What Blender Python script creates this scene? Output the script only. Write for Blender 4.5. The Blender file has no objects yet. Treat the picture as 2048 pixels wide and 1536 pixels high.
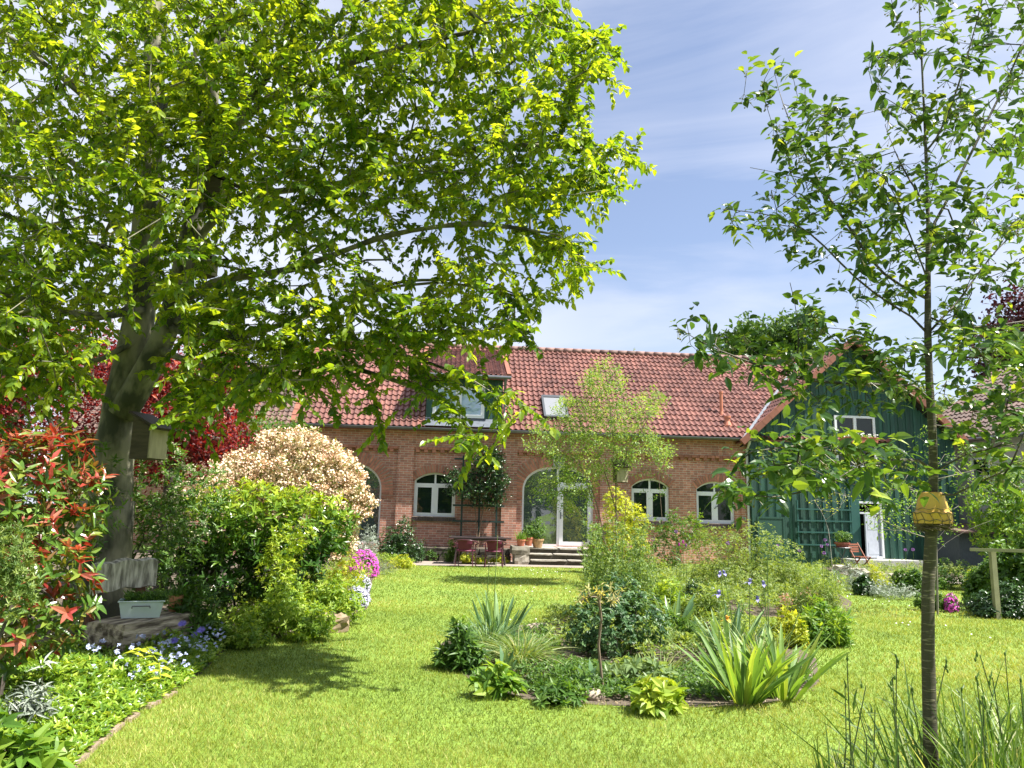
import bpy, math, random
import numpy as np
from mathutils import Vector, Matrix
R_ = math.radians
random.seed(7); RNG = np.random.default_rng(7)
C = bpy.context.scene.collection
# ------------------------------------------------------------------ camera
F_PX = 1500.0
PITCH, ROLL, CAM_H = R_(9.83), R_(1.35), 1.5
CAM = Vector((0, 0, CAM_H))
FWD = Vector((0, math.cos(PITCH), math.sin(PITCH)))
_U0 = Vector((0, -math.sin(PITCH), math.cos(PITCH))); _X = Vector((1, 0, 0))
RGT = _X * math.cos(ROLL) + _U0 * math.sin(ROLL)
UPV = -_X * math.sin(ROLL) + _U0 * math.cos(ROLL)
cam = bpy.data.cameras.new("camera"); camo = bpy.data.objects.new("camera", cam); C.objects.link(camo)
m3 = Matrix((RGT, UPV, -FWD)).transposed()
camo.matrix_world = Matrix.Translation(CAM) @ m3.to_4x4()
cam.sensor_width = 36; cam.lens = 36 * F_PX / 2048; cam.clip_start = 0.05; cam.clip_end = 3000
bpy.context.scene.camera = camo
# ------------------------------------------------------------------ sun and sky
SUN_EL, SUN_AZ = R_(58), R_(76)          # azimuth from -Y (behind the camera) towards +X
SUNV = Vector((math.cos(SUN_EL) * math.sin(SUN_AZ), -math.cos(SUN_EL) * math.cos(SUN_AZ), math.sin(SUN_EL)))
sl = bpy.data.lights.new("sun", 'SUN'); sl.energy = 5.0; sl.angle = R_(0.7); sl.color = (1, .955, .88)
so = bpy.data.objects.new("sun", sl); C.objects.link(so); so.location = (20, -10, 30)
so.rotation_euler = SUNV.to_track_quat('Z', 'Y').to_euler()
W = bpy.data.worlds.new("World"); bpy.context.scene.world = W; W.use_nodes = True
nt = W.node_tree; nt.nodes.clear()
def N(nt, t, **k):
    n = nt.nodes.new(t)
    for a, b in k.items(): setattr(n, a, b)
    return n
wo = N(nt, 'ShaderNodeOutputWorld'); bg = N(nt, 'ShaderNodeBackground')
sky = N(nt, 'ShaderNodeTexSky', sky_type='NISHITA', sun_disc=False, sun_elevation=SUN_EL,
        sun_rotation=math.atan2(SUNV.x, SUNV.y), air_density=1.0, dust_density=1.2, ozone_density=2.0)
tc = N(nt, 'ShaderNodeTexCoord'); mp = N(nt, 'ShaderNodeMapping')
mp.inputs['Scale'].default_value = (.8, .8, 4.2); mp.inputs['Rotation'].default_value = (0.2, 0.62, 0.3)
nz = N(nt, 'ShaderNodeTexNoise'); nz.inputs['Scale'].default_value = 1.9; nz.inputs['Detail'].default_value = 8
nz.inputs['Roughness'].default_value = .55; nz.inputs['Distortion'].default_value = .7
cr = N(nt, 'ShaderNodeMapRange'); cr.inputs['From Min'].default_value = .40; cr.inputs['From Max'].default_value = .66
sep = N(nt, 'ShaderNodeSeparateXYZ')
hz = N(nt, 'ShaderNodeMapRange'); hz.inputs['From Min'].default_value = .55; hz.inputs['From Max'].default_value = .05
hz.inputs['To Min'].default_value = .36; hz.inputs['To Max'].default_value = .72
rt = N(nt, 'ShaderNodeMapRange'); rt.inputs['From Min'].default_value = .22; rt.inputs['From Max'].default_value = .75
rt.inputs['To Min'].default_value = 0; rt.inputs['To Max'].default_value = .75
lf = N(nt, 'ShaderNodeMapRange'); lf.inputs['From Min'].default_value = .10; lf.inputs['From Max'].default_value = -.3
lf.inputs['To Min'].default_value = 0; lf.inputs['To Max'].default_value = .75
mul = N(nt, 'ShaderNodeMath', operation='MULTIPLY'); ad = N(nt, 'ShaderNodeMath', operation='ADD')
ad2 = N(nt, 'ShaderNodeMath', operation='MAXIMUM'); ad3 = N(nt, 'ShaderNodeMath', operation='ADD', use_clamp=True)
mx = N(nt, 'ShaderNodeMix', data_type='RGBA')
L = nt.links.new
L(tc.outputs['Generated'], mp.inputs[0]); L(mp.outputs[0], nz.inputs['Vector']); L(nz.outputs[0], cr.inputs[0])
L(tc.outputs['Generated'], sep.inputs[0]); L(sep.outputs[2], hz.inputs[0]); L(sep.outputs[0], rt.inputs[0]); L(sep.outputs[0], lf.inputs[0])
L(cr.outputs[0], mul.inputs[0]); L(hz.outputs[0], mul.inputs[1])
L(rt.outputs[0], ad2.inputs[0]); L(lf.outputs[0], ad2.inputs[1])
L(mul.outputs[0], ad3.inputs[0]); L(ad2.outputs[0], ad3.inputs[1])
hz2 = N(nt, 'ShaderNodeMapRange'); hz2.inputs['From Min'].default_value = .35; hz2.inputs['From Max'].default_value = .08
hz2.inputs['To Min'].default_value = .12; hz2.inputs['To Max'].default_value = .55
L(sep.outputs[2], hz2.inputs[0])
ad4 = N(nt, 'ShaderNodeMath', operation='MAXIMUM', use_clamp=True)
L(ad3.outputs[0], ad4.inputs[0]); L(hz2.outputs[0], ad4.inputs[1])
L(ad4.outputs[0], mx.inputs[0])
tint = N(nt, 'ShaderNodeMix', data_type='RGBA', blend_type='MULTIPLY'); tint.inputs[0].default_value = 1
tint.inputs[7].default_value = (1.3, 1.26, 1.30, 1)
L(sky.outputs[0], tint.inputs[6]); L(tint.outputs[2], mx.inputs[6])
mx.inputs[7].default_value = (6.3, 6.6, 7.6, 1)
L(mx.outputs[2], bg.inputs[0]); bg.inputs[1].default_value = 0.057; L(bg.outputs[0], wo.inputs[0])
VS = bpy.context.scene.view_settings
VS.view_transform = 'Standard'; VS.look = 'None'; VS.gamma = 1; VS.exposure = 1.45
cy = bpy.context.scene.cycles
cy.max_bounces = 8; cy.diffuse_bounces = 3; cy.glossy_bounces = 3; cy.transmission_bounces = 6; cy.sample_clamp_indirect = 6
# ------------------------------------------------------------------ projection of photo pixels to places
def ray(px, py): return FWD + RGT * ((px - 1024) / F_PX) - UPV * ((py - 768) / F_PX)
def P(px, py, Y):
    d = ray(px, py); return CAM + d * (Y / d.y)
def G(px, py, z=0.0):
    d = ray(px, py); return CAM + d * ((z - CAM_H) / d.z)
_R, _U, _F = np.array(RGT), np.array(UPV), np.array(FWD)
def project(p):
    q = np.asarray(p, float) - np.array(CAM); w = q @ _F
    w = np.where(np.abs(w) < 1e-6, 1e-6, w)
    return 1024 + F_PX * (q @ _R) / w, 768 - F_PX * (q @ _U) / w, w
def inpoly(x, y, poly):
    x = np.asarray(x); y = np.asarray(y); r = np.zeros(x.shape, bool); n = len(poly)
    for i in range(n):
        x0, y0 = poly[i]; x1, y1 = poly[(i + 1) % n]
        if y0 == y1: continue
        c = ((y0 > y) != (y1 > y)) & (x < (x1 - x0) * (y - y0) / (y1 - y0) + x0)
        r ^= c
    return r
# ------------------------------------------------------------------ materials
def newmat(name):
    m = bpy.data.materials.new(name); m.use_nodes = True
    b = m.node_tree.nodes['Principled BSDF']; return m, m.node_tree, b
def pmat(name, col, rough=.6, metal=0, noise=0, nscale=8, col2=None, bump=0, bscale=30, rnd=0, spec=.5, stretch=None, detail=6, sharp=.22):
    m, t, b = newmat(name); l = t.links.new
    b.inputs['Roughness'].default_value = rough; b.inputs['Metallic'].default_value = metal
    b.inputs['Specular IOR Level'].default_value = spec
    b.inputs['Base Color'].default_value = (*col, 1)
    tc = N(t, 'ShaderNodeTexCoord'); vec = tc.outputs['Object']
    if stretch:
        mp = N(t, 'ShaderNodeMapping'); mp.inputs['Scale'].default_value = stretch; l(vec, mp.inputs[0]); vec = mp.outputs[0]
    out = None
    if noise:
        n = N(t, 'ShaderNodeTexNoise'); n.inputs['Scale'].default_value = nscale; n.inputs['Detail'].default_value = detail
        l(vec, n.inputs['Vector'])
        r = N(t, 'ShaderNodeMapRange'); r.inputs['From Min'].default_value = .5 - sharp; r.inputs['From Max'].default_value = .5 + sharp
        l(n.outputs[0], r.inputs[0])
        x = N(t, 'ShaderNodeMix', data_type='RGBA'); l(r.outputs[0], x.inputs[0])
        c2 = col2 or tuple(c * (1 - noise) for c in col)
        x.inputs[6].default_value = (*col, 1); x.inputs[7].default_value = (*c2, 1); out = x.outputs[2]
    if rnd:
        a = N(t, 'ShaderNodeAttribute'); a.attribute_name = 'rnd'
        r = N(t, 'ShaderNodeMapRange'); r.inputs['To Min'].default_value = 1 - rnd; r.inputs['To Max'].default_value = 1 + rnd
        l(a.outputs['Fac'], r.inputs[0])
        x = N(t, 'ShaderNodeMix', data_type='RGBA', blend_type='MULTIPLY'); x.inputs[0].default_value = 1
        if out: l(out, x.inputs[6])
        else: x.inputs[6].default_value = (*col, 1)
        l(r.outputs[0], x.inputs[7]); out = x.outputs[2]
    if out: l(out, b.inputs['Base Color'])
    if bump:
        n = N(t, 'ShaderNodeTexNoise'); n.inputs['Scale'].default_value = bscale; n.inputs['Detail'].default_value = 8
        l(vec, n.inputs['Vector'])
        bp = N(t, 'ShaderNodeBump'); bp.inputs['Strength'].default_value = bump; bp.inputs['Distance'].default_value = .02
        l(n.outputs[0], bp.inputs['Height']); l(bp.outputs[0], b.inputs['Normal'])
    return m
def leafmat(name, cols, trans=.42, rough=.45, tgain=(1.7, 1.5, .6), spec=.4):
    """cols: list of (position, rgb); per-leaf attribute rnd picks the colour; light passes through the leaf"""
    m, t, b = newmat(name); l = t.links.new
    a = N(t, 'ShaderNodeAttribute'); a.attribute_name = 'rnd'
    cr = N(t, 'ShaderNodeValToRGB'); e = cr.color_ramp.elements
    while len(e) < len(cols): e.new(.5)
    for i, (p, c) in enumerate(cols): e[i].position = p; e[i].color = (*c, 1)
    l(a.outputs['Fac'], cr.inputs[0]); l(cr.outputs[0], b.inputs['Base Color'])
    b.inputs['Roughness'].default_value = rough; b.inputs['Specular IOR Level'].default_value = spec
    tr = N(t, 'ShaderNodeBsdfTranslucent'); g = N(t, 'ShaderNodeMix', data_type='RGBA', blend_type='MULTIPLY')
    g.inputs[0].default_value = 1; g.inputs[7].default_value = (*tgain, 1); l(cr.outputs[0], g.inputs[6]); l(g.outputs[2], tr.inputs[0])
    mx = N(t, 'ShaderNodeMixShader'); mx.inputs[0].default_value = trans
    l(b.outputs[0], mx.inputs[1]); l(tr.outputs[0], mx.inputs[2]); l(mx.outputs[0], t.nodes['Material Output'].inputs[0])
    return m
# ------------------------------------------------------------------ geometry collector
class Geo:
    def __init__(s): s.v = []; s.q = []; s.r = []; s.n = 0; s.ng = []; s.ngr = []
    def add(s, v, q, rnd=.5):
        v = np.asarray(v, np.float32).reshape(-1, 3); q = np.asarray(q, np.int32)
        s.v.append(v); s.q.append(q + s.n)
        s.r.append(np.broadcast_to(np.asarray(rnd, np.float32), (len(v),)) if np.ndim(rnd) else np.full(len(v), rnd, np.float32))
        s.n += len(v)
    def poly(s, pts, rnd=.5):
        v = np.asarray([tuple(p) for p in pts], np.float32)
        s.ng.append(list(range(s.n, s.n + len(v)))); s.v.append(v); s.r.append(np.full(len(v), rnd, np.float32)); s.n += len(v)
    def box(s, c, h, rot=None, rnd=.5, taper=1.0):
        """centre c, half sizes h, rot a 3x3 matrix, taper scales the top"""
        x, y, z = h
        k = np.array([[-x, -y, -z], [x, -y, -z], [x, y, -z], [-x, y, -z],
                      [-x * taper, -y * taper, z], [x * taper, -y * taper, z], [x * taper, y * taper, z], [-x * taper, y * taper, z]])
        if rot is not None: k = k @ np.array(rot).T
        s.add(k + np.array(c), [[0, 3, 2, 1], [4, 5, 6, 7], [0, 1, 5, 4], [1, 2, 6, 5], [2, 3, 7, 6], [3, 0, 4, 7]], rnd)
    def bb(s, x0, x1, y0, y1, z0, z1, rnd=.5): s.box(((x0 + x1) / 2, (y0 + y1) / 2, (z0 + z1) / 2), ((x1 - x0) / 2, (y1 - y0) / 2, (z1 - z0) / 2), None, rnd)
    def beam(s, a, b, w, h, up=(0, 0, 1), rnd=.5):
        a, b = Vector(a), Vector(b); d = (b - a); L_ = d.length; d.normalize()
        sx = d.cross(Vector(up)); sx.normalize(); sz = sx.cross(d)
        s.box((a + b) / 2, (w / 2, L_ / 2, h / 2), np.array([sx, d, sz]).T, rnd)
    def tube(s, pts, rad, k=6, rnd=.5, cap=True):
        pts = [Vector(p) for p in pts]; n = len(pts)
        if np.ndim(rad) == 0: rad = [rad] * n
        ref = Vector((.31, .17, .93)); V = []
        t0 = None
        for i in range(n):
            t = (pts[min(i + 1, n - 1)] - pts[max(i - 1, 0)])
            if t.length < 1e-9: t = Vector((0, 0, 1))
            t.normalize()
            if t0 is None:
                if abs(t.dot(ref)) > .9: ref = Vector((1, 0, 0))
                a = (ref - t * ref.dot(t)).normalized()
            else:
                a = (a - t * a.dot(t))
                a = a.normalized() if a.length > 1e-6 else t.orthogonal().normalized()
            t0 = t; b = t.cross(a)
            for j in range(k):
                g = 2 * math.pi * j / k; V.append(pts[i] + (a * math.cos(g) + b * math.sin(g)) * rad[i])
        Q = [[i * k + j, i * k + (j + 1) % k, (i + 1) * k + (j + 1) % k, (i + 1) * k + j] for i in range(n - 1) for j in range(k)]
        if cap:
            base = len(V); V.append(pts[0]); V.append(pts[-1])
            for j in range(0, k): Q.append([base, (j + 1) % k, j, j]); Q.append([base + 1, (n - 1) * k + j, (n - 1) * k + (j + 1) % k, (n - 1) * k + (j + 1) % k])
        s.add([tuple(v) for v in V], Q, rnd)
    def lathe(s, c, prof, k=20, rnd=.5):
        """prof: list of (r, z)"""
        V = [(c[0] + r * math.cos(2 * math.pi * j / k), c[1] + r * math.sin(2 * math.pi * j / k), c[2] + z) for r, z in prof for j in range(k)]
        Q = [[i * k + j, i * k + (j + 1) % k, (i + 1) * k + (j + 1) % k, (i + 1) * k + j] for i in range(len(prof) - 1) for j in range(k)]
        s.add(V, Q, rnd)
    def ball(s, c, r, k=8, sq=(1, 1, 1), rnd=.5, jit=0):
        prof = [(math.sin(math.pi * i / k), -math.cos(math.pi * i / k)) for i in range(k + 1)]
        V = []
        for rr, z in prof:
            for j in range(k * 2):
                g = math.pi * j / k; f = 1 + jit * (random.random() - .5) if 0 < rr else 1
                V.append((c[0] + r * sq[0] * rr * math.cos(g) * f, c[1] + r * sq[1] * rr * math.sin(g) * f, c[2] + r * sq[2] * z * f))
        kk = 2 * k
        s.add(V, [[i * kk + j, i * kk + (j + 1) % kk, (i + 1) * kk + (j + 1) % kk, (i + 1) * kk + j] for i in range(k) for j in range(kk)], rnd)
    def build(s, name, mat, parent=None, local=False, smooth=False, loc=None):
        me = bpy.data.meshes.new(name); v = np.concatenate(s.v) if s.v else np.zeros((0, 3), np.float32)
        off = np.zeros(3)
        if parent is not None and not local: off = OFF.get(parent.name, np.zeros(3))
        if loc is not None: off = np.array(loc, float)
        v = v - off.astype(np.float32)
        q = np.concatenate([a.reshape(-1, a.shape[-1]) for a in s.q if a.shape[-1] == 4]) if any(a.shape[-1] == 4 for a in s.q) else np.zeros((0, 4), np.int32)
        t3 = [a for a in s.q if a.shape[-1] == 3]; t3 = np.concatenate(t3) if t3 else np.zeros((0, 3), np.int32)
        if len(q):                                              # degenerate quads become triangles
            dg = q[:, 2] == q[:, 3]
            t3 = np.concatenate([t3, q[dg][:, :3]]); q = q[~dg]
        loops = np.concatenate([q.ravel(), t3.ravel()] + [np.array(p, np.int32) for p in s.ng]) if s.n else []
        tot = np.concatenate([np.full(len(q), 4), np.full(len(t3), 3), np.array([len(p) for p in s.ng], int)]).astype(np.int32)
        st = np.concatenate([[0], np.cumsum(tot)[:-1]]).astype(np.int32)
        me.vertices.add(len(v)); me.vertices.foreach_set('co', v.ravel())
        me.loops.add(len(loops)); me.loops.foreach_set('vertex_index', np.asarray(loops, np.int32))
        me.polygons.add(len(tot)); me.polygons.foreach_set('loop_start', st); me.polygons.foreach_set('loop_total', tot)
        me.polygons.foreach_set('use_smooth', np.full(len(tot), smooth, bool))
        at = me.attributes.new('rnd', 'FLOAT', 'POINT'); at.data.foreach_set('value', np.concatenate(s.r))
        me.update(calc_edges=True); me.validate()
        me.materials.append(mat)
        o = bpy.data.objects.new(name, me); C.objects.link(o)
        if parent is not None:
            o.parent = parent; OFF[o.name] = off if loc is None else OFF.get(parent.name, np.zeros(3))
        else:
            o.location = off; OFF[o.name] = off
        return o
OFF = {}
def tag(o, label=None, cat=None, group=None, kind=None):
    if label: o['label'] = label
    if cat: o['category'] = cat
    if group: o['group'] = group
    if kind: o['kind'] = kind
    return o
def thing(name, label, cat, loc=(0, 0, 0), rz=0, group=None):
    o = bpy.data.objects.new(name, None); C.objects.link(o); o.location = loc; o.rotation_euler = (0, 0, rz)
    o.empty_display_size = .2; OFF[o.name] = np.array(loc, float)
    return tag(o, label, cat, group)
def dup(root, loc, rz=0, label=None, group=None, scale=None):
    r = root.copy(); C.objects.link(r); r.location = loc; r.rotation_euler = (0, 0, rz)
    if scale: r.scale = (scale,) * 3
    if label: r['label'] = label
    if group: r['group'] = group
    for ch in list(root.children):
        c = ch.copy(); C.objects.link(c); c.parent = r
        for g in ch.children:
            d = g.copy(); C.objects.link(d); d.parent = c
    return r
# ------------------------------------------------------------------ leaves, twigs, shrubs
def nrmz(a):
    return a / np.maximum(np.linalg.norm(a, axis=-1, keepdims=True), 1e-9)
OVATE = [(0, .04), (.28, .42), (.62, .40), (.85, .2), (1, .01)]
LANCE = [(0, .06), (.35, .5), (.75, .3), (1, .01)]
SMALL = [(0, .1), (.5, .5), (1, .02)]
STRAP = [(0, .38), (.25, .5), (.5, .46), (.72, .36), (.88, .2), (1, .01)]
def leaves(geo, pos, d, n, L_, W_, prof=OVATE, fold=.18, curl=.15, rnd=None, grav=0.0):
    """one bent, folded leaf per row of pos; d along the leaf, n its upper side"""
    pos = np.asarray(pos, float); M = len(pos)
    if M == 0: return
    d = nrmz(np.asarray(d, float)); n = np.asarray(n, float); n = n - d * (n * d).sum(1, keepdims=True); n = nrmz(n)
    s = np.cross(d, n); L_ = np.broadcast_to(L_, (M,))[:, None]; W_ = np.broadcast_to(W_, (M,))[:, None]
    curl = np.broadcast_to(curl, (M,))[:, None]; grav = np.broadcast_to(grav, (M,))[:, None]
    K = len(prof); V = np.zeros((M, K, 3, 3))
    for i, (t, w) in enumerate(prof):
        c = pos + d * L_ * t - n * (L_ * curl * t * t); c[:, 2:3] -= L_ * grav * t * t
        V[:, i, 1] = c
        V[:, i, 0] = c - s * W_ * w + n * (W_ * w * fold * 2)
        V[:, i, 2] = c + s * W_ * w + n * (W_ * w * fold * 2)
    q = []
    for i in range(K - 1):
        a = i * 3
        q += [[a, a + 1, a + 4, a + 3], [a + 1, a + 2, a + 5, a + 4]]
    Q = (np.array(q)[None] + (np.arange(M) * K * 3)[:, None, None]).reshape(-1, 4)
    if rnd is None: rnd = RNG.random(M)
    geo.add(V.reshape(-1, 3), Q, np.repeat(np.broadcast_to(rnd, (M,)), K * 3))
def rv(n, s=1.0): return RNG.normal(0, s, (n, 3))
def perp(a, b):
    """unit vectors perpendicular to a, close to b"""
    c = b - a * (a * b).sum(1, keepdims=True); return nrmz(c)
def rosettes(geo, pts, axes, k, L_, W_, spread=1.0, prof=LANCE, rnd=None, lj=.25, fold=.2, curl=.2):
    pts = np.asarray(pts); axes = nrmz(np.asarray(axes, float)); M = len(pts)
    pp = np.repeat(pts, k, 0); aa = np.repeat(axes, k, 0)
    ph = RNG.random(M)[:, None] * 6.28 + np.arange(k)[None] * (2.4); ph = ph.ravel()[:, None]
    e1 = perp(aa, np.tile([[.3, .5, .8]], (M * k, 1)) + rv(M * k, .01)); e2 = np.cross(aa, e1)
    side = e1 * np.cos(ph) + e2 * np.sin(ph)
    sp = spread * (.75 + .5 * RNG.random((M * k, 1)))
    d = nrmz(aa * np.cos(sp) + side * np.sin(sp) + rv(M * k, .17)); n = aa - side * .35
    if rnd is not None: rnd = np.clip(np.repeat(rnd, k) + RNG.normal(0, .09, M * k), 0, 1)
    leaves(geo, pp + aa * (RNG.random((M * k, 1)) * .65 * np.mean(L_)), d, n, L_ * (1 - lj + 2 * lj * RNG.random(M * k)), W_ * (1 - lj + 2 * lj * RNG.random(M * k)), prof, fold, curl, rnd)
def lobe_points(n, lobes, shell=.5, zmin=.02, keep=.72):
    """points spread through a union of balls/ellipsoids [(x,y,z,rx,ry,rz)]; more of them near the outside"""
    lobes = np.array(lobes, float); w = (lobes[:, 3] * lobes[:, 4] * lobes[:, 5]) ** (2 / 3); w /= w.sum()
    P_, O_ = [], []; got = 0
    while got < n:
        m = n * 2; i = RNG.choice(len(lobes), m, p=w); o = nrmz(rv(m))
        r = (shell + (1 - shell) * RNG.random(m) ** .5)[:, None]
        r = r * (1 + .10 * np.sin(o[:, :1] * 7 + i[:, None]) * np.cos(o[:, 1:2] * 9 - i[:, None]))
        p = lobes[i, :3] + o * r * lobes[i, 3:6]
        q = np.min([np.where(i == j, 9, (((p - lobes[j, :3]) / lobes[j, 3:6]) ** 2).sum(1)) for j in range(len(lobes))], 0)
        ok = (p[:, 2] > zmin) & (q > keep ** 2 * shell)
        P_.append(p[ok]); O_.append(o[ok]); got += ok.sum()
    return np.concatenate(P_)[:n], np.concatenate(O_)[:n]
def grow(skel, targets, step=.35, penal=0.0, jitter=.05, lift=0.0):
    """skel: list of polylines (each starting on an earlier one); targets get joined one by one to the nearest limb.
    returns node positions, parents, index of the node at each target"""
    pos = []; par = []
    for line in skel:
        line = [Vector(p) for p in line]; prev = -1
        if pos:
            dd = np.linalg.norm(np.array(pos) - np.array(line[0]), axis=1); prev = int(dd.argmin())
        dens = [line[0]]
        for a, b in zip(line, line[1:]):
            k = max(1, int((b - a).length / step))
            for j in range(1, k + 1): dens.append(a.lerp(b, j / k))
        if len(dens) > 4:                                       # smooth
            for _ in range(2): dens = [dens[0]] + [(dens[i - 1] + dens[i] * 2 + dens[i + 1]) / 4 for i in range(1, len(dens) - 1)] + [dens[-1]]
        start = 1 if prev >= 0 else 0
        for p in dens[start:]:
            pos.append(tuple(p)); par.append(prev); prev = len(pos) - 1
    P_ = np.zeros((len(pos) + len(targets) * 14 + 10, 3)); P_[:len(pos)] = pos; n = len(pos)
    T = np.asarray(targets, float)
    d0 = np.array([np.linalg.norm(P_[:n] - t, axis=1).min() for t in T]); order = np.argsort(d0); tips = np.zeros(len(T), int)
    for ti in order:
        t = T[ti]; dv = t - P_[:n]; dist = np.linalg.norm(dv, axis=1)
        j = int((dist + penal * np.maximum(0, -dv[:, 2])).argmin()); D = dist[j]
        k = max(1, min(12, int(round(D / step)))); a = P_[j].copy()
        if par[j] >= 0: pd = nrmz((a - P_[par[j]])[None])[0]
        else: pd = np.array([0, 0, 1.])
        c1 = a + pd * D * .35 + np.array([0, 0, lift * D]); prev = j
        if n + k >= len(P_): P_ = np.concatenate([P_, np.zeros((len(P_), 3))])
        for s_ in range(1, k + 1):
            u = s_ / k; q = a * (1 - u) ** 2 + c1 * 2 * u * (1 - u) + t * u * u
            if s_ < k: q = q + RNG.normal(0, jitter * D * .3, 3)
            P_[n] = q; par.append(prev); prev = n; n += 1
        tips[ti] = prev
    return P_[:n], np.array(par), tips
def limbs(geo, pos, par, rtip=.004, expo=2.3, rmin_draw=0.0, k=5, rmax=None, kbig=10, scale=1.0):
    n = len(pos); acc = np.zeros(n); ch = [[] for _ in range(n)]
    for i in range(n):
        if par[i] >= 0: ch[par[i]].append(i)
    for i in range(n - 1, -1, -1):
        if not ch[i]: acc[i] += rtip ** expo
        acc[i] += 1e-9
        if par[i] >= 0: acc[par[i]] += acc[i]
    rad = acc ** (1 / expo) * scale
    if rmax: rad = np.minimum(rad, rmax)
    seen = np.zeros(n, bool)
    roots = [i for i in range(n) if par[i] < 0]; stack = [(r, None) for r in roots]
    while stack:
        i, p = stack.pop(); line = [i] if p is None else [p, i]
        while ch[i]:
            c = sorted(ch[i], key=lambda c_: -rad[c_])
            for o in c[1:]: stack.append((o, i))
            i = c[0]; line.append(i)
        rr = [rad[x] for x in line]
        if p is not None: rr[0] = min(rr[0], rr[1] * 1.25)
        if max(rr) < rmin_draw: continue
        geo.tube([pos[x] for x in line], rr, kbig if max(rr) > .04 else (k if max(rr) > .012 else 3), cap=False)
    return rad
# ================================================================== THE BRICK HOUSE (its own frame: u along the wall, v away from the camera)
YAW = R_(4.6); HO = Vector((0, 25, 0)); UD = Vector((math.cos(YAW), math.sin(YAW), 0)); VD = Vector((-math.sin(YAW), math.cos(YAW), 0))
def HW(px, py, v=0.0):
    d = ray(px, py); o = HO + VD * v; t = (o - CAM).dot(VD) / d.dot(VD); p = CAM + d * t - HO
    return p.dot(UD), p.z
def HX(u, v, z): return HO + UD * u + VD * v + Vector((0, 0, z))
def brickmat(name, c1, c2, mortar, bw=.25, rh=.0775, vert=False):
    m, t, b = newmat(name); l = t.links.new
    tc = N(t, 'ShaderNodeTexCoord'); s = N(t, 'ShaderNodeSeparateXYZ'); c = N(t, 'ShaderNodeCombineXYZ'); a = N(t, 'ShaderNodeMath', operation='ADD')
    l(tc.outputs['Object'], s.inputs[0]); l(s.outputs[0], a.inputs[0]); l(s.outputs[1], a.inputs[1]); l(a.outputs[0], c.inputs[0]); l(s.outputs[2], c.inputs[1])
    br = N(t, 'ShaderNodeTexBrick'); br.inputs['Scale'].default_value = 1; br.inputs['Brick Width'].default_value = bw; br.inputs['Row Height'].default_value = rh
    br.inputs['Mortar Size'].default_value = .0085; br.inputs['Mortar Smooth'].default_value = .2; br.inputs['Bias'].default_value = -.1
    br.inputs['Color1'].default_value = (*c1, 1); br.inputs['Color2'].default_value = (*c2, 1); br.inputs['Mortar'].default_value = (*mortar, 1)
    l(c.outputs[0], br.inputs['Vector'])
    # every brick its own tone
    fl = N(t, 'ShaderNodeVectorMath', operation='SNAP'); fl.inputs[1].default_value = (bw / 2, rh, 1); l(c.outputs[0], fl.inputs[0])
    wn = N(t, 'ShaderNodeTexWhiteNoise', noise_dimensions='2D'); l(fl.outputs[0], wn.inputs['Vector'])
    r1 = N(t, 'ShaderNodeMapRange'); r1.inputs['To Min'].default_value = .78; r1.inputs['To Max'].default_value = 1.2; l(wn.outputs[0], r1.inputs[0])
    n1 = N(t, 'ShaderNodeTexNoise'); n1.inputs['Scale'].default_value = .55; n1.inputs['Detail'].default_value = 6; l(tc.outputs['Object'], n1.inputs['Vector'])
    r2 = N(t, 'ShaderNodeMapRange'); r2.inputs['From Min'].default_value = .35; r2.inputs['From Max'].default_value = .65
    r2.inputs['To Min'].default_value = .8; r2.inputs['To Max'].default_value = 1.15; l(n1.outputs[0], r2.inputs[0])
    mu = N(t, 'ShaderNodeMath', operation='MULTIPLY'); l(r1.outputs[0], mu.inputs[0]); l(r2.outputs[0], mu.inputs[1])
    x = N(t, 'ShaderNodeMix', data_type='RGBA', blend_type='MULTIPLY'); x.inputs[0].default_value = 1; l(br.outputs['Color'], x.inputs[6]); l(mu.outputs[0], x.inputs[7])
    n2 = N(t, 'ShaderNodeTexNoise'); n2.inputs['Scale'].default_value = 25; n2.inputs['Detail'].default_value = 5; l(tc.outputs['Object'], n2.inputs['Vector'])
    r3 = N(t, 'ShaderNodeMapRange'); r3.inputs['To Min'].default_value = .8; r3.inputs['To Max'].default_value = 1.2; l(n2.outputs[0], r3.inputs[0])
    y = N(t, 'ShaderNodeMix', data_type='RGBA', blend_type='MULTIPLY'); y.inputs[0].default_value = 1; l(x.outputs[2], y.inputs[6]); l(r3.outputs[0], y.inputs[7])
    l(y.outputs[2], b.inputs['Base Color']); b.inputs['Roughness'].default_value = .85
    bp = N(t, 'ShaderNodeBump', invert=True); bp.inputs['Strength'].default_value = .8; bp.inputs['Distance'].default_value = .008; l(br.outputs['Fac'], bp.inputs['Height']); l(bp.outputs[0], b.inputs['Normal'])
    return m
M_BRICK = brickmat("brick_masonry", (.45, .20, .135), (.33, .145, .10), (.50, .41, .34))
M_ARCH = pmat("brick_arch", (.43, .185, .12), .85, rnd=.28, noise=.25, nscale=20)
M_MORT = pmat("mortar", (.40, .31, .24), .9, noise=.3)
M_SILL = pmat("dark_sill_brick", (.055, .035, .04), .35, rnd=.3)
M_WHITE = pmat("white_frame", (.72, .74, .77), .35, noise=.05, nscale=3)
M_STONE = pmat("pale_stone", (.46, .46, .44), .9, noise=.4, nscale=9, bump=.3)
M_ZINC = pmat("zinc", (.17, .18, .19), .42, metal=.6, noise=.3, nscale=3)
M_LEAD = pmat("lead_flashing", (.15, .17, .20), .5, metal=.3, noise=.3)
M_GREEN = pmat("green_boards", (.024, .088, .062), .6, noise=.55, nscale=5, col2=(.013, .052, .038), rnd=.28, bump=.25, bscale=14, stretch=(3, 3, .35))
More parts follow.
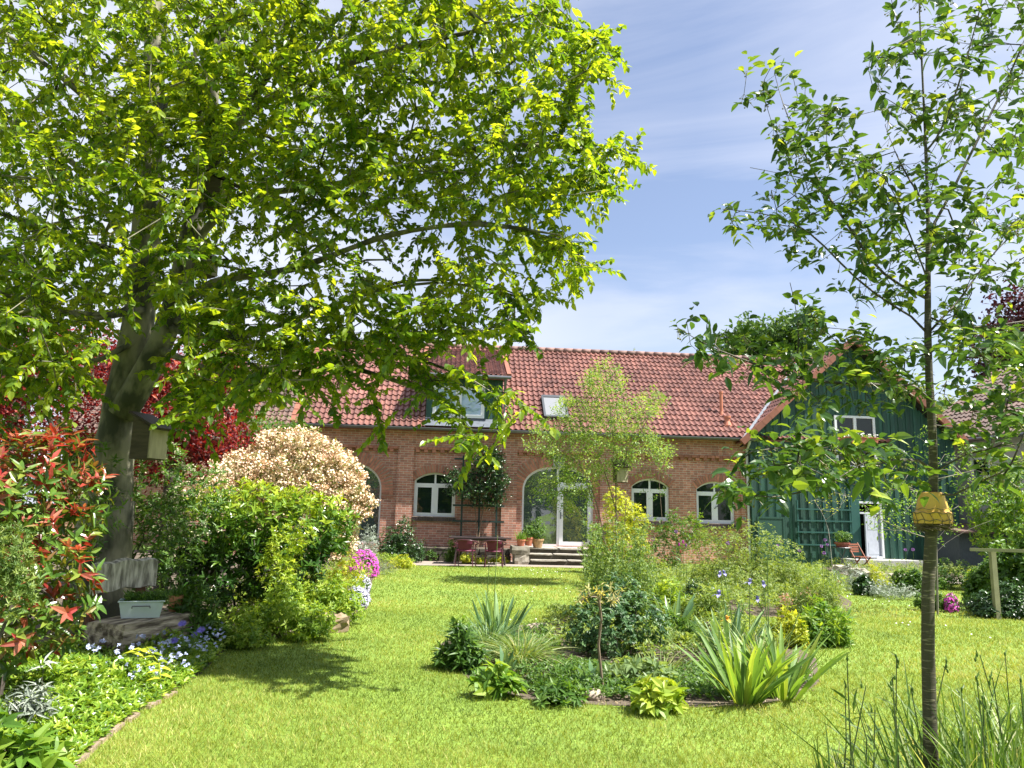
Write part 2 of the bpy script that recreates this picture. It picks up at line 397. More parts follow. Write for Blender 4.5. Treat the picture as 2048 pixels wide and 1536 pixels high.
M_GREEN_D = pmat("dark_green_wood", (.010, .035, .028), .6, noise=.3, nscale=9)
M_CLAY = pmat("terracotta", (.50, .17, .085), .75, noise=.35, nscale=7, col2=(.36, .13, .08))
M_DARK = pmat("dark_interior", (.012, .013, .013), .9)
def tilemat(name, c1, c2, moss=.35, rough=.5):
    m, t, b = newmat(name); l = t.links.new
    a = N(t, 'ShaderNodeAttribute'); a.attribute_name = 'rnd'; tc = N(t, 'ShaderNodeTexCoord')
    x = N(t, 'ShaderNodeMix', data_type='RGBA'); x.inputs[6].default_value = (*c1, 1); x.inputs[7].default_value = (*c2, 1); l(a.outputs['Fac'], x.inputs[0])
    n1 = N(t, 'ShaderNodeTexNoise'); n1.inputs['Scale'].default_value = .5; n1.inputs['Detail'].default_value = 8; n1.inputs['Roughness'].default_value = .65; l(tc.outputs['Object'], n1.inputs['Vector'])
    r = N(t, 'ShaderNodeMapRange'); r.inputs['From Min'].default_value = .35; r.inputs['From Max'].default_value = .7; r.inputs['To Min'].default_value = 1.12; r.inputs['To Max'].default_value = 1 - moss
    l(n1.outputs[0], r.inputs[0]); y = N(t, 'ShaderNodeMix', data_type='RGBA', blend_type='MULTIPLY'); y.inputs[0].default_value = 1
    l(x.outputs[2], y.inputs[6]); l(r.outputs[0], y.inputs[7])
    n2 = N(t, 'ShaderNodeTexNoise'); n2.inputs['Scale'].default_value = 14; n2.inputs['Detail'].default_value = 6; l(tc.outputs['Object'], n2.inputs['Vector'])
    r2 = N(t, 'ShaderNodeMapRange'); r2.inputs['To Min'].default_value = .7; r2.inputs['To Max'].default_value = 1.3; l(n2.outputs[0], r2.inputs[0])
    z = N(t, 'ShaderNodeMix', data_type='RGBA', blend_type='MULTIPLY'); z.inputs[0].default_value = 1; l(y.outputs[2], z.inputs[6]); l(r2.outputs[0], z.inputs[7])
    l(z.outputs[2], b.inputs['Base Color']); b.inputs['Roughness'].default_value = rough
    return m
M_TILE = tilemat("roof_tile_red", (.25, .108, .083), (.15, .066, .054), .45, .40)
M_TILE2 = tilemat("roof_tile_weathered", (.23, .09, .072), (.13, .058, .05), .45)
M_TILEB = tilemat("roof_tile_brown", (.15, .085, .065), (.08, .05, .04), .45, .7)
M_VERGE = pmat("verge_tile", (.27, .10, .06), .6, rnd=.2, noise=.2)
def glassmat(name, col, ior=1.9, rough=.02, wav=.02):
    m, t, b = newmat(name); l = t.links.new
    b.inputs['Base Color'].default_value = (*col, 1); b.inputs['Roughness'].default_value = rough; b.inputs['IOR'].default_value = ior
    n = N(t, 'ShaderNodeTexNoise'); n.inputs['Scale'].default_value = 1.5; tc = N(t, 'ShaderNodeTexCoord'); l(tc.outputs['Object'], n.inputs['Vector'])
    bp = N(t, 'ShaderNodeBump'); bp.inputs['Strength'].default_value = wav; bp.inputs['Distance'].default_value = .2; l(n.outputs[0], bp.inputs['Height']); l(bp.outputs[0], b.inputs['Normal'])
    return m
M_GLASS = glassmat("window_glass", (.010, .020, .015), 1.5)
M_GLASS2 = glassmat("reflecting_glass", (.05, .07, .07), 2.6, wav=.04)
M_GLASSB = glassmat("sky_glass", (.22, .33, .45), 2.4)

def tile_sheet(geo, o, eu, es, en, width, length, period=.19, row=.30, amp=.030, lip=.040, lo=None, hi=None):
    """real pantiles on a slope: o lower left corner, eu along, es up the slope, en its normal; lo/hi(s) clip left and right"""
    o, eu, es, en = (np.array(x, float) for x in (o, eu, es, en)); nr = int(round(length / row)); row = length / nr
    ph = np.array([0, .14, .28, .42, .56, .68, .80, .90]); sh = np.array([.2, -.55, -.8, -.7, -.3, .55, 1.0, .75])
    for r in range(nr):
        s0, s1 = r * row, (r + 1) * row + .03
        a = lo(s0) if lo else 0; b = hi(s0) if hi else width
        k0 = int(math.floor(a / period)); k1 = int(math.ceil(b / period))
        if k1 <= k0: continue
        us = (np.arange(k0, k1)[:, None] + ph[None]).ravel() * period; us = np.append(us, k1 * period)
        hh = np.append(np.tile(sh, k1 - k0), sh[0]) * amp; m = (us >= a - 1e-6) & (us <= b + 1e-6)
        us, hh = us[m], hh[m]
        if len(us) < 2: continue
        k = len(us); rt = RNG.random(k1 - k0 + 2); rr = rt[np.clip(((us - k0 * period) / period + .02).astype(int), 0, k1 - k0 + 1)]
        jl = (rt[np.clip(((us - k0 * period) / period).astype(int), 0, k1 - k0)] - .5) * .008
        low = o + eu * us[:, None] + es * s0 + en * (hh + lip + jl)[:, None]
        lip_ = o + eu * us[:, None] + es * (s0 + .004) + en * (hh + lip + jl - .022)[:, None]
        up = o + eu * us[:, None] + es * s1 + en * (hh + .002)[:, None]
        i = np.arange(k - 1)
        q = np.concatenate([np.stack([k + i, k + i + 1, 2 * k + i + 1, 2 * k + i], 1), np.stack([i, i + 1, k + i + 1, k + i], 1)])
        geo.add(np.concatenate([lip_, low, up]), q, np.tile(rr, 3))

class Opening:
    def __init__(s, l, r, zb, zs, rise, ell=False): s.l, s.r, s.zb, s.zs, s.rise, s.ell = l, r, zb, zs, rise, ell
    def top(s, u):
        c = (s.l + s.r) / 2; h = (s.r - s.l) / 2; x = min(1, abs(u - c) / h)
        if s.rise <= 0: return s.zs
        if s.ell: return s.zs + s.rise * (1 - x ** 2.3) ** (1 / 2.3)
        Rr = (h * h + s.rise ** 2) / (2 * s.rise); return s.zs + math.sqrt(max(0, Rr * Rr - (x * h) ** 2)) - (Rr - s.rise)
    def us(s, n=28):
        c = (s.l + s.r) / 2; h = (s.r - s.l) / 2
        return [c - h * math.cos(math.pi * i / n) for i in range(n + 1)]
    def outline(s, n=28):
        return [(s.l, s.zb)] + [(u, s.top(u)) for u in s.us(n)] + [(s.r, s.zb)]
    def inset(s, w): return Opening(s.l + w, s.r - w, s.zb + w, s.zs - (0 if s.rise > 0 else w), max(0, s.rise - w * (1 if s.rise > 0 else 0)), s.ell)
def wall_holes(geo, u0, u1, z0, z1, v, ops, depth=.2, rows=1):
    ops = sorted(ops, key=lambda o: o.l); cur = u0
    for o in ops:
        geo.add([(cur, v, z0), (o.l, v, z0), (o.l, v, z1), (cur, v, z1)], [[0, 1, 2, 3]])
        us = o.us()
        for a, b in zip(us, us[1:]):
            geo.add([(a, v, o.top(a)), (b, v, o.top(b)), (b, v, z1), (a, v, z1), (a, v + depth, o.top(a)), (b, v + depth, o.top(b))], [[0, 1, 2, 3], [4, 5, 1, 0]])
            if o.zb > z0: geo.add([(a, v, z0), (b, v, z0), (b, v, o.zb), (a, v, o.zb)], [[0, 1, 2, 3]])
        geo.add([(o.l, v, o.zb), (o.l, v + depth, o.zb), (o.l, v + depth, o.top(o.l)), (o.l, v, o.top(o.l)),
                 (o.r, v, o.zb), (o.r, v + depth, o.zb), (o.r, v + depth, o.top(o.r)), (o.r, v, o.top(o.r))], [[0, 1, 2, 3], [5, 4, 7, 6]])
        geo.add([(o.l, v, o.zb), (o.r, v, o.zb), (o.r, v + depth, o.zb), (o.l, v + depth, o.zb)], [[0, 1, 2, 3]])
        cur = o.r
    geo.add([(cur, v, z0), (u1, v, z0), (u1, v, z1), (cur, v, z1)], [[0, 1, 2, 3]])
def frame_ring(geo, o, w, v0, v1):
    a = o.outline(); i = o.inset(w); c = (o.l + o.r) / 2
    b = [(i.l, i.zb)] + [(i.l + (u - o.l) * (i.r - i.l) / (o.r - o.l),) * 1 + (i.top(i.l + (u - o.l) * (i.r - i.l) / (o.r - o.l)),) for u in o.us()] + [(i.r, i.zb)]
    n = len(a); V = [(u, v0, z) for u, z in a] + [(u, v0, z) for u, z in b] + [(u, v1, z) for u, z in b] + [(u, v1, z) for u, z in a]; Q = []
    for k in range(n):
        j = (k + 1) % n; Q += [[k, j, n + j, n + k], [n + k, n + j, 2 * n + j, 2 * n + k], [k, 3 * n + k, 3 * n + j, j]]
    geo.add(V, Q)
def pane_fill(geo, o, v):
    us = o.us()
    for a, b in zip(us, us[1:]): geo.add([(a, v, o.zb), (b, v, o.zb), (b, v, o.top(b)), (a, v, o.top(a))], [[0, 1, 2, 3]])
def rect_frame(geo, u0, u1, z0, z1, w, v0, v1):
    geo.bb(u0, u0 + w, v0, v1, z0, z1); geo.bb(u1 - w, u1, v0, v1, z0, z1)
    geo.bb(u0 + w, u1 - w, v0 + .002, v1, z0, z0 + w); geo.bb(u0 + w, u1 - w, v0 + .002, v1, z1 - w, z1)
def voussoirs(root, o, length, v, mat, keystone=None, ext=0.12):
    g = Geo(); pts = []; n = 400; c = (o.l + o.r) / 2
    for i in range(n + 1):
        u = c - (o.r - o.l) / 2 * math.cos(math.pi * i / n); pts.append((u, o.top(u)))
    if o.ell: pts = [(o.l, o.zs - ext * 2 + ext * 2 * k / 10) for k in range(10)] + pts + [(o.r, o.zs - ext * 2 * k / 10) for k in range(1, 11)]
    s = [0]
    for a, b in zip(pts, pts[1:]): s.append(s[-1] + math.hypot(b[0] - a[0], b[1] - a[1]))
    tot = s[-1]; m = int(tot / .083); k = 0
    for i in range(m):
        t = (i + .5) / m * tot
        while s[k + 1] < t: k += 1
        a, b = pts[max(0, k - 3)], pts[min(len(pts) - 1, k + 4)]; d = Vector((b[0] - a[0], 0, b[1] - a[1])).normalized(); nrm = Vector((-d.z, 0, d.x))
        p = Vector((pts[k][0], v, pts[k][1]))
        lo_ = .0; 
        rot = np.array([d, Vector((0, 1, 0)), nrm]).T
        for (ra, rb) in ([(0, length)] if length < .3 else [(0, length * .66 - .006), (length * .66 + .006, length)]) if i % 2 == 0 else ([(0, length)] if length < .3 else [(0, length * .33 - .006), (length * .33 + .006, length)]):
            cc = p + nrm * ((ra + rb) / 2) + Vector((0, -.004 - .003 * (i % 2), 0)); wid = tot / m * .5 - .0085
            vx = np.array([[-wid, -.02, -(rb - ra) / 2], [wid, -.02, -(rb - ra) / 2], [wid * 1.12, -.02, (rb - ra) / 2], [-wid * 1.12, -.02, (rb - ra) / 2],
                           [-wid, .02, -(rb - ra) / 2], [wid, .02, -(rb - ra) / 2], [wid * 1.12, .02, (rb - ra) / 2], [-wid * 1.12, .02, (rb - ra) / 2]])
            g.add(vx @ rot.T + np.array(cc), [[0, 1, 2, 3], [3, 2, 6, 7], [0, 3, 7, 4], [2, 1, 5, 6], [1, 0, 4, 5]], random.random())
    ar = g.build("brick_arch", mat, root, local=True); g = Geo(); outer = []
    for i in range(0, len(pts), 6):
        a, b = pts[max(0, i - 3)], pts[min(len(pts) - 1, i + 3)]; d = Vector((b[0] - a[0], 0, b[1] - a[1])).normalized(); p = Vector((pts[i][0], v - .006, pts[i][1])); outer += [tuple(p), tuple(p + Vector((-d.z, 0, d.x)) * length)]
    k = len(outer) // 2; g.add(outer, [[2 * i, 2 * i + 2, 2 * i + 3, 2 * i + 1] for i in range(k - 1)]); g.build("arch_mortar", M_MORT, ar, local=True); return ar

house = thing("brick_house", "long red brick house with arched white windows and a red tiled roof behind the lawn", "house", HO, YAW)
ZE = (HW(1024, 868)[1])                                  # eaves height
u_l = HW(560, 900)[0] - 3.0; u_r = HW(1497, 950)[0]
ZF = .48
def opn(pl, pr, ptop, pbot, rise, ell=False, zb=None, v=0):
    a, _ = HW(pl, (ptop + pbot) / 2, v); b, _ = HW(pr, (ptop + pbot) / 2, v); _, zt = HW((pl + pr) / 2, ptop, v); z0 = HW((pl + pr) / 2, pbot, v)[1] if zb is None else zb
    return Opening(a, b, z0, zt - rise, rise, ell)
RV = .10                                                 # how far the bays lie behind the pilasters
O1 = opn(585, 762, 920, 1075, .95, True, .45, RV)
O2 = opn(828, 911, 945, 1033, .27, v=RV)
O3 = opn(1044, 1187, 933, 1090, .85, True, ZF, RV)
O4 = opn(1263, 1339, 957, 1041, .27, v=RV)
O5 = opn(1393, 1470, 963, 1047, .27, v=RV)
PIL = [(HW(792, 1000)[0], HW(824, 1000)[0]), (HW(1003, 1000)[0], HW(1033, 1000)[0]), (HW(1200, 1000)[0], HW(1232, 1000)[0]), (HW(1483, 1000)[0], u_r),
       (HW(520, 1000)[0], HW(550, 1000)[0])]
zd = HW(700, 890)[1]                                     # underside of the plain band above the bays
g = Geo()
wall_holes(g, u_l, u_r, -.1, zd, RV, [O1, O2, O3, O4, O5])
g.add([(u_l, RV, zd), (u_r, RV, zd), (u_r, 0, zd), (u_l, 0, zd)], [[0, 1, 2, 3]])
g.add([(u_l, 0, zd), (u_r, 0, zd), (u_r, 0, ZE + .1), (u_l, 0, ZE + .1)], [[0, 1, 2, 3]])
DEP = 9.6
g.add([(u_l, RV, -.1), (u_l, RV, ZE), (u_l, DEP, ZE), (u_l, DEP, -.1)], [[0, 1, 2, 3]]); g.add([(u_r, RV, -.1), (u_r, RV, ZE), (u_r, DEP, ZE), (u_r, DEP, -.1)], [[0, 3, 2, 1]])
g.add([(u_l, DEP, -.1), (u_l, DEP, ZE), (u_r, DEP, ZE), (u_r, DEP, -.1)], [[0, 1, 2, 3]])
g.add([(u_l, 0, ZE), (u_l, DEP, ZE), (u_l, DEP / 2, ZE + 4.3)], [[0, 1, 2, 2]])
g.build("wall", M_BRICK, house, local=True)
for a, b in PIL:
    g = Geo(); g.bb(a, b, 0.002, RV + .02, -.1, zd + .002); g.build("pilaster", M_BRICK, house, local=True)
# stepped brick frieze over each bay
g = Geo(); bays = [(PIL[4][1], PIL[0][0]), (PIL[0][1], PIL[1][0]), (PIL[1][1], PIL[2][0]), (PIL[2][1], PIL[3][0])]
for a, b in bays:
    u = a + .05; i = 0
    g.bb(a, b, 0.02, RV, zd - .075, zd - .002, .5)
    while u < b - .1:
        g.bb(u, u + .13, -.01, RV, zd - .165, zd - .077, random.random()); g.bb(u + .13, min(b, u + .27), -.055, .03, zd - .072, zd + .012, random.random()); g.bb(u, u + .128, -.02, .03, zd - .072, zd + .008, random.random()); u += .27
g.build("brick_frieze", M_ARCH, house, local=True)
voussoirs(house, O1, .38, RV, M_ARCH); voussoirs(house, O2, .25, RV, M_ARCH); voussoirs(house, O3, .38, RV, M_ARCH)
voussoirs(house, O4, .25, RV, M_ARCH); voussoirs(house, O5, .25, RV, M_ARCH)
g = Geo()
for o in (O1, O3):
    c = (o.l + o.r) / 2; zt = o.zs + o.rise
    g.add([(c - .17, RV - .05, zt - .02), (c + .17, RV - .05, zt - .02), (c + .22, RV - .05, zt + .42), (c - .22, RV - .05, zt + .42),
           (c - .17, RV, zt - .02), (c + .17, RV, zt - .02), (c + .22, RV, zt + .42), (c - .22, RV, zt + .42)], [[0, 1, 2, 3], [3, 2, 6, 7], [0, 3, 7, 4], [2, 1, 5, 6], [0, 4, 5, 1]])
    ks = g.build("keystone", M_STONE, house, local=True); g = Geo()
def window(o, kind, vf=RV + .12):
    g = Geo(); frame_ring(g, o, .06, vf, vf + .07); c = (o.l + o.r) / 2; H = o.zs + o.rise - o.zb
    if kind == 'small':
        zt = o.zb + H * .70; g.bb(o.l + .05, o.r - .05, vf - .006, vf + .07, zt, zt + .075)
        g.bb(c - .045, c + .045, vf - .01, vf + .07, o.zb + .055, zt); g.bb(c - .03, c + .03, vf, vf + .07, zt + .075, o.zs + o.rise - .05)
        for a, b in ((o.l + .05, c - .045), (c + .045, o.r - .05)): rect_frame(g, a, b, o.zb + .055, zt, .06, vf - .004, vf + .05)
    if kind == 'big':
        g.bb(c - .05, c + .05, vf - .004, vf + .07, o.zb + .06, o.zs + o.rise - .06)
    f = g.build("window", M_WHITE, house, local=True)
    g = Geo(); pane_fill(g, o.inset(.03), vf + .035); g.build("pane", M_GLASS2 if kind == 'big' else M_GLASS, f, local=True)
    if kind == 'small':
        g = Geo(); zs = o.zb; n = 12
        for i in range(n): g.box(((o.l - .04) + (o.r - o.l + .08) * (i + .5) / n, RV - .01, zs - .085), ((o.r - o.l + .08) / n / 2 - .006, .08, .06), None, random.random())
        g.build("sill", M_SILL, f, local=True)
        g = Geo(); g.bb(o.l - .03, o.r + .03, RV - .05, RV + .12, zs - .02, zs + .0); g.bb(o.l - .06, o.r + .06, RV - .05, RV + .0, zs - .165, zs - .148); g.build("sill_stone", M_MORT, f, local=True)
    return f
window(O1, 'big'); window(O2, 'small'); window(O4, 'small'); w5 = window(O5, 'small')
g = Geo(); c5 = (O5.l + O5.r) / 2; g.tube([(c5 - .01, RV + .10, O5.zb + .5), (c5 - .01, RV + .06, O5.zb + .5), (c5 + .02, RV + .055, O5.zb + .56)], .015)
g.tube([(c5 + .06, RV + .10, O5.zb + .56), (c5 + .06, RV + .06, O5.zb + .56), (c5 + .09, RV + .055, O5.zb + .61)], .015); g.build("handle", M_ZINC, w5, local=True)
# door and its fixed glazing under the big arch
vf = RV + .12; zt = HW(1150, 968, RV)[1]; ud = HW(1119, 1030, RV)[0]; dr = O3.r - .05
g = Geo(); frame_ring(g, O3, .07, vf, vf + .07); g.bb(ud - .07, ud + .0, vf - .004, vf + .07, O3.zb + .06, zt); g.bb(ud, dr, vf - .006, vf + .07, zt - .04, zt + .05)
cc = (O3.l + O3.r) / 2; g.bb(cc - .03, cc + .03, vf, vf + .06, zt + .05, O3.zs + O3.rise - .05)
f = g.build("window", M_WHITE, house, local=True)
g = Geo(); pane_fill(g, O3.inset(.03), vf + .045); g.build("pane", M_GLASS2, f, local=True)
g = Geo(); rect_frame(g, ud + .003, dr, O3.zb + .03, zt - .043, .13, vf - .025, vf + .03); d = g.build("door", M_WHITE, house, local=True)
g = Geo(); g.bb(ud + .03, ud + .07, vf - .04, vf - .025, 1.38, 1.6); g.tube([(ud + .05, vf - .03, 1.48), (ud + .05, vf - .07, 1.48), (ud + .16, vf - .07, 1.48)], .011); g.build("handle", M_ZINC, d, local=True)
# roof
SL = R_(42); zr = None
def ridge_v():
    lo_, hi_ = 2, 8
    for _ in range(40):
        m = (lo_ + hi_) / 2
        if HW(1024, 697, m)[1] < ZE + .12 + math.tan(SL) * (m + .35): hi_ = m
        else: lo_ = m
    return lo_
VR = ridge_v(); EV = -.35; zE = ZE + .10 - math.tan(SL) * .0
ZR = zE + math.tan(SL) * (VR - EV)
ul_roof = HW(592, 855)[0]; ur_roof = u_r + 5.0
es = np.array((0, math.cos(SL), math.sin(SL))); en = np.array((0, -math.sin(SL), math.cos(SL))); SLEN = (VR - EV) / math.cos(SL)
D0, D1 = HW(852, 850)[0], HW(1003, 850)[0]               # dormer, left and right
g = Geo(); o0 = (ul_roof, EV, zE)
# the sheet is interrupted at the dormer front
vd = .05; sd_lo = .30; 
DZ = HW(960, 756, vd)[1]                                 # dormer eaves height
def roofz(v): return zE + math.tan(SL) * (v - EV)
SD = R_(27); v_top = None
vt = EV + (DZ + .06 - zE - math.tan(SD) * (0 - 0)) * 0
# dormer roof: rises at its own pitch from (v=-.25,DZ) and meets the main roof at v_m
v_e = -.25; v_m = (DZ - math.tan(SD) * v_e - zE + math.tan(SL) * EV) / (math.tan(SL) - math.tan(SD))
if v_m > VR - .25:
    v_m = VR - .25; SD = math.atan((roofz(v_m) - DZ) / (v_m - v_e))
s_front = (vd - EV) / math.cos(SL); s_meet = (v_m - EV) / math.cos(SL)
tile_sheet(g, o0, (1, 0, 0), es, en, ur_roof - ul_roof, SLEN, hi=lambda s: D0 - ul_roof if s < s_meet else ur_roof - ul_roof)
tile_sheet(g, o0, (1, 0, 0), es, en, ur_roof - ul_roof, SLEN, lo=lambda s: D1 - ul_roof if s < s_meet else ur_roof - ul_roof + 1)
g.build("roof", M_TILE, house, local=True, smooth=False)
g = Geo(); g.add([(ul_roof, EV + .05, zE - .03), (ur_roof, EV + .05, zE - .03), (ur_roof, VR, ZR - .03), (ul_roof, VR, ZR - .03), (ur_roof, 2 * VR - EV, zE - .03), (ul_roof, 2 * VR - EV, zE - .03)],
        [[0, 1, 2, 3], [3, 2, 4, 5]]); g.bb(ul_roof, ur_roof, EV + .06, 0, zE - .10, zE - .05); g.build("roof_underlay", pmat("roof_back", (.2, .08, .055), .8), house, local=True)
g = Geo(); n = int((ur_roof - ul_roof) / .36)
for i in range(n):
    a = ul_roof + i * .36; g.tube([(a - .02, VR, ZR + .0), (a + .36, VR, ZR + .02)], [.12, .105], 10, random.random())
g.build("ridge_tiles", pmat("ridge_tile", (.22, .12, .10), .7, rnd=.3, noise=.4), house, local=True, smooth=True)
g = Geo(); n = int(SLEN / .33)
for i in range(n):
    s = i * .33; a = np.array((ul_roof - .05, EV, zE)) + es * s + en * .05; b = a + es * .34 + en * -.02; g.beam(a, b, .16, .10, tuple(en), random.random())
g.build("verge_tiles", M_VERGE, house, local=True)
# gutter and downpipes
g = Geo(); k = 8
for (a, b, v_, z_, r_) in ((ul_roof - .1, u_r + .12, EV - .06, zE - .03, .075),):
    prof = [(v_ + r_ * math.cos(x), z_ + r_ * math.sin(x)) for x in np.linspace(math.pi, 2 * math.pi, k + 1)]
    for (v1, z1), (v2, z2) in zip(prof, prof[1:]): g.add([(a, v1, z1), (b, v1, z1 - .02), (b, v2, z2 - .02), (a, v2, z2)], [[0, 1, 2, 3]])
    g.tube([(a, v_ - r_, z_), (b, v_ - r_, z_ - .02)], .012, 6)
g.build("gutter", M_ZINC, house, local=True)
g = Geo(); g.tube([(u_r - .06, EV - .02, zE - .1), (u_r - .06, -.07, zE - .45), (u_r - .06, -.07, .1)], .045, 8); g.build("downpipe", pmat("white_pipe", (.6, .62, .63), .4), house, local=True)
# dormer
g = Geo(); g.bb(D0, D1, vd + .03, vd + .08, roofz(vd) - .1, DZ); nb = 24
for i in range(nb):
    a = D0 + (D1 - D0) * i / nb; g.bb(a + .004, a + (D1 - D0) / nb - .004, vd, vd + .03, roofz(vd) - .05, DZ - .002, random.random())
for i in range(0, nb + 1, 2):
    a = D0 + (D1 - D0) * i / nb; g.bb(a - .02, a + .02, vd - .022, vd, roofz(vd) - .05, DZ - .004, random.random())
for uu in (D0, D1):
    zz = DZ - .02; g.add([(uu, vd + .03, roofz(vd) - .1), (uu, vd + .03, zz), (uu, v_m, roofz(v_m))], [[0, 1, 2, 2]])
dm = g.build("dormer", M_GREEN, house, local=True)
wl, wz0 = HW(864, 848, vd); wr, wz1 = HW(970, 775, vd); wz0 = max(wz0, roofz(vd) + .03)
g = Geo(); rect_frame(g, wl, wr, wz0, wz1, .07, vd - .05, vd + .05); cm = HW(917, 800, vd)[0]; g.bb(cm - .05, cm + .05, vd - .055, vd + .05, wz0 + .07, wz1 - .07)
rect_frame(g, wl + .065, cm - .05, wz0 + .065, wz1 - .065, .05, vd - .06, vd + .04); rect_frame(g, cm + .05, wr - .065, wz0 + .065, wz1 - .065, .05, vd - .06, vd + .04)
g.build("window_frame", M_WHITE, dm, local=True)
g = Geo(); g.add([(wl + .05, vd - .03, wz0 + .05), (wr - .05, vd - .03, wz0 + .05), (wr - .05, vd - .03, wz1 - .05), (wl + .05, vd - .03, wz1 - .05)], [[0, 1, 2, 3]]); g.build("window_pane", M_GLASSB, dm, local=True)
g = Geo(); g.add([(D0 - .1, vd - .02, wz0 - .02), (D1 + .1, vd - .02, wz0 - .02), (D1 + .1, EV - .02, zE + .06), (D0 - .1, EV - .02, zE + .06)], [[0, 1, 2, 3]])
g.add([(D0 - .05, vd, roofz(vd) - .1), (D1 + .05, vd, roofz(vd) - .1), (D1 + .05, vd, wz0), (D0 - .05, vd, wz0)], [[0, 1, 2, 3]]); g.build("flashing", M_LEAD, dm, local=True)
es2 = np.array((0, math.cos(SD), math.sin(SD))); en2 = np.array((0, -math.sin(SD), math.cos(SD)))
g = Geo(); dw = D1 - D0 + .36; tile_sheet(g, (D0 - .18, v_e, DZ + .06), (1, 0, 0), es2, en2, dw, (v_m - v_e) / math.cos(SD) + .1, .165, .19, .028, .035); g.build("dormer_roof", M_TILE2, dm, local=True)
g = Geo(); g.bb(D0 - .16, D1 + .16, v_e + .02, vd + .1, DZ - .05, DZ + .03)
for uu in (D0 - .2, D1 + .2):
    a = np.array((uu, v_e - .02, DZ + .06)); g.beam(a, a + es2 * ((v_m - v_e) / math.cos(SD)), .14, .13, tuple(en2))
g.build("dormer_verge", M_VERGE, dm, local=True)
g = Geo(); g.tube([(D0 - .2, v_e - .07, DZ - .0), (D1 + .27, v_e - .07, DZ - .02)], .06, 10)
g.tube([(D1 + .08, v_e - .07, DZ - .05), (D1 + .08, v_e + .05, DZ - .3), (D1 + .08, v_e + .2, DZ - .4), (D1 + .08, vd - .04, roofz(vd) + .25), (D1 + .2, vd, roofz(vd) + .12)], [.055, .045, .035, .035, .035], 8); g.build("dormer_gutter", M_ZINC, dm, local=True)
# skylight
def on_roof(px, py, lift=0):
    d = ray(px, py); n = UD * 0 + VD * (-math.sin(SL)) + Vector((0, 0, math.cos(SL))); p0 = HX(0, EV, zE) + n * lift; t = (p0 - CAM).dot(n) / d.dot(n); q = CAM + d * t - HO
    return np.array((q.dot(UD), q.dot(VD), q.z))
a = on_roof(1090, 834, .06); b = on_roof(1128, 796, .06); su = b[0] - a[0]; ss = (b[1] - a[1]) / math.cos(SL)
rot = np.array([(1, 0, 0), es, en]).T; cs = (a + b) / 2
g = Geo()
for dx, dy, hx, hy in ((-su / 2, 0, .035, ss / 2 + .03), (su / 2, 0, .035, ss / 2 + .03), (0, -ss / 2, su / 2, .045), (0, ss / 2, su / 2, .06)): g.box(cs + rot @ np.array((dx, dy, .0)), (hx, hy, .07), rot)
sk = g.build("skylight", pmat("skylight_frame", (.09, .10, .11), .4, metal=.5), house, local=True)
g = Geo(); g.box(cs, (su / 2, ss / 2, .045), rot); g.build("skylight_pane", glassmat("skylight_glass", (.22, .23, .24), 1.7), sk, local=True)
for (px, py0, py1, r) in ((1443, 828, 783, .055), (1455, 848, 832, .09)):
    a = on_roof(px, py0, .0); _, z1 = HW(px, py1, a[1]); g = Geo(); hgt = z1 - a[2]
    g.lathe((a[0], a[1], a[2] - .15), [(r * 1.7, 0), (r * 1.6, .1), (r, .24), (r, hgt + .08), (r * 1.3, hgt + .08), (r * 1.3, hgt + .15), (0, hgt + .15)], 14); g.build("vent_pipe", pmat("clay_pipe", (.46, .17, .10), .6), house, local=True, smooth=False)

# ================================================================== GREEN BOARDED BARN
BV = -.25
barn = thing("boarded_barn", "dark green board-clad barn gable with red verge tiles right of the brick house", "barn", HO, YAW)
bl, _ = HW(1503, 950, BV); br_, _ = HW(1912, 950, BV); ua, za = HW(1709, 680, BV - .4)
hl, zl = HW(1486, 884, BV - .4); hr, zr_ = HW(1932, 886, BV - .4); zev = (zl + zr_) / 2
tB = (za - zev) / ((hr - hl) / 2); 
def gz(u): return za - tB * abs(u - ua) - .08
wl_ = opn(1670, 1751, 832, 936, 0, v=BV); dl_ = opn(1711, 1766, 1003, 1116, 0, v=BV); 
g = Geo(); nb = 52; bw = (br_ - bl) / nb
def blocks(u):       # vertical spans of the board at u, windows left out
    z0, z1 = -.1, gz(u) - .05; sp = [(z0, z1)]
    for o in (wl_, dl_):
        if o.l - .01 < u < o.r + .01:
            sp = [x for (a, b) in sp for x in ((a, min(b, o.zb)), (max(a, o.zs), b)) if x[1] > x[0] + .01]
    return sp
for i in range(nb):
    u = bl + bw * (i + .5); r = random.random()
    for a, b in blocks(u):
        za_ = gz(u - bw / 2) - .05 if b > wl_.zs + .5 else b; zb_ = gz(u + bw / 2) - .05 if b > wl_.zs + .5 else b
        g.add([(u - bw / 2 + .003, BV, a), (u + bw / 2 - .003, BV, a), (u + bw / 2 - .003, BV, zb_), (u - bw / 2 + .003, BV, za_),
               (u - bw / 2 + .003, BV + .03, a), (u + bw / 2 - .003, BV + .03, a), (u + bw / 2 - .003, BV + .03, zb_), (u - bw / 2 + .003, BV + .03, za_)],
              [[0, 1, 2, 3], [1, 5, 6, 2], [4, 0, 3, 7]], r)
    if i % 2 == 0:
        uu = u - bw / 2; 
        for a, b in blocks(uu): g.bb(uu - .03, uu + .03, BV - .03, BV - .001, a, min(b, gz(uu) - .08), random.random())
for uu in (bl, br_):
    g.add([(uu, BV + .03, -.1), (uu, BV + .03, gz(uu) - .05), (uu, 9, gz(uu) - .05), (uu, 9, -.1)], [[0, 1, 2, 3]])
g.add([(bl, 9, -.1), (br_, 9, -.1), (br_, 9, gz(br_)), (bl, 9, gz(bl))], [[0, 1, 2, 3]])
g.build("wall", M_GREEN, barn, local=True)
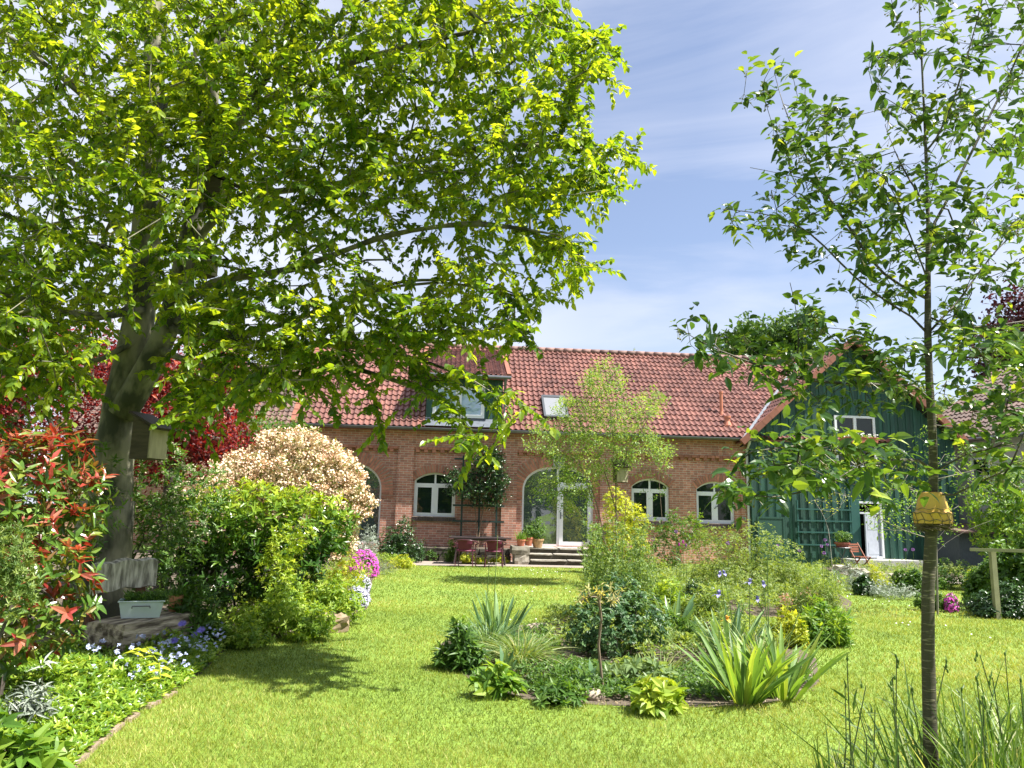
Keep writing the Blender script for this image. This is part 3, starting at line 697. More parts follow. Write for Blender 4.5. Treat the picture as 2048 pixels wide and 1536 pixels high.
g = Geo(); g.bb(bl + .05, br_ - .05, BV + .9, BV + 1.0, -.1, zev - .1); g.build("dark_backing", M_DARK, barn, local=True)  # near-black sheet behind the doorway imitates the unlit interior
g = Geo()
for sgn, w_ in ((-1, ua - hl), (1, hr - ua)):
    ln = math.hypot(w_, tB * w_); d = np.array((-sgn * w_ / ln, 0, tB * w_ / ln)); nn = np.array((sgn * tB * w_ / ln, 0, w_ / ln)) * np.array((1, 1, 1))
    o_ = np.array((ua + sgn * w_, BV - .4, za - tB * w_)); 
    if sgn < 0: tile_sheet(g, o_, (0, 1, 0), d, nn, 9.5, ln, .2, .31)
    else: tile_sheet(g, o_ + np.array((0, 9.5, 0)), (0, -1, 0), d, nn, 9.5, ln, .2, .31)
g.build("roof", M_TILE, barn, local=True)
g = Geo()
for sgn, w_ in ((-1, ua - hl), (1, hr - ua)):
    ln = math.hypot(w_, tB * w_); d = np.array((-sgn * w_ / ln, 0, tB * w_ / ln)); nn = np.array((sgn * tB * w_ / ln, 0, w_ / ln)); o_ = np.array((ua + sgn * w_, BV - .38, za - tB * w_))
    n = int(ln / .33)
    for i in range(n + 1):
        a = o_ + d * min(i * .33, ln - .3); g.box(a + d * .17 + nn * (.03 + .004 * (i % 2)), (.175, .06, .10), np.array([d, (0, 1, 0), nn]).T, random.random())
g.build("verge_tiles", M_VERGE, barn, local=True)
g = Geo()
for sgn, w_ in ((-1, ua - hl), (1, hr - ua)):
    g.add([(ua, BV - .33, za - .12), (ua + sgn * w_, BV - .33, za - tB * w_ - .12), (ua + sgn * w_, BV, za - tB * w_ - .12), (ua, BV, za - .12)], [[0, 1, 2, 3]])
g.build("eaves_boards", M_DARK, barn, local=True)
g = Geo()                                               # lead valley between the two roofs
p0 = np.array((hl - .02, EV + .0, zE + .02)); L_v = 6.0
def vz(u): return za - tB * (ua - u)
pts = []
for k in range(7):
    u = hl + (ua - hl) * k / 6; z = vz(u); v_ = EV + (z - zE) / math.tan(SL); pts.append(np.array((u, v_, z + .075)))
for a, b in zip(pts, pts[1:]): g.add([a + (-.09, -.02, .0), a + (.05, -.0, .03), b + (.05, 0, .03), b + (-.09, -.02, 0)], [[0, 1, 2, 3]])
g.build("valley_flashing", M_LEAD, barn, local=True)
def rectwin(o, v, nv=1, nh=0, root=barn, glass=M_GLASS):
    g = Geo(); rect_frame(g, o.l, o.r, o.zb, o.zs, .08, v - .04, v + .05)
    for k in range(nv): c = o.l + (o.r - o.l) * (k + 1) / (nv + 1); g.bb(c - .05, c + .05, v - .043, v + .05, o.zb + .08, o.zs - .08)
    for k in range(nh): c = o.zb + (o.zs - o.zb) * (k + 1) / (nh + 1); g.bb(o.l + .08, o.r - .08, v - .038, v + .05, c - .05, c + .05)
    f = g.build("window", M_WHITE, root, local=True)
    g = Geo(); g.add([(o.l + .03, v + .01, o.zb + .03), (o.r - .03, v + .01, o.zb + .03), (o.r - .03, v + .01, o.zs - .03), (o.l + .03, v + .01, o.zs - .03)], [[0, 1, 2, 3]]); g.build("pane", glass, f, local=True)
    return f
rectwin(wl_, BV, 1, 1)
g = Geo(); rect_frame(g, dl_.l, dl_.r, dl_.zb - .01, dl_.zs, .07, BV - .02, BV + .08); g.bb(dl_.l + .05, dl_.r - .05, BV, BV + .06, dl_.zs - .42, dl_.zs - .36); df = g.build("door_frame", M_WHITE, barn, local=True)
# white door leaf standing ajar
g = Geo(); hw = .80; ang = R_(-28); ca, sa = math.cos(ang), math.sin(ang); hx = dl_.r - .08
for (a, b, z0, z1) in ((0, hw, dl_.zb + .02, dl_.zs - .44),):
    cpt = (hx - ca * hw / 2, BV + .1 - abs(sa) * hw / 2, (z0 + z1) / 2); rot = np.array([(-ca, -abs(sa), 0), (abs(sa), -ca, 0), (0, 0, 1)]).T
    g.box(cpt, (hw / 2, .022, (z1 - z0) / 2), rot); 
    for zz in (z0 + .3, z1 - .3): g.box((cpt[0], cpt[1], zz), (hw / 2 - .1, .03, .2), rot)
g.build("door_leaf", pmat("grey_door", (.36, .39, .45), .5, noise=.15), barn, local=True)
# panel door on the left and the green slatted rack
a, z1 = HW(1515, 1036, BV - .03); b, _ = HW(1566, 1036, BV - .03)
g = Geo(); g.bb(a, b, BV - .075, BV - .035, .15, z1); rect_frame(g, a - .03, b + .03, .1, z1 + .05, .06, BV - .09, BV - .03); g.build("side_door", pmat("side_door_green", (.022, .08, .058), .55, noise=.3, nscale=6, stretch=(4, 4, .5)), barn, local=True)
g = Geo(); a, zt_ = HW(1592, 1000, BV - .1); b, _ = HW(1702, 1000, BV - .1)
for py in (1019, 1042, 1065, 1090): z_ = HW(1645, py, BV - .1)[1]; g.bb(a, b, BV - .12, BV - .09, z_ - .02, z_ + .025)
for uu in (a + .05, (a + b) / 2, b - .05): g.bb(uu - .02, uu + .02, BV - .09, BV - .03, .35, zt_)
g.bb(b + .0, b + .3, BV - .07, BV - .035, 0.05, zt_ + .1)
g.build("slatted_rack", pmat("rack_green", (.025, .10, .085), .5), barn, local=True)
g = Geo(); g.bb(dl_.l - .6, dl_.r + 1.2, BV - 1.0, BV - .02, -.05, dl_.zb - .02); doorstep = g.build("doorstep", M_STONE, barn, local=True)
# flower box hung under the barn window
fa, fz = HW(1684, 885, BV - .2); fb, fz1 = HW(1752, 875, BV - .2)
fbx = thing("flower_box", "long terracotta flower box of white and red blooms hung in the barn window", "flower box", HX((fa + fb) / 2, BV - .2, fz), YAW)
g = Geo(); g.box((0, 0, .1), ((fb - fa) / 2, .11, .09), None, .5, 1.03); g.bb(-(fb - fa) / 2 - .02, (fb - fa) / 2 + .02, -.13, .13, .17, .20); g.build("trough", M_CLAY, fbx, local=True)
M_FLW = pmat("white_petals", (.75, .74, .70), .6); M_LGRN = leafmat("plain_leaf", [(0, (.04, .10, .02)), (.6, (.09, .19, .035)), (1, (.16, .27, .05))])
g = Geo(); n = 160; p = np.stack([RNG.uniform(-(fb - fa) / 2, (fb - fa) / 2, n), RNG.uniform(-.12, .12, n), RNG.uniform(.18, .26, n)], 1); leaves(g, p, rv(n) + (0, -.4, .8), rv(n) + (0, -1, 1), .07, .05, SMALL); g.build("plants", M_LGRN, fbx, local=True)
g = Geo(); n = 90; p = np.stack([RNG.uniform(-(fb - fa) / 2, (fb - fa) / 2, n), RNG.uniform(-.14, 0, n), RNG.uniform(.22, .32, n)], 1); leaves(g, p, rv(n), rv(n) + (0, -1.5, 1), .06, .06, SMALL); g.build("blooms", M_FLW, fbx, local=True)

# ================================================================== HOUSE ON THE RIGHT, LOW BUILDING ON THE LEFT
def plain_house(name, label, cat, x0, x1, y0, y1, ze, zr, ridge_along_y, tile, wallm, rz=0, org=(0, 0, 0), rwid=.22):
    r = thing(name, label, cat, org, rz); g = Geo(); g.bb(x0, x1, y0, y1, -.1, ze); g.build("wall", wallm, r, local=True); g = Geo(); h = Geo()
    if ridge_along_y:
        xm = (x0 + x1) / 2; w_ = (x1 - x0) / 2 + .5; t_ = (zr - ze) / ((x1 - x0) / 2); ln = w_ * math.hypot(1, t_)
        for sg in (-1, 1):
            d = np.array((-sg, 0, t_)) / math.hypot(1, t_); nn = np.array((sg * t_, 0, 1)) / math.hypot(1, t_); o_ = np.array((xm + sg * w_, y0 - .5 if sg < 0 else y1 + .5, zr - t_ * w_))
            tile_sheet(g, o_, (0, 1, 0) if sg < 0 else (0, -1, 0), d, nn, y1 - y0 + 1, ln, rwid, .33, .03)
    else:
        ym = (y0 + y1) / 2; w_ = (y1 - y0) / 2 + .5; t_ = (zr - ze) / ((y1 - y0) / 2); ln = w_ * math.hypot(1, t_)
        for sg in (-1, 1):
            d = np.array((0, -sg, t_)) / math.hypot(1, t_); nn = np.array((0, sg * t_, 1)) / math.hypot(1, t_); o_ = np.array((x0 - .5 if sg < 0 else x1 + .5, ym + sg * w_, zr - t_ * w_))
            tile_sheet(g, o_, (1, 0, 0) if sg < 0 else (-1, 0, 0), d, nn, x1 - x0 + 1, ln, rwid, .33, .03)
        for xx in (x0, x1): h = Geo(); h.add([(xx, y0, ze), (xx, y1, ze), (xx, ym, zr - .05)], [[0, 1, 2, 2]]); h.build("gable", wallm, r, local=True)
    g.build("roof", tile, r, local=True); return r
M_REND = pmat("pale_render", (.45, .44, .43), .9, noise=.15, nscale=2)
# eave line of the right house runs (1900,880)->(2048,868) in the photo, ridge far up right
pR0 = P(1902, 884, 27.0); pR1 = P(2060, 876, 24.0)
rz = math.atan2(pR1.y - pR0.y, pR1.x - pR0.x); Lr = 12
nh = plain_house("neighbour_house", "white rendered house with brown tiled roof, dish and chimney right of the barn", "house", -1.6, Lr, .5, 8.5, pR0.z + .45, pR0.z + 3.3, False, M_TILEB, M_REND, rz, (pR0.x, pR0.y, 0))
zz = pR0.z
def NHL(px, py, v):   # pixel to local u,z of the right house on plane v
    dx = Vector((math.cos(rz), math.sin(rz), 0)); dn = Vector((-math.sin(rz), math.cos(rz), 0)); o = Vector((pR0.x, pR0.y, 0)) + dn * v; d = ray(px, py); t = (o - CAM).dot(dn) / d.dot(dn); q = CAM + d * t - Vector((pR0.x, pR0.y, 0)); return q.dot(dx), q.z
g = Geo(); a, z1 = NHL(1942, 916, .45); b, z0 = NHL(1985, 955, .45); rect_frame(g, a, b, z0, z1, .08, .40, .52); f = g.build("window", M_WHITE, nh, local=True); g = Geo(); g.add([(a, .46, z0), (b, .46, z0), (b, .46, z1), (a, .46, z1)], [[0, 1, 2, 3]]); g.build("pane", M_GLASS, f, local=True)
g = Geo(); g.tube([(-1.9, -.1, zz + .0), (Lr, -.1, zz - .02)], .07, 8); g.build("gutter", M_ZINC, nh, local=True)
a, z0 = NHL(2000, 842, 2.2); _, z1 = NHL(2000, 795, 2.2); g = Geo(); g.lathe((a, 2.2, z0 - .4), [(.13, 0), (.12, .45), (.09, .5), (.09, z1 - z0 + .3), (.13, z1 - z0 + .3), (.13, z1 - z0 + .42), (0, z1 - z0 + .45)], 14); g.build("steel_chimney", pmat("steel", (.6, .61, .62), .3, metal=.8), nh, local=True, smooth=True)
a, z0 = NHL(1966, 850, 1.2); g = Geo(); g.lathe((a, 1.2, z0 - .2), [(.05, 0), (.05, .45), (.08, .45), (.08, .52), (0, .52)], 10); g.build("vent_pipe", pmat("black_pipe", (.02, .02, .02), .5), nh, local=True)
a, z0 = NHL(2028, 806, 2.2); g = Geo(); k = 16; rr = .42
V = []; 
for ir in range(5):
    for j in range(k): x = rr * ir / 4; V.append((a + x * math.cos(j * 2 * math.pi / k), 2.0 + .35 * (x / rr) ** 2 * -.4 + .1, z0 + x * math.sin(j * 2 * math.pi / k)))
g.add(V, [[i * k + j, i * k + (j + 1) % k, (i + 1) * k + (j + 1) % k, (i + 1) * k + j] for i in range(4) for j in range(k)]); g.tube([(a, 2.15, z0), (a, 2.2, z0 - .9)], .025); g.tube([(a, 2.05, z0 - .38), (a + .05, 1.6, z0 - .05)], .015); g.build("satellite_dish", pmat("dish", (.22, .24, .27), .5), nh, local=True)
pl = P(575, 850, 30)
plain_house("outbuilding", "low outbuilding with weathered brown roof half hidden behind the left shrubs", "outbuilding", -9, 0, 0, 8, pl.z - .2, pl.z + 3.2, False, M_TILEB, M_BRICK, YAW, (pl.x + .6, pl.y, 0))
# ================================================================== GROUND
def gp(poly, z=0): return [tuple(G(x, y, z))[:2] for x, y in poly]
LEFTBED = [(70, 1640), (130, 1536), (230, 1450), (310, 1405), (400, 1350), (440, 1310), (470, 1285), (560, 1277), (640, 1265), (700, 1247), (735, 1217), (745, 1160), (765, 1140), (832, 1129),
           (832, 1112), (600, 1100), (-600, 1100), (-900, 1640)]
MIDBED = [(878, 1290), (895, 1325), (950, 1368), (1050, 1400), (1200, 1411), (1350, 1416), (1500, 1413), (1590, 1398), (1640, 1366), (1632, 1318), (1575, 1285), (1480, 1262), (1400, 1230), (1450, 1228), (1560, 1236), (1692, 1230),
          (1705, 1205), (1650, 1172), (1640, 1150), (1500, 1138), (1300, 1136), (1190, 1140), (1165, 1180), (1160, 1225), (1100, 1245), (1000, 1255), (920, 1268)]
HERBBED = [(1640, 1140), (1690, 1150), (1760, 1165), (1850, 1160), (1925, 1160), (1925, 1128), (1640, 1122)]
RIGHTBED = [(1925, 1180), (1950, 1195), (2060, 1215), (2300, 1240), (2300, 1130), (1925, 1150)]
POLES = [gp(p) for p in (LEFTBED, MIDBED, HERBBED, RIGHTBED)]
def lawnmat():
    m, t, b = newmat("lawn"); l = t.links.new; tc = N(t, 'ShaderNodeTexCoord')
    n = N(t, 'ShaderNodeTexNoise'); n.inputs['Scale'].default_value = .8; n.inputs['Detail'].default_value = 6; l(tc.outputs['Object'], n.inputs['Vector'])
    n2 = N(t, 'ShaderNodeTexNoise'); n2.inputs['Scale'].default_value = 28; n2.inputs['Detail'].default_value = 8; l(tc.outputs['Object'], n2.inputs['Vector'])
    cr = N(t, 'ShaderNodeValToRGB'); e = cr.color_ramp.elements; e[0].position = .3; e[0].color = (.12, .20, .02, 1); e[1].position = .7; e[1].color = (.20, .30, .035, 1); l(n.outputs[0], cr.inputs[0])
    r = N(t, 'ShaderNodeMapRange'); r.inputs['From Min'].default_value = .3; r.inputs['From Max'].default_value = .7; r.inputs['To Min'].default_value = .6; r.inputs['To Max'].default_value = 1.25; l(n2.outputs[0], r.inputs[0])
    x = N(t, 'ShaderNodeMix', data_type='RGBA', blend_type='MULTIPLY'); x.inputs[0].default_value = 1; l(cr.outputs[0], x.inputs[6]); l(r.outputs[0], x.inputs[7]); l(x.outputs[2], b.inputs['Base Color'])
    b.inputs['Roughness'].default_value = .8; bp = N(t, 'ShaderNodeBump'); bp.inputs['Strength'].default_value = .6; bp.inputs['Distance'].default_value = .03; l(n2.outputs[0], bp.inputs['Height']); l(bp.outputs[0], b.inputs['Normal'])
    return m
g = Geo(); g.add([(-400, -100, 0), (400, -100, 0), (400, 900, 0), (-400, 900, 0)], [[0, 1, 2, 3]]); tag(g.build("lawn", lawnmat()), kind='structure')
M_SOIL = pmat("soil", (.13, .10, .07), .95, noise=.55, nscale=9, bump=.8, bscale=40)
for pl_ in POLES:
    g = Geo(); g.poly([(x, y, .004) for x, y in pl_]); tag(g.build("soil", M_SOIL), kind='structure')
# patio strip in front of the house, path on the right
M_PAVE = pmat("paving", (.30, .25, .21), .85, noise=.3, nscale=2.2, bump=.3, bscale=20)
PAT = gp([(828, 1131), (1000, 1133), (1190, 1137), (1240, 1139)]) + [tuple(HX(HW(1240, 1100)[0], 0, 0))[:2], tuple(HX(HW(780, 1100)[0], 0, 0))[:2]]
g = Geo(); g.poly([(x, y, .008) for x, y in PAT]); tag(g.build("patio", M_PAVE), kind='structure')
PTH = gp([(1880, 1166), (1960, 1172), (2300, 1190), (2300, 1178), (1960, 1161), (1880, 1157)])
g = Geo(); g.poly([(x, y, .012) for x, y in PTH]); tag(g.build("path", pmat("path_slabs", (.5, .44, .38), .9, noise=.2, nscale=3)), kind='structure')
# grass blades
def excluded(x, y):
    e = np.zeros(len(x), bool)
    for p in POLES + [PAT, PTH]: e |= inpoly(x, y, p)
    return e
def lumps(x, y): return (np.sin(x * 1.3 + 1.1 * np.sin(y * .9)) + np.sin(y * 1.7 + 2 * np.sin(x * .6)) + np.sin((x + y) * 3.1) * .5) / 2.5
g = Geo()
for (y0, y1, dens, h, w) in ((3.0, 5.2, 7000, .034, .0042), (5.2, 8, 4200, .032, .0055), (8, 12.5, 1900, .032, .008), (12.5, 24, 600, .032, .014)):
    A = (y1 - y0) * (y1 + 1.0) * 1.42; n = int(A * dens); y = RNG.uniform(y0, y1, n); x = RNG.uniform(-.71, .71, n) * (y1 + 1.0)
    px, py, _ = project(np.stack([x, y, 0 * x], 1)); k = (px > -40) & (px < 2090) & (py < 1600) & ~excluded(x, y); x, y = x[k], y[k]; n = len(x)
    lm = lumps(x, y); hh = h * (.6 + .7 * RNG.random(n)) * (1 + .25 * lm); th = RNG.random(n) * 6.28; ln = RNG.normal(0, .62, (n, 2))
    bx = np.stack([np.cos(th), np.sin(th), 0 * th], 1) * (w * (.6 + .8 * RNG.random(n)))[:, None] * .5; p = np.stack([x, y, 0 * x], 1)
    tip = p + np.stack([ln[:, 0] * hh, ln[:, 1] * hh, hh], 1)
    V = np.stack([p - bx, p + bx, tip], 1).reshape(-1, 3); q = np.arange(n * 3).reshape(-1, 3)
    g.add(V, q, np.repeat(np.clip(.5 + .27 * lm + .10 * np.sin(x * 9 + 3 * np.sin(y * 5)) * np.sin(y * 11) + RNG.normal(0, .19, n), 0, 1), 3))
M_GRASS = leafmat("grass_blade", [(0, (.055, .11, .012)), (.35, (.165, .235, .030)), (.7, (.30, .35, .062)), (1, (.54, .50, .20))], trans=.35, rough=.6, tgain=(1.5, 1.3, .5), spec=.25)
tag(g.build("grass", M_GRASS), kind='stuff')
# daisies scattered in the far lawn
g = Geo(); n = 900; y = RNG.uniform(9, 22, n); x = RNG.uniform(-2, 13, n); k = (np.sin(x * 1.1) + np.sin(y * 1.3 + x) > 1.0) & ~excluded(x, y); x, y = x[k], y[k]; n = len(x); p = np.stack([x, y, np.full(n, .045)], 1)
leaves(g, p - (.012, 0, 0), np.tile([[1., 0, .1]], (n, 1)), np.tile([[0, -.5, 1.]], (n, 1)), .024, .024, SMALL); tag(g.build("daisies", M_FLW), kind='stuff')
# brick edging along the left bed
M_EDGE = pmat("edging_brick", (.34, .25, .19), .9, noise=.35, nscale=12, bump=.4)
ed = [G(*p) for p in ((95, 1590), (135, 1536), (185, 1490), (235, 1452), (275, 1425), (318, 1400), (345, 1385))]
acc = 0; pt = []
for a, b in zip(ed, ed[1:]):
    k = max(1, int((b - a).length / .205))
    for j in range(k): pt.append((a.lerp(b, (j + .5) / k), (b - a).normalized()))
ORD = ["nearest brick of the pinkish lawn edging", "second brick of the lawn edging from the bottom edge", "third brick of the lawn edging from the bottom edge", "fourth brick of the lawn edging from the bottom edge", "fifth brick of the lawn edging from the bottom edge",
       "sixth brick of the lawn edging from the bottom edge", "seventh brick of the lawn edging from the bottom edge", "eighth brick of the lawn edging from the bottom edge", "ninth brick of the lawn edging from the bottom edge", "tenth brick of the lawn edging from the bottom edge"]
for i, (p, d) in enumerate(pt):
    g = Geo(); L2 = .095; W2 = .055; z = .02
    g.box((0, 0, 0), (L2, W2, .028), None, .5, .94); o = g.build("edging_brick", M_EDGE)
    o.location = (p.x, p.y, z - .022); o.rotation_euler = (random.uniform(-.05, .05), random.uniform(-.05, .05), math.atan2(d.y, d.x) + random.uniform(-.06, .06))
    px, py, _ = project(np.array([tuple(p)])); 
    lab = "flat pinkish brick of the lawn edging, " + ("lying at the bottom edge of the photo" if py[0] > 1500 else ["the topmost under the blue flowers", "second from the top end of the row", "third from the top end of the row", "fourth from the top end of the row", "fifth from the top end of the row", "sixth from the top end of the row", "seventh from the top end of the row", "eighth from the top end of the row", "ninth from the top end of the row", "tenth from the top end of the row"][min(9, len(pt) - 1 - i)])
    tag(o, lab, "edging brick", "bricks edging the left flower bed")

# ================================================================== STEPS, LOW WALLS, PATIO THINGS
M_SAND = pmat("sandstone", (.30, .27, .22), .9, noise=.5, nscale=5, col2=(.13, .12, .09), bump=.6, bscale=12)
def rough_box(g, c, h, rot=None, j=.012, n=(4, 3, 3), rnd=.5):
    """a stone with slightly uneven faces"""
    nx, ny, nz_ = n; P_ = {}; V = []; Q = []
    def vid(i, k, l_):
        if (i, k, l_) not in P_:
            p = np.array([(2 * i / nx - 1) * h[0], (2 * k / ny - 1) * h[1], (2 * l_ / nz_ - 1) * h[2]])
            m = sum(x in (0, y) for x, y in ((i, nx), (k, ny), (l_, nz_)))
            if m >= 2: p *= (1 - .035 * (m - 1))
            p += np.array([random.uniform(-j, j) for _ in range(3)]); 
            if rot is not None: p = np.array(rot) @ p
            P_[(i, k, l_)] = len(V); V.append(p + np.array(c))
        return P_[(i, k, l_)]
    for i in range(nx):
        for k in range(ny): Q += [[vid(i, k, 0), vid(i, k + 1, 0), vid(i + 1, k + 1, 0), vid(i + 1, k, 0)], [vid(i, k, nz_), vid(i + 1, k, nz_), vid(i + 1, k + 1, nz_), vid(i, k + 1, nz_)]]
        for l_ in range(nz_): Q += [[vid(i, 0, l_), vid(i + 1, 0, l_), vid(i + 1, 0, l_ + 1), vid(i, 0, l_ + 1)], [vid(i, ny, l_), vid(i, ny, l_ + 1), vid(i + 1, ny, l_ + 1), vid(i + 1, ny, l_)]]
    for k in range(ny):
        for l_ in range(nz_): Q += [[vid(0, k, l_), vid(0, k, l_ + 1), vid(0, k + 1, l_ + 1), vid(0, k + 1, l_)], [vid(nx, k, l_), vid(nx, k + 1, l_), vid(nx, k + 1, l_ + 1), vid(nx, k, l_ + 1)]]
    g.add(V, Q, rnd)
M_TREAD = pmat("sunlit_tread", (.42, .39, .33), .85, noise=.4, nscale=5, bump=.5, bscale=14); M_WALLST = pmat("dark_wall_shaded_riser", (.07, .062, .045), .95, noise=.5, nscale=4, bump=.6, bscale=10)  # lit treads pale, shaded risers dark: light put into the stone colours
st = thing("stone_steps", "three weathered sandstone steps up to the white glass door", "steps", HO, YAW)
sa, sb = HW(1054, 1110, -1.0)[0], HW(1186, 1110, -1.0)[0]
for i, (z1, v0, v1) in enumerate(((.16, -1.9, -1.5), (.32, -1.52, -1.1), (.478, -1.12, RV))):
    g = Geo(); cuts = sorted([sa, sb] + [sa + (sb - sa) * f for f in ((.55,), (.36,), (.47,))[i]])
    for a, b in zip(cuts, cuts[1:]): rough_box(g, ((a + b) / 2, (v0 + v1) / 2 - .02, z1 - .02), ((b - a) / 2 - .002, (v1 - v0) / 2 + .015, .02), None, .005, (6, 3, 1), random.random())
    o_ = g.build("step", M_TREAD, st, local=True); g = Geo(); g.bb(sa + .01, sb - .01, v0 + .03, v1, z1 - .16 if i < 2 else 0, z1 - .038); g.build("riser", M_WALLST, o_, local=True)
pier = thing("stone_pier", "squat sandstone pier beside the steps carrying three flower pots", "pier", HX((HW(1043, 1110, -1.7)[0]), -1.6, 0), YAW)
pa, pb = HW(1024, 1110, -1.75)[0], HW(1054, 1110, -1.75)[0]; hwid = (pb - pa) / 2
g = Geo(); rough_box(g, (0, .25, .15), (hwid, .5, .15), None, .015, (4, 4, 3)); pb1 = g.build("lower_block", pmat("pale_block", (.45, .41, .34), .9, noise=.4, nscale=8, bump=.5), pier, local=True)
g = Geo(); rough_box(g, (-.03, .25, .42), (hwid + .05, .52, .12), None, .015, (4, 4, 2)); g.build("upper_block", M_SAND, pier, local=True)
lw = thing("low_stone_wall", "low dark mossy sandstone wall below the trellis behind the patio table", "low wall", HO, YAW)
g = Geo(); a0 = HW(828, 1110, -1.0)[0]; a1 = HW(1022, 1110, -1.0)[0]; u = a0; row = 0
for row, zc in enumerate((.11, .31)):
    u = a0 - row * .3
    while u < a1:
        w = random.uniform(.5, .9); b = min(a1, u + w); rough_box(g, ((u + b) / 2, -.85 + row * .05, zc), ((b - u) / 2 - .006, .16, .095), None, .014, (4, 3, 2), random.random()); u = b
g.build("stone_courses", M_WALLST, lw, local=True)
g = Geo(); g.add([(a0, -.8, .38), (a1, -.8, .38), (a1, RV, .42), (a0, RV, .42)], [[0, 1, 2, 3]]); g.build("soil_top", M_SOIL, lw, local=True)
# pots and potted plants
def pot(g, r0, r1, h, rim=.03): g.lathe((0, 0, 0), [(0, 0), (r0, 0), (r1 * .97, h - rim * 1.6), (r1 * 1.06, h - rim * 1.6), (r1 * 1.06, h), (r1 * .93, h), (r1 * .88, h - .05), (0, h - .05)], 18)
def potted(name, label, cat, loc, r0, r1, h, mat, leafm, kind, ph, pr, n=160, group=None):
    t = thing(name, label, cat, loc, 0, group); g = Geo(); pot(g, r0, r1, h); g.build("pot", mat, t, local=True, smooth=False); g = Geo()
    if kind == 'grass':
        p = np.stack([RNG.normal(0, r1 * .4, n), RNG.normal(0, r1 * .4, n), np.full(n, h - .04)], 1); d = rv(n, .35) + (0, 0, 1); leaves(g, p, d, rv(n) + (0, -1, .3), ph * (.6 + .6 * RNG.random(n)), .012, STRAP, .1, .3)
    else:
        p, o = lobe_points(n, [(0, 0, h + ph * .45, pr, pr, ph * .55)], .3, h - .04); rosettes(g, p, o + (0, 0, .5), 4, .06, .03)
        for k in range(6): q = p[k * 7]; g.tube([(0, 0, h - .05), (q[0] * .4, q[1] * .4, h + ph * .25), tuple(q)], .006, 4)
    g.build("foliage", leafm, t, local=True); return t
M_LBRI = leafmat("bright_leaf", [(0, (.07, .16, .02)), (.5, (.14, .27, .03)), (1, (.27, .38, .05))])
M_LMID = leafmat("mid_leaf", [(0, (.04, .10, .02)), (.5, (.085, .18, .03)), (1, (.15, .26, .05))])
M_LDRK = leafmat("dark_leaf", [(0, (.015, .045, .012)), (.6, (.03, .08, .018)), (1, (.07, .15, .03))], trans=.2, rough=.3, spec=.6)
M_LGRY = leafmat("grey_leaf", [(0, (.20, .25, .18)), (.5, (.32, .38, .30)), (1, (.48, .52, .45))], trans=.2, tgain=(1, 1, .8))
M_LYEL = leafmat("golden_leaf", [(0, (.18, .26, .02)), (.5, (.36, .43, .03)), (1, (.58, .60, .06))])
zp = .54; vp = -1.5
potted("potted_plant", "terracotta pot of upright grassy leaves, leftmost on the stone pier", "potted plant", HX(HW(1042, 1090, vp)[0], vp + .05, zp), .10, .135, .20, M_CLAY, M_LBRI, 'grass', .28, .1)
potted("potted_plant", "plain terracotta pot with a leafy plant between two other pots by the door", "potted plant", HX(HW(1058, 1090, vp)[0] + .02, vp + .35, zp), .10, .14, .26, M_CLAY, M_LMID, 'bush', .35, .18)
potted("potted_plant", "round tan pot with low bright plant and tall twiggy bush by the door", "potted plant", HX(HW(1075, 1090, -1.0)[0], -1.0, .48), .13, .19, .27, pmat("tan_pot", (.42, .27, .13), .7, noise=.3), M_LMID, 'bush', .62, .25, 220)
potted("potted_plant", "dark red pot with a small dark shrub right of the glass door", "potted plant", HX(HW(1212, 1090, -.7)[0], -.35, .0), .14, .2, .72, pmat("red_pot", (.30, .06, .04), .6), M_LDRK, 'bush', .5, .2)
# table and chairs
M_TBL = pmat("table_dark", (.045, .032, .035), .4); M_PLUM = pmat("plum_plastic", (.12, .018, .05), .55, spec=.25); M_PLUMD = pmat("plum_tube", (.075, .02, .03), .35)
YT = 22.6; t1, t2 = P(897, 1073, YT), P(1022, 1078, YT + .15); tcx = (t1 + t2) / 2; TL = (t2 - t1).length
tb = thing("patio_table", "long dark garden table with thin top on the patio below the trellis", "table", (tcx.x, tcx.y + .3, 0), YAW * .3)
g = Geo(); g.bb(-TL / 2, TL / 2, -.42, .42, .755, .79); g.build("tabletop", M_TBL, tb, local=True); g = Geo(); g.bb(-TL / 2 + .15, TL / 2 - .15, -.34, .34, .70, .752); g.build("apron", M_TBL, tb, local=True)
for sx in (-1, 1):
    for sy in (-1, 1): g = Geo(); g.beam((sx * (TL / 2 - .28), sy * .32, .70), (sx * (TL / 2 - .18), sy * .36, 0), .05, .05); g.build("leg", M_TBL, tb, local=True)
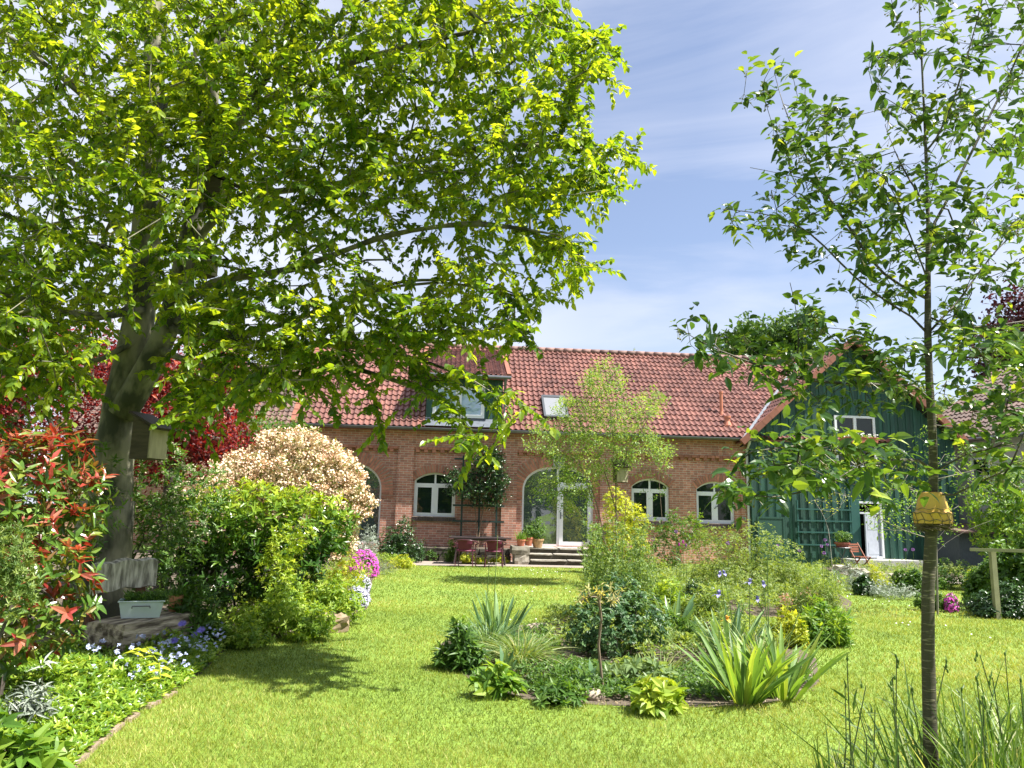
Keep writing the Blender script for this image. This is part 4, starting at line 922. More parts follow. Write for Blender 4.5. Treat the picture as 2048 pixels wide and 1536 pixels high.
def tub_chair(label):
    t = thing("tub_chair", label, "chair", (0, 0, 0), 0, "round backed patio chairs"); g = Geo(); R0 = .33
    rim = [(R0 * 1.05 * math.sin(a) , -.02 - R0 * .95 * math.cos(a), .74 - .15 * (1 - math.cos(a)) ** 1.0 * .55) for a in np.linspace(-2.35, 2.35, 25)]
    g.tube([(x, y, z) for x, y, z in rim], .017, 8); 
    fr = g.build("arm_rail", M_PLUMD, t, local=True, smooth=True)
    g = Geo(); V = []; m_ = 12
    for i in range(m_ + 1):
        a = -.85 + 1.7 * i / m_
        for (zz, rr) in ((.44, .235), (.56, .262), (.72, .292)): V.append((rr * math.sin(a), -.02 - rr * .97 * math.cos(a), zz))
    g.add(V, [[i * 3 + j, i * 3 + j + 3, i * 3 + j + 4, i * 3 + j + 1] for i in range(m_) for j in range(2)]); g.build("backrest", M_PLUM, t, local=True)
    g = Geo(); g.lathe((0, -.02, .415), [(0, 0), (.25, 0), (.265, .02), (.25, .04), (0, .032)], 20); g.build("seat", M_PLUM, t, local=True)
    for sx in (-1, 1):
        g = Geo(); g.tube([(sx * .24, .20, .62), (sx * .235, .2, .42), (sx * .25, .24, 0)], .014, 6); g.build("leg", M_PLUMD, t, local=True)
        g = Geo(); g.tube([(sx * .25, -.16, .67), (sx * .225, -.19, .42), (sx * .25, -.29, 0)], .014, 6); g.build("leg", M_PLUMD, t, local=True)
    return t
ch = tub_chair("plum coloured round-backed chair at the table, the left of the front pair")
p = P(931, 1128, YT - .75); ch.location = (p.x, p.y, .01); ch.rotation_euler.z = -.12
p = P(987, 1128, YT - .72); dup(ch, (p.x, p.y, .01), .06, "plum coloured round-backed chair at the table, the right of the front pair")
p = P(920, 1124, YT + 1.05); dup(ch, (p.x, p.y, .01), math.pi - .2, "round-backed chair tucked behind the patio table facing the lawn")
# climber on its green trellis
tv = -.06; ta, tz1 = HW(924, 918, tv); tb_, tz0 = HW(990, 1075, tv)
tr = thing("wall_trellis", "dark green wooden trellis fixed to the brick wall behind the climber", "trellis", HO, YAW); g = Geo()
for f in (.0, .5, 1.0): u = ta + (tb_ - ta) * f * .98 + .05; g.bb(u - .03, u + .03, tv - .02, tv + .02, tz0 - .1, tz1 + .12)
for k in range(6): z = tz0 + (tz1 - tz0) * k / 5; g.bb(ta - .25, tb_ + .28, tv - .045, tv - .022, z - .03, z + .03)
g.build("slats", M_GREEN_D, tr, local=True)
base = HX(HW(955, 1085, -.35)[0], -.35, .4)
cl = thing("climbing_shrub", "glossy dark climber spread over the trellis with bare lower stems", "climber", base)
cpoly = [(935, 1000), (895, 985), (890, 960), (905, 940), (925, 945), (945, 950), (950, 925), (965, 905), (975, 895), (992, 905), (1002, 920), (1010, 945), (1018, 960), (1010, 975), (1000, 985), (1008, 1000), (1000, 1010), (975, 1008), (950, 1010)]
tg = []
while len(tg) < 150:
    px, py = random.uniform(885, 1022), random.uniform(893, 1012)
    if inpoly(np.array([px]), np.array([py]), cpoly)[0]: v = random.uniform(-.55, -.12); u, z = HW(px, py, v); tg.append(tuple(HX(u, v, z)))
q = lambda px, py, v=-.25: HX(HW(px, py, v)[0], v, HW(px, py, v)[1])
sk_ = [[base, q(952, 1040), q(950, 1000), q(940, 960)], [base, q(962, 1040), q(972, 990), q(985, 940), q(975, 905)], [base, q(935, 1060), q(925, 1040)], [base, q(975, 1050), q(983, 1025)]]
pos, par, tips = grow(sk_, tg, .25); g = Geo(); limbs(g, pos, par, .004, 2.2, 0, 4, .03); g.build("stems", pmat("stem_brown", (.16, .11, .07), .85), cl)
g = Geo(); m = 16; tp = np.repeat(pos[tips], m, 0) + rv(len(tips) * m, .11); rosettes(g, tp, rv(len(tp)) + (0.2, -.6, .6), 4, .055, .035, rnd=RNG.random(len(tp)) ** 1.5); g.build("foliage", M_LDRK, cl)
# ================================================================== TREES
M_BARK = pmat("grey_bark", (.27, .25, .175), .9, noise=.6, nscale=4.5, col2=(.05, .052, .035), bump=.9, bscale=9, stretch=(1, 1, .45), detail=10, sharp=.10)
M_BARKD = pmat("dark_bark", (.085, .07, .055), .9, noise=.5, nscale=6, bump=.4)
M_TREE = leafmat("lime_leaf", [(0, (.05, .12, .012)), (.4, (.125, .225, .02)), (.75, (.21, .31, .025)), (1, (.28, .38, .045))], trans=.58, rough=.36, tgain=(2.3, 1.8, .5), spec=.5)
tr_base = P(190, 1250, 9.2); tr_base.z = 0
bt = thing("beech_tree", "huge leaning grey-trunked tree with bright green crown filling the top left", "tree", tuple(tr_base))
def pl(pts, Y0, Y1=None):
    Y1 = Y0 if Y1 is None else Y1; n = len(pts); return [P(x, y, Y0 + (Y1 - Y0) * i / (n - 1)) for i, (x, y) in enumerate(pts)]
sk = [pl([(192, 1262), (200, 1150), (212, 1030), (226, 930), (240, 830), (256, 760), (272, 690), (284, 600), (292, 500), (300, 300), (310, 100), (300, -250), (290, -600)], 9.2, 9.4),
      pl([(243, 830), (282, 770), (318, 700), (350, 620), (378, 500), (410, 300), (430, 100), (455, -200), (480, -500)], 9.15, 8.8)]
sk += [pl([(392, 400), (430, 330), (500, 190), (600, 80), (720, 10), (860, -80)], 8.9, 8.0), pl([(405, 330), (520, 200), (680, 130), (820, 90), (960, 60)], 8.9, 7.2),
       pl([(300, 330), (200, 220), (110, 130), (0, 60)], 9.3, 8.0), pl([(290, 520), (130, 470), (30, 440), (-120, 380)], 9.3, 7.6), pl([(290, 560), (160, 330), (30, 250), (-150, 100)], 9.4, 10.5),
       pl([(380, 500), (470, 385), (640, 378), (760, 350), (900, 300), (1050, 285), (1180, 300)], 9.0, 7.4), pl([(350, 620), (420, 560), (600, 540), (760, 470), (950, 440), (1120, 470)], 9.0, 7.0),
       pl([(345, 640), (480, 680), (640, 620), (800, 560), (960, 560), (1060, 600)], 9.0, 7.8), pl([(338, 655), (450, 690), (580, 700), (720, 740), (830, 770), (920, 830)], 9.0, 7.0),
       pl([(440, 680), (560, 690), (700, 690), (830, 715), (950, 760), (1040, 800)], 8.9, 7.2), pl([(284, 620), (180, 640), (60, 600), (-100, 560)], 9.2, 7.0), pl([(320, 700), (420, 740), (520, 770), (620, 770)], 9.0, 8.0),
       pl([(300, 260), (420, 60), (520, -100), (640, -300)], 9.3, 10.8), pl([(430, 100), (560, -60), (760, -200), (950, -300)], 8.9, 8.5),
       pl([(275, 680), (200, 720), (100, 730), (0, 700)], 9.2, 8.0)]
CROWN = [(-900, -900), (1120, -900), (1130, -40), (1150, 20), (1190, 70), (1222, 140), (1180, 215), (1150, 255), (1190, 275), (1275, 305), (1225, 350), (1232, 385), (1180, 400), (1120, 425), (1180, 480), (1183, 545), (1100, 555), (1100, 610), (1035, 615),
         (1062, 680), (965, 670), (885, 690), (875, 740), (960, 770), (1062, 830), (1045, 850), (955, 800), (945, 895), (928, 850), (895, 795), (840, 770), (765, 755), (757, 850), (735, 790), (690, 790), (645, 800), (600, 785), (540, 790), (475, 820),
         (430, 790), (380, 850), (330, 790), (230, 770), (120, 790), (0, 800), (-900, 850)]
def crown_targets(n, c, r, poly, ymin, extra_in=1.0):
    out = []
    while len(out) < n:
        m = 4000; o = nrmz(rv(m)); p = np.array(c) + o * (RNG.random((m, 1)) ** .45) * np.array(r); px, py, w = project(p)
        ok = (w > ymin) & (p[:, 1] > ymin) & inpoly(px, py, poly) & (py > -700); off = (px < -60) | (py < -60); ok &= (~off) | (RNG.random(m) < .5)
        ok &= (p[:, 2] > 2.2) & ((p[:, 0] < -2.6) | ((p[:, 1] < 8.3) & (p[:, 1] > 6.5))) & ((p[:, 0] < -4.5) | (p[:, 1] < 9.4)) & ~((px > 205) & (px < 365) & (py > 620)) & ~((px > 690) & (py > 690) & (RNG.random(m) < .93))
        out += list(p[ok])
    return np.array(out[:n])
T = crown_targets(2350, (-3.7, 7.9, 6.0), (6.2, 4.2, 5.6), CROWN, 6.1)
# the drooping outer sprays, and the outline of the crown
ex = []
def along(pts, Y0, Y1, n, s=12):
    for k in range(n):
        t = (k + .5) / n * (len(pts) - 1); i = int(t); f = t - i; i2 = min(i + 1, len(pts) - 1)
        x = pts[i][0] * (1 - f) + pts[i2][0] * f + random.gauss(0, s); y = pts[i][1] * (1 - f) + pts[i2][1] * f + random.gauss(0, s); ex.append(tuple(P(x, y, Y0 + (Y1 - Y0) * (k / n) + random.gauss(0, .25))))
along([(720, 700), (830, 730), (940, 760), (1050, 835)], 7.6, 6.6, 26, 9); along([(800, 740), (880, 790), (925, 850), (945, 890)], 7.2, 6.6, 18, 7); along([(690, 700), (740, 790), (757, 850)], 7.5, 7.2, 9, 6)
along([(560, 690), (600, 740), (640, 790)], 8, 7.6, 12, 14); along([(1080, 290), (1180, 285), (1270, 308)], 7.2, 7.0, 16, 6); along([(1080, 380), (1170, 370), (1230, 385)], 7.3, 7.0, 14, 8)
along([(1020, 470), (1100, 480), (1183, 545)], 7.3, 7.0, 16, 8); along([(1000, 600), (1050, 590), (1100, 605)], 7.5, 7.3, 10, 7); along([(1000, 640), (1060, 675)], 7.6, 7.5, 8, 7); along([(1100, 110), (1180, 100), (1225, 140)], 7.6, 7.4, 16, 14)
along([(340, 690), (360, 780), (385, 860)], 7.8, 7.4, 12, 14); along([(430, 700), (520, 760), (470, 830)], 8.2, 8, 12, 14)
LOWB = [(-60, 480), (300, 560), (700, 600), (1000, 600), (1000, 660), (880, 690), (840, 760), (760, 750), (690, 785), (600, 780), (470, 800), (380, 830), (330, 770), (230, 760), (100, 780), (-60, 800)]
Tl = []
while len(Tl) < 300:
    x, y = random.uniform(-60, 1000), random.uniform(480, 830)
    if inpoly(np.array([x]), np.array([y]), LOWB)[0] and not (190 < x < 365 and y > 620) and not (x > 690 and y > 690): Tl.append(tuple(P(x, y, random.uniform(6.6, 8.0) if x > 330 or x < 150 else random.uniform(9.6, 11))))
RB = [(560, -40), (1120, -40), (1150, 20), (1190, 70), (1205, 140), (1170, 215), (1150, 260), (1220, 300), (1210, 350), (1130, 390), (1120, 430), (1160, 490), (1150, 540), (1090, 560), (1080, 600), (1030, 620), (1040, 665), (960, 665), (880, 685), (560, 690)]
while len(Tl) < 820:
    x, y = random.uniform(560, 1220), random.uniform(-40, 690)
    if inpoly(np.array([x]), np.array([y]), RB)[0] and (y < 430 or random.random() < .45): Tl.append(tuple(P(x, y, random.uniform(6.6, 8.4))))
Tl = [q for q in Tl if not (lambda a: 800 < a[0] < 1010 and 690 < a[1] < 850)([float(c[0]) for c in project(np.array([q]))[:2]])]
T = np.concatenate([T, np.array(Tl), np.array(ex)])
pos, par, tips = grow(sk, T, .35, lift=.04)
g = Geo(); rad = limbs(g, pos, par, .0052, 2.35, 0, 5, .32, 12, 1.0)
# the two leaning stems and the main limbs, thick as the photo shows them
def stout(line, r0, r1, k=14, e=.9):
    n_ = 14; L2 = [line[0].lerp(line[0], 0)]; seg = [(b - a).length for a, b in zip(line, line[1:])]; tot = sum(seg); pts_ = []
    for i in range(n_ * 2 + 1):
        d_ = tot * i / (n_ * 2); j = 0
        while j < len(seg) - 1 and d_ > seg[j]: d_ -= seg[j]; j += 1
        pts_.append(line[j].lerp(line[j + 1], min(1, d_ / seg[j])))
    for _ in range(2): pts_ = [pts_[0]] + [(pts_[i - 1] + pts_[i] * 2 + pts_[i + 1]) / 4 for i in range(1, len(pts_) - 1)] + [pts_[-1]]
    m_ = len(pts_); g.tube(pts_, [(r0 + (r1 - r0) * (i / (m_ - 1)) ** e) * (1 + .04 * math.sin(i * 1.3)) for i in range(m_)], k)
stout(sk[0][4:], .215, .05); stout(sk[1], .165, .04); stout(sk[0][:6], .31, .205)
for s_ in sk[2:]: stout(s_, .055, .008, 8, .6)
# root flare
g.tube([tuple(P(186, 1300, 9.2)), tuple(P(192, 1240, 9.2)), tuple(P(200, 1150, 9.2)), tuple(P(208, 1060, 9.2)), tuple(P(216, 1000, 9.2))], [.47, .39, .335, .32, .30], 18)
g.build("trunk", M_BARK, bt, smooth=True)
def spray_leaves(g, pos, par, tips, per, tw, L_, W_, prof=OVATE, droop=.35, rnd=None, grav=.12, side=.9, up=.5, flat=True, jit=.0):
    tip = pos[tips]; pr = pos[np.maximum(par[tips], 0)]; td = nrmz(tip - pr + rv(len(tip), .02)); M = len(tip)
    td2 = nrmz(td * .8 + rv(M, .45) + (0, 0, -droop * .6))
    t = np.tile((np.arange(per) + .5) / per, M)[:, None]; k = np.tile(np.arange(per), M)
    b = np.repeat(tip, per, 0) - np.repeat(td2, per, 0) * tw * .4 + np.repeat(td2, per, 0) * t * tw; b[:, 2] -= (t[:, 0] ** 2) * tw * droop * .5
    if jit: b += rv(len(b), jit)
    dd = np.repeat(td2, per, 0); sd = nrmz(np.cross(dd, np.tile([[0, 0, 1.]], (len(dd), 1)) + rv(len(dd), .25))) * np.where(k % 2 == 0, 1, -1)[:, None]
    d = dd * .55 + sd * side + rv(len(dd), .28); d[:, 2] -= droop
    n_ = rv(len(dd), .45) + (0, 0, up + .5)
    if rnd is None: rnd = np.clip(np.repeat(RNG.normal(.45, .2, M), per) + RNG.normal(0, .2, M * per), 0, 1)
    leaves(g, b, d, n_, L_ * (.5 + .75 * RNG.random(len(dd))), W_ * (.65 + .5 * RNG.random(len(dd))), prof, .14, .16, rnd, grav)
    return td2
g = Geo(); M_ = len(tips); td = spray_leaves(g, pos, par, tips, 28, .52, .080, .061, droop=.3)
g.build("crown", M_TREE, bt)
g = Geo()
for i in range(M_):
    a = pos[tips[i]]; g.tube([tuple(a - td[i] * .22), tuple(a + td[i] * .1 + (0, 0, -.01)), tuple(a + td[i] * .33 + (0, 0, -.09))], [.0035, .003, .0015], 3, cap=False)
g.build("twigs", M_BARKD, bt)

# ------------------------------------------------------------------ young cherry on the right
YC = 3.4
ct = thing("cherry_tree", "young cherry tree with slim ringed trunk and tiny fruit at the right edge", "tree", tuple(P(1864, 1570, YC)[:2]) + (0,))
def cherry_bark():
    m, t, b = newmat("cherry_bark"); l = t.links.new; tc = N(t, 'ShaderNodeTexCoord'); mp = N(t, 'ShaderNodeMapping'); mp.inputs['Scale'].default_value = (16, 16, 120); l(tc.outputs['Object'], mp.inputs[0])
    n = N(t, 'ShaderNodeTexNoise'); n.inputs['Scale'].default_value = 1; n.inputs['Detail'].default_value = 4; n.inputs['Distortion'].default_value = .3; l(mp.outputs[0], n.inputs['Vector'])
    cr = N(t, 'ShaderNodeValToRGB'); e = cr.color_ramp.elements; e[0].position = .56; e[0].color = (.05, .045, .027, 1); e[1].position = .66; e[1].color = (.21, .185, .12, 1); l(n.outputs[0], cr.inputs[0]); l(cr.outputs[0], b.inputs['Base Color'])
    b.inputs['Roughness'].default_value = .75; bp = N(t, 'ShaderNodeBump'); bp.inputs['Strength'].default_value = .8; bp.inputs['Distance'].default_value = .004; l(n.outputs[0], bp.inputs['Height']); l(bp.outputs[0], b.inputs['Normal']); return m
M_CB = cherry_bark()
sk = [pl([(1862, 1600), (1860, 1450), (1856, 1300), (1856, 1180), (1862, 1080), (1868, 990), (1868, 900), (1861, 800), (1856, 700), (1856, 600), (1857, 450), (1852, 300), (1845, 150), (1838, 0), (1834, -150)], YC, YC),
      pl([(1858, 775), (1800, 771), (1720, 768), (1640, 766), (1560, 750), (1480, 715), (1400, 690), (1355, 655)], YC, 3.08), pl([(1590, 755), (1600, 680), (1592, 600), (1580, 565)], 3.16, 3.16),
      pl([(1856, 652), (1790, 615), (1710, 560), (1650, 490), (1590, 440), (1520, 425), (1445, 418)], YC, 3.56), pl([(1848, 592), (1790, 575), (1740, 520), (1690, 440), (1640, 370), (1600, 290), (1565, 210), (1550, 150)], YC, 3.79),
      pl([(1640, 365), (1580, 350), (1500, 335)], 3.71, 3.71), pl([(1858, 660), (1910, 615), (1960, 540), (2010, 480), (2080, 430)], YC, 3.63), pl([(1855, 470), (1900, 390), (1960, 270), (2010, 170), (2045, 90), (2080, 0)], YC, 3.48),
      pl([(1852, 310), (1890, 250), (1930, 130), (1965, 0), (1990, -120)], YC, 3.24), pl([(1850, 240), (1800, 215), (1730, 175), (1740, 110)], YC, 3.48), pl([(1868, 1010), (1900, 995), (1960, 960), (2040, 930), (2120, 900)], YC, 2.92),
      pl([(1868, 925), (1810, 918), (1740, 928), (1680, 965), (1600, 985), (1540, 1000), (1480, 985)], YC, 2.61), pl([(1740, 928), (1660, 900), (1580, 890), (1500, 905)], 3.08, 2.69), pl([(1868, 930), (1930, 905), (2000, 890), (2090, 880)], YC, 3.16),
      pl([(1857, 560), (1820, 470), (1790, 390)], YC, 3.16), pl([(1845, 120), (1790, 60), (1780, -20)], YC, 3.40), pl([(1856, 640), (1930, 660), (2000, 650), (2060, 640)], YC, 3.40), pl([(1857, 420), (1800, 330), (1770, 250)], YC, 3.56)]
CH = [([(1480, 130), (1545, 115), (1700, 215), (1760, 280), (1800, 330), (1840, 500), (1845, 640), (1700, 590), (1640, 560), (1560, 500), (1500, 490), (1440, 420), (1540, 400), (1500, 340), (1570, 330), (1540, 270), (1480, 200)], 125, 3.16, 3.87),
      ([(1735, -60), (2100, -60), (2100, 700), (1870, 700), (1850, 450), (1800, 300), (1760, 200), (1720, 150), (1790, 60)], 190, 3.00, 3.87),
      ([(1345, 640), (1420, 640), (1560, 690), (1575, 560), (1640, 640), (1840, 690), (1845, 790), (1600, 830), (1500, 760), (1400, 720)], 95, 3.00, 3.56),
      ([(1430, 960), (1480, 890), (1600, 850), (1700, 880), (1800, 890), (1850, 930), (1820, 1000), (1700, 960), (1560, 1010), (1470, 1010)], 66, 2.53, 3.08),
      ([(1880, 700), (2090, 640), (2090, 960), (2000, 960), (1900, 900)], 70, 2.77, 3.56)]
T = []
for poly, n, y0, y1 in CH:
    xs = [a for a, b in poly]; ys = [b for a, b in poly]; k = 0
    while k < n:
        x, y = random.uniform(min(xs), max(xs)), random.uniform(min(ys), max(ys))
        if inpoly(np.array([x]), np.array([y]), poly)[0]: T.append(tuple(P(x, y, random.uniform(y0, y1)))); k += 1
pos, par, tips = grow(sk, np.array(T), .08, lift=.05)
g = Geo(); rad = limbs(g, pos, par, .0021, 2.2, 0, 5, .0235, 12, .8); g.tube([tuple(P(1863, 1600, YC)), tuple(P(1860, 1450, YC)), tuple(P(1856, 1300, YC)), tuple(P(1856, 1180, YC)), tuple(P(1862, 1080, YC)), tuple(P(1867, 1000, YC))], [.031, .0285, .0268, .0262, .0255, .0245], 16)
for kz in range(9):
    kp = P(1860 + random.choice((-10, 10, 4)), 1120 + kz * 48 + random.randint(-10, 10), YC - .01); g.ball(kp, random.uniform(.005, .008), 5, (1, 1, .8), jit=.3)
g.build("trunk", M_CB, ct, smooth=True)
M_CHL = leafmat("cherry_leaf", [(0, (.03, .075, .022)), (.5, (.055, .12, .028)), (.82, (.12, .20, .03)), (1, (.28, .36, .05))], trans=.36, rough=.28, tgain=(2.1, 1.8, .6), spec=.5)
g = Geo(); tip = pos[tips]; td = nrmz(tip - pos[par[tips]] + rv(len(tip), .01)); ax = nrmz(td + (0, -.1, .9)); spray_leaves(g, pos, par, tips, 8, .15, .064, .036, droop=-.15, side=.8, up=.5, grav=.25, jit=.012)
# spur leaves along all thinner wood
thin = np.where((rad < .012) & (par >= 0))[0]; pick = thin[RNG.random(len(thin)) < .42]; rosettes(g, pos[pick], rv(len(pick), .7) + (0, -.2, .6), 3, .054, .029, 1.2, OVATE, None, .3, .2, .25)
g.build("crown", M_CHL, ct)
g = Geo(); pick2 = thin[RNG.random(len(thin)) < .42]
for i in pick2:
    for k in range(random.choice((2, 3, 4))):
        a = Vector(pos[i]); b = a + Vector((random.gauss(0, .02), random.gauss(0, .02), -random.uniform(.015, .05))); g.tube([a, b], .0011, 3, cap=False); g.ball(b, .0048, 3, rnd=random.random())
g.build("fruit", pmat("unripe_cherry", (.16, .15, .05), .5, rnd=.4), ct)

# ------------------------------------------------------------------ small loose tree before the house
def mid_tree(name, label, skel, poly, n, y0, y1, mat, bark, per, tw, L_, W_, rtip=.003, base=None, step=.25, rmax=.05, droop=.1, prof=SMALL, cat="tree", yc=None, jit=.05):
    T = []
    xs = [a for a, b in poly]; ys = [b for a, b in poly]
    while len(T) < n:
        x, y = random.uniform(min(xs), max(xs)), random.uniform(min(ys), max(ys))
        if inpoly(np.array([x]), np.array([y]), poly)[0]: T.append(tuple(P(x, y, random.uniform(y0, y1))))
    t = thing(name, label, cat, tuple(base)); pos, par, tips = grow(skel, np.array(T), step, lift=.05); g = Geo(); limbs(g, pos, par, rtip, 2.2, 0, 4, rmax); g.build("trunk", bark, t, smooth=True)
    g = Geo(); spray_leaves(g, pos, par, tips, per, tw, L_, W_, prof, droop, up=.8, jit=jit); g.build("crown", mat, t); return t
YA = 17.0; b0 = G(1232, 1165)
M_AM = leafmat("airy_leaf", [(0, (.09, .18, .04)), (.5, (.20, .32, .07)), (1, (.36, .46, .15))], trans=.42)
M_TWIG = pmat("pale_twig", (.20, .15, .10), .85, noise=.3)
APOLY = [(1045, 885), (1060, 850), (1110, 845), (1120, 800), (1165, 790), (1175, 740), (1205, 715), (1235, 735), (1255, 780), (1270, 800), (1300, 780), (1330, 775), (1335, 800), (1300, 840), (1310, 880), (1345, 900), (1330, 930), (1290, 900), (1260, 930), (1220, 960), (1190, 950),
         (1180, 1010), (1140, 1025), (1110, 1010), (1060, 990), (1075, 960), (1120, 940), (1090, 910)]
bb = Vector((b0.x, YA, 0)); skA = [[bb, P(1232, 1080, YA), P(1232, 960, YA), P(1225, 860, YA), P(1215, 760, YA)], [bb, P(1215, 1110, YA), P(1195, 1010, YA), P(1170, 940, YA), P(1110, 880, YA), P(1070, 880, YA)], [bb, P(1248, 1060, YA), P(1255, 950, YA), P(1250, 850, YA), P(1240, 760, YA)],
      [bb, P(1210, 1090, YA - .3), P(1185, 1000, YA - .5), P(1150, 900, YA - .6), P(1140, 850, YA - .6)], [P(1240, 1050, YA), P(1215, 960, YA), P(1180, 860, YA)], [P(1232, 960, YA), P(1270, 880, YA), P(1325, 790, YA)]]
mid_tree("multistem_tree", "loose multi-stemmed young tree with small airy leaves before the arched door", skA, APOLY, 620, 16.2, 17.9, M_AM, M_TWIG, 27, .38, .06, .036, .0022, bb, .25, .028, prof=LANCE)
# slim sapling beside it
bs = G(1332, 1130); YS = bs.y; bs.z = 0
mid_tree("sapling", "thin grey-green sapling standing before the first right-hand arched window", [[bs, P(1325, 1050, YS), P(1318, 960, YS), P(1315, 880, YS)]], [(1285, 990), (1270, 930), (1290, 890), (1310, 850), (1340, 880), (1345, 930), (1325, 1000)], 45, YS - .4, YS + .5, M_LMID, M_TWIG, 10, .25, .07, .035, .002, bs, .25, .02, cat="young tree", prof=LANCE)
# whip with pale new leaves before the barn
bs = G(1666, 1150); YS = 17.5; bs = Vector((P(1666, 1140, YS).x, YS, 0))
mid_tree("whip_tree", "bare thin forked young tree with sparse yellow leaves before the barn rack", [[bs, P(1660, 1080, YS), P(1655, 1040, YS), P(1628, 1000, YS)], [P(1655, 1040, YS), P(1680, 1015, YS), P(1690, 985, YS)]], [(1610, 1000), (1650, 990), (1700, 965), (1705, 1015), (1660, 1030)], 22, YS - .3, YS + .4, M_LYEL, pmat("silver_twig", (.42, .38, .33), .8), 4, .2, .06, .03, .0015, bs, .2, .016, cat="young tree")
# pear with lime leaves behind the cherry trunk
YP = 13.0; bs = Vector((P(1872, 1180, YP).x, YP, 0))
mid_tree("pear_tree", "small pear tree with lime green leaves directly behind the ringed trunk", [[bs, P(1872, 1080, YP), P(1868, 960, YP), P(1862, 860, YP), P(1862, 790, YP)], [P(1872, 1100, YP), P(1930, 1060, YP), P(1985, 1040, YP)], [P(1870, 1080, YP), P(1800, 1060, YP), P(1730, 1020, YP)], [P(1868, 960, YP), P(1950, 940, YP)], [P(1868, 1000, YP), P(1780, 960, YP)]],
         [(1720, 1000), (1740, 930), (1770, 890), (1830, 900), (1840, 840), (1870, 820), (1880, 880), (1950, 900), (2000, 960), (1960, 1040), (1860, 1080), (1800, 1070), (1740, 1060)], 120, YP - .9, YP + .9, M_LBRI, pmat("pear_bark", (.22, .2, .16), .85, noise=.4), 12, .28, .06, .032, .003, bs, .2, .05, prof=LANCE)

# ------------------------------------------------------------------ trees far behind
def far_tree(name, label, px, py_top, Y, rx, rz, mat, n=5000, L_=.22, shell=.25, cat="tree", dx=0, ry=None, group=None, gaps=.12):
    top = P(px, py_top, Y); c = Vector((top.x, Y, top.z - rz)); ry = ry or rx; t = thing(name, label, cat, (c.x, Y, 0), 0, group); g = Geo()
    lob = [(c.x, Y, c.z, rx * .62, ry * .6, rz * .72)]
    for k in range(16):
        a = k * 2.4; el = random.uniform(-.7, 1.0); lob.append((c.x + rx * .62 * math.cos(a) * math.cos(el), Y + ry * .6 * math.sin(a) * math.cos(el), c.z + rz * .62 * math.sin(el), rx * .36, ry * .36, rz * .33))
    tg = np.array([l_[:3] for l_ in lob]) + rv(len(lob), .2); ps, pa, tp = grow([[Vector((c.x, Y, 0)), Vector((c.x, Y, c.z * .6)), Vector((c.x, Y, c.z))]], tg, .8); limbs(g, ps, pa, .05, 2.2, 0, 5, rx * .09); g.build("trunk", M_BARKD, t)
    g = Geo(); p, o = lobe_points(n, lob, shell, .5, .3); leaves(g, p + rv(n, rx * .03), rv(n) + o * .4, o + rv(n, .5) + (0, 0, .4), L_ * (.6 + .8 * RNG.random(n)), L_ * .6, SMALL, .1, .2); g.build("crown", mat, t); return t
M_FG = leafmat("far_green", [(0, (.03, .075, .015)), (.5, (.06, .13, .025)), (1, (.11, .19, .04))], trans=.3, spec=.2)
M_FP = leafmat("far_pale", [(0, (.10, .15, .05)), (1, (.22, .28, .10))], trans=.4, spec=.2)
M_FR = leafmat("copper_leaf", [(0, (.022, .008, .012)), (.6, (.05, .014, .02)), (1, (.10, .03, .035))], trans=.25, tgain=(1.8, .8, .8), spec=.3)
M_RM = leafmat("red_leaf", [(0, (.07, .008, .014)), (.5, (.15, .018, .022)), (.85, (.28, .035, .028)), (1, (.42, .10, .04))], trans=.4, tgain=(1.8, .7, .6))
far_tree("broad_tree", "rounded dark green tree rising behind the red roof left of the barn gable", 1545, 612, 42, 3.9, 3.2, M_FG, 9000, .3)
far_tree("birch_tree", "thin pale feathery tree behind the right slope of the barn roof", 1790, 720, 40, 2.0, 3.0, M_FP, 2200, .22)
far_tree("copper_beech", "dark purple copper beech at the right edge behind the cherry branches", 2095, 500, 36, 4.0, 5.2, M_FR, 12000, .28)
far_tree("pale_tree", "light green tree peeping out above the neighbour's brown roof", 1925, 775, 46, 2.8, 2.6, M_FP, 4500, .26)
far_tree("ridge_tree", "tiny wisp of treetop just above the middle of the roof ridge", 1266, 686, 44, .35, 1.2, M_FP, 90, .2)
far_tree("red_plum_tree", "deep red leaved tree filling the gap left of the leaning trunk", 70, 560, 14.5, 2.6, 2.6, M_RM, 15000, .085, .2, ry=2.0)
far_tree("red_plum_tree", "crimson leaved tree right of the nest box behind the flowering shrub", 375, 640, 14.0, 1.7, 1.9, M_RM, 15000, .08, .2)
far_tree("hedge_tree", "bushy green tree behind the crimson leaves at the left edge", -250, 520, 19, 4, 3.5, M_FG, 9000, .2)
far_tree("garden_tree", "light green bushy tree between the crimson leaves and the red roof", 545, 800, 18, 1.5, 1.6, M_LMID, 7000, .08)
# trees on the other side of the garden, mirrored in the window panes
g = Geo()
for x_, y_, h_ in ((-16, -9, 7), (-9, -11, 8), (-2, -12, 7.5), (5, -11, 8), (12, -12, 7), (19, -10, 7.5)):
    p, o = lobe_points(3500, [(x_, y_, h_ * .55, 3.2, 2.2, h_ * .45), (x_ + 1.5, y_, h_ * .4, 2.5, 2, h_ * .35)], .3, .2); leaves(g, p, rv(len(p)), rv(len(p)), .42, .3, SMALL)
tag(g.build("woods", M_FG), kind='stuff')
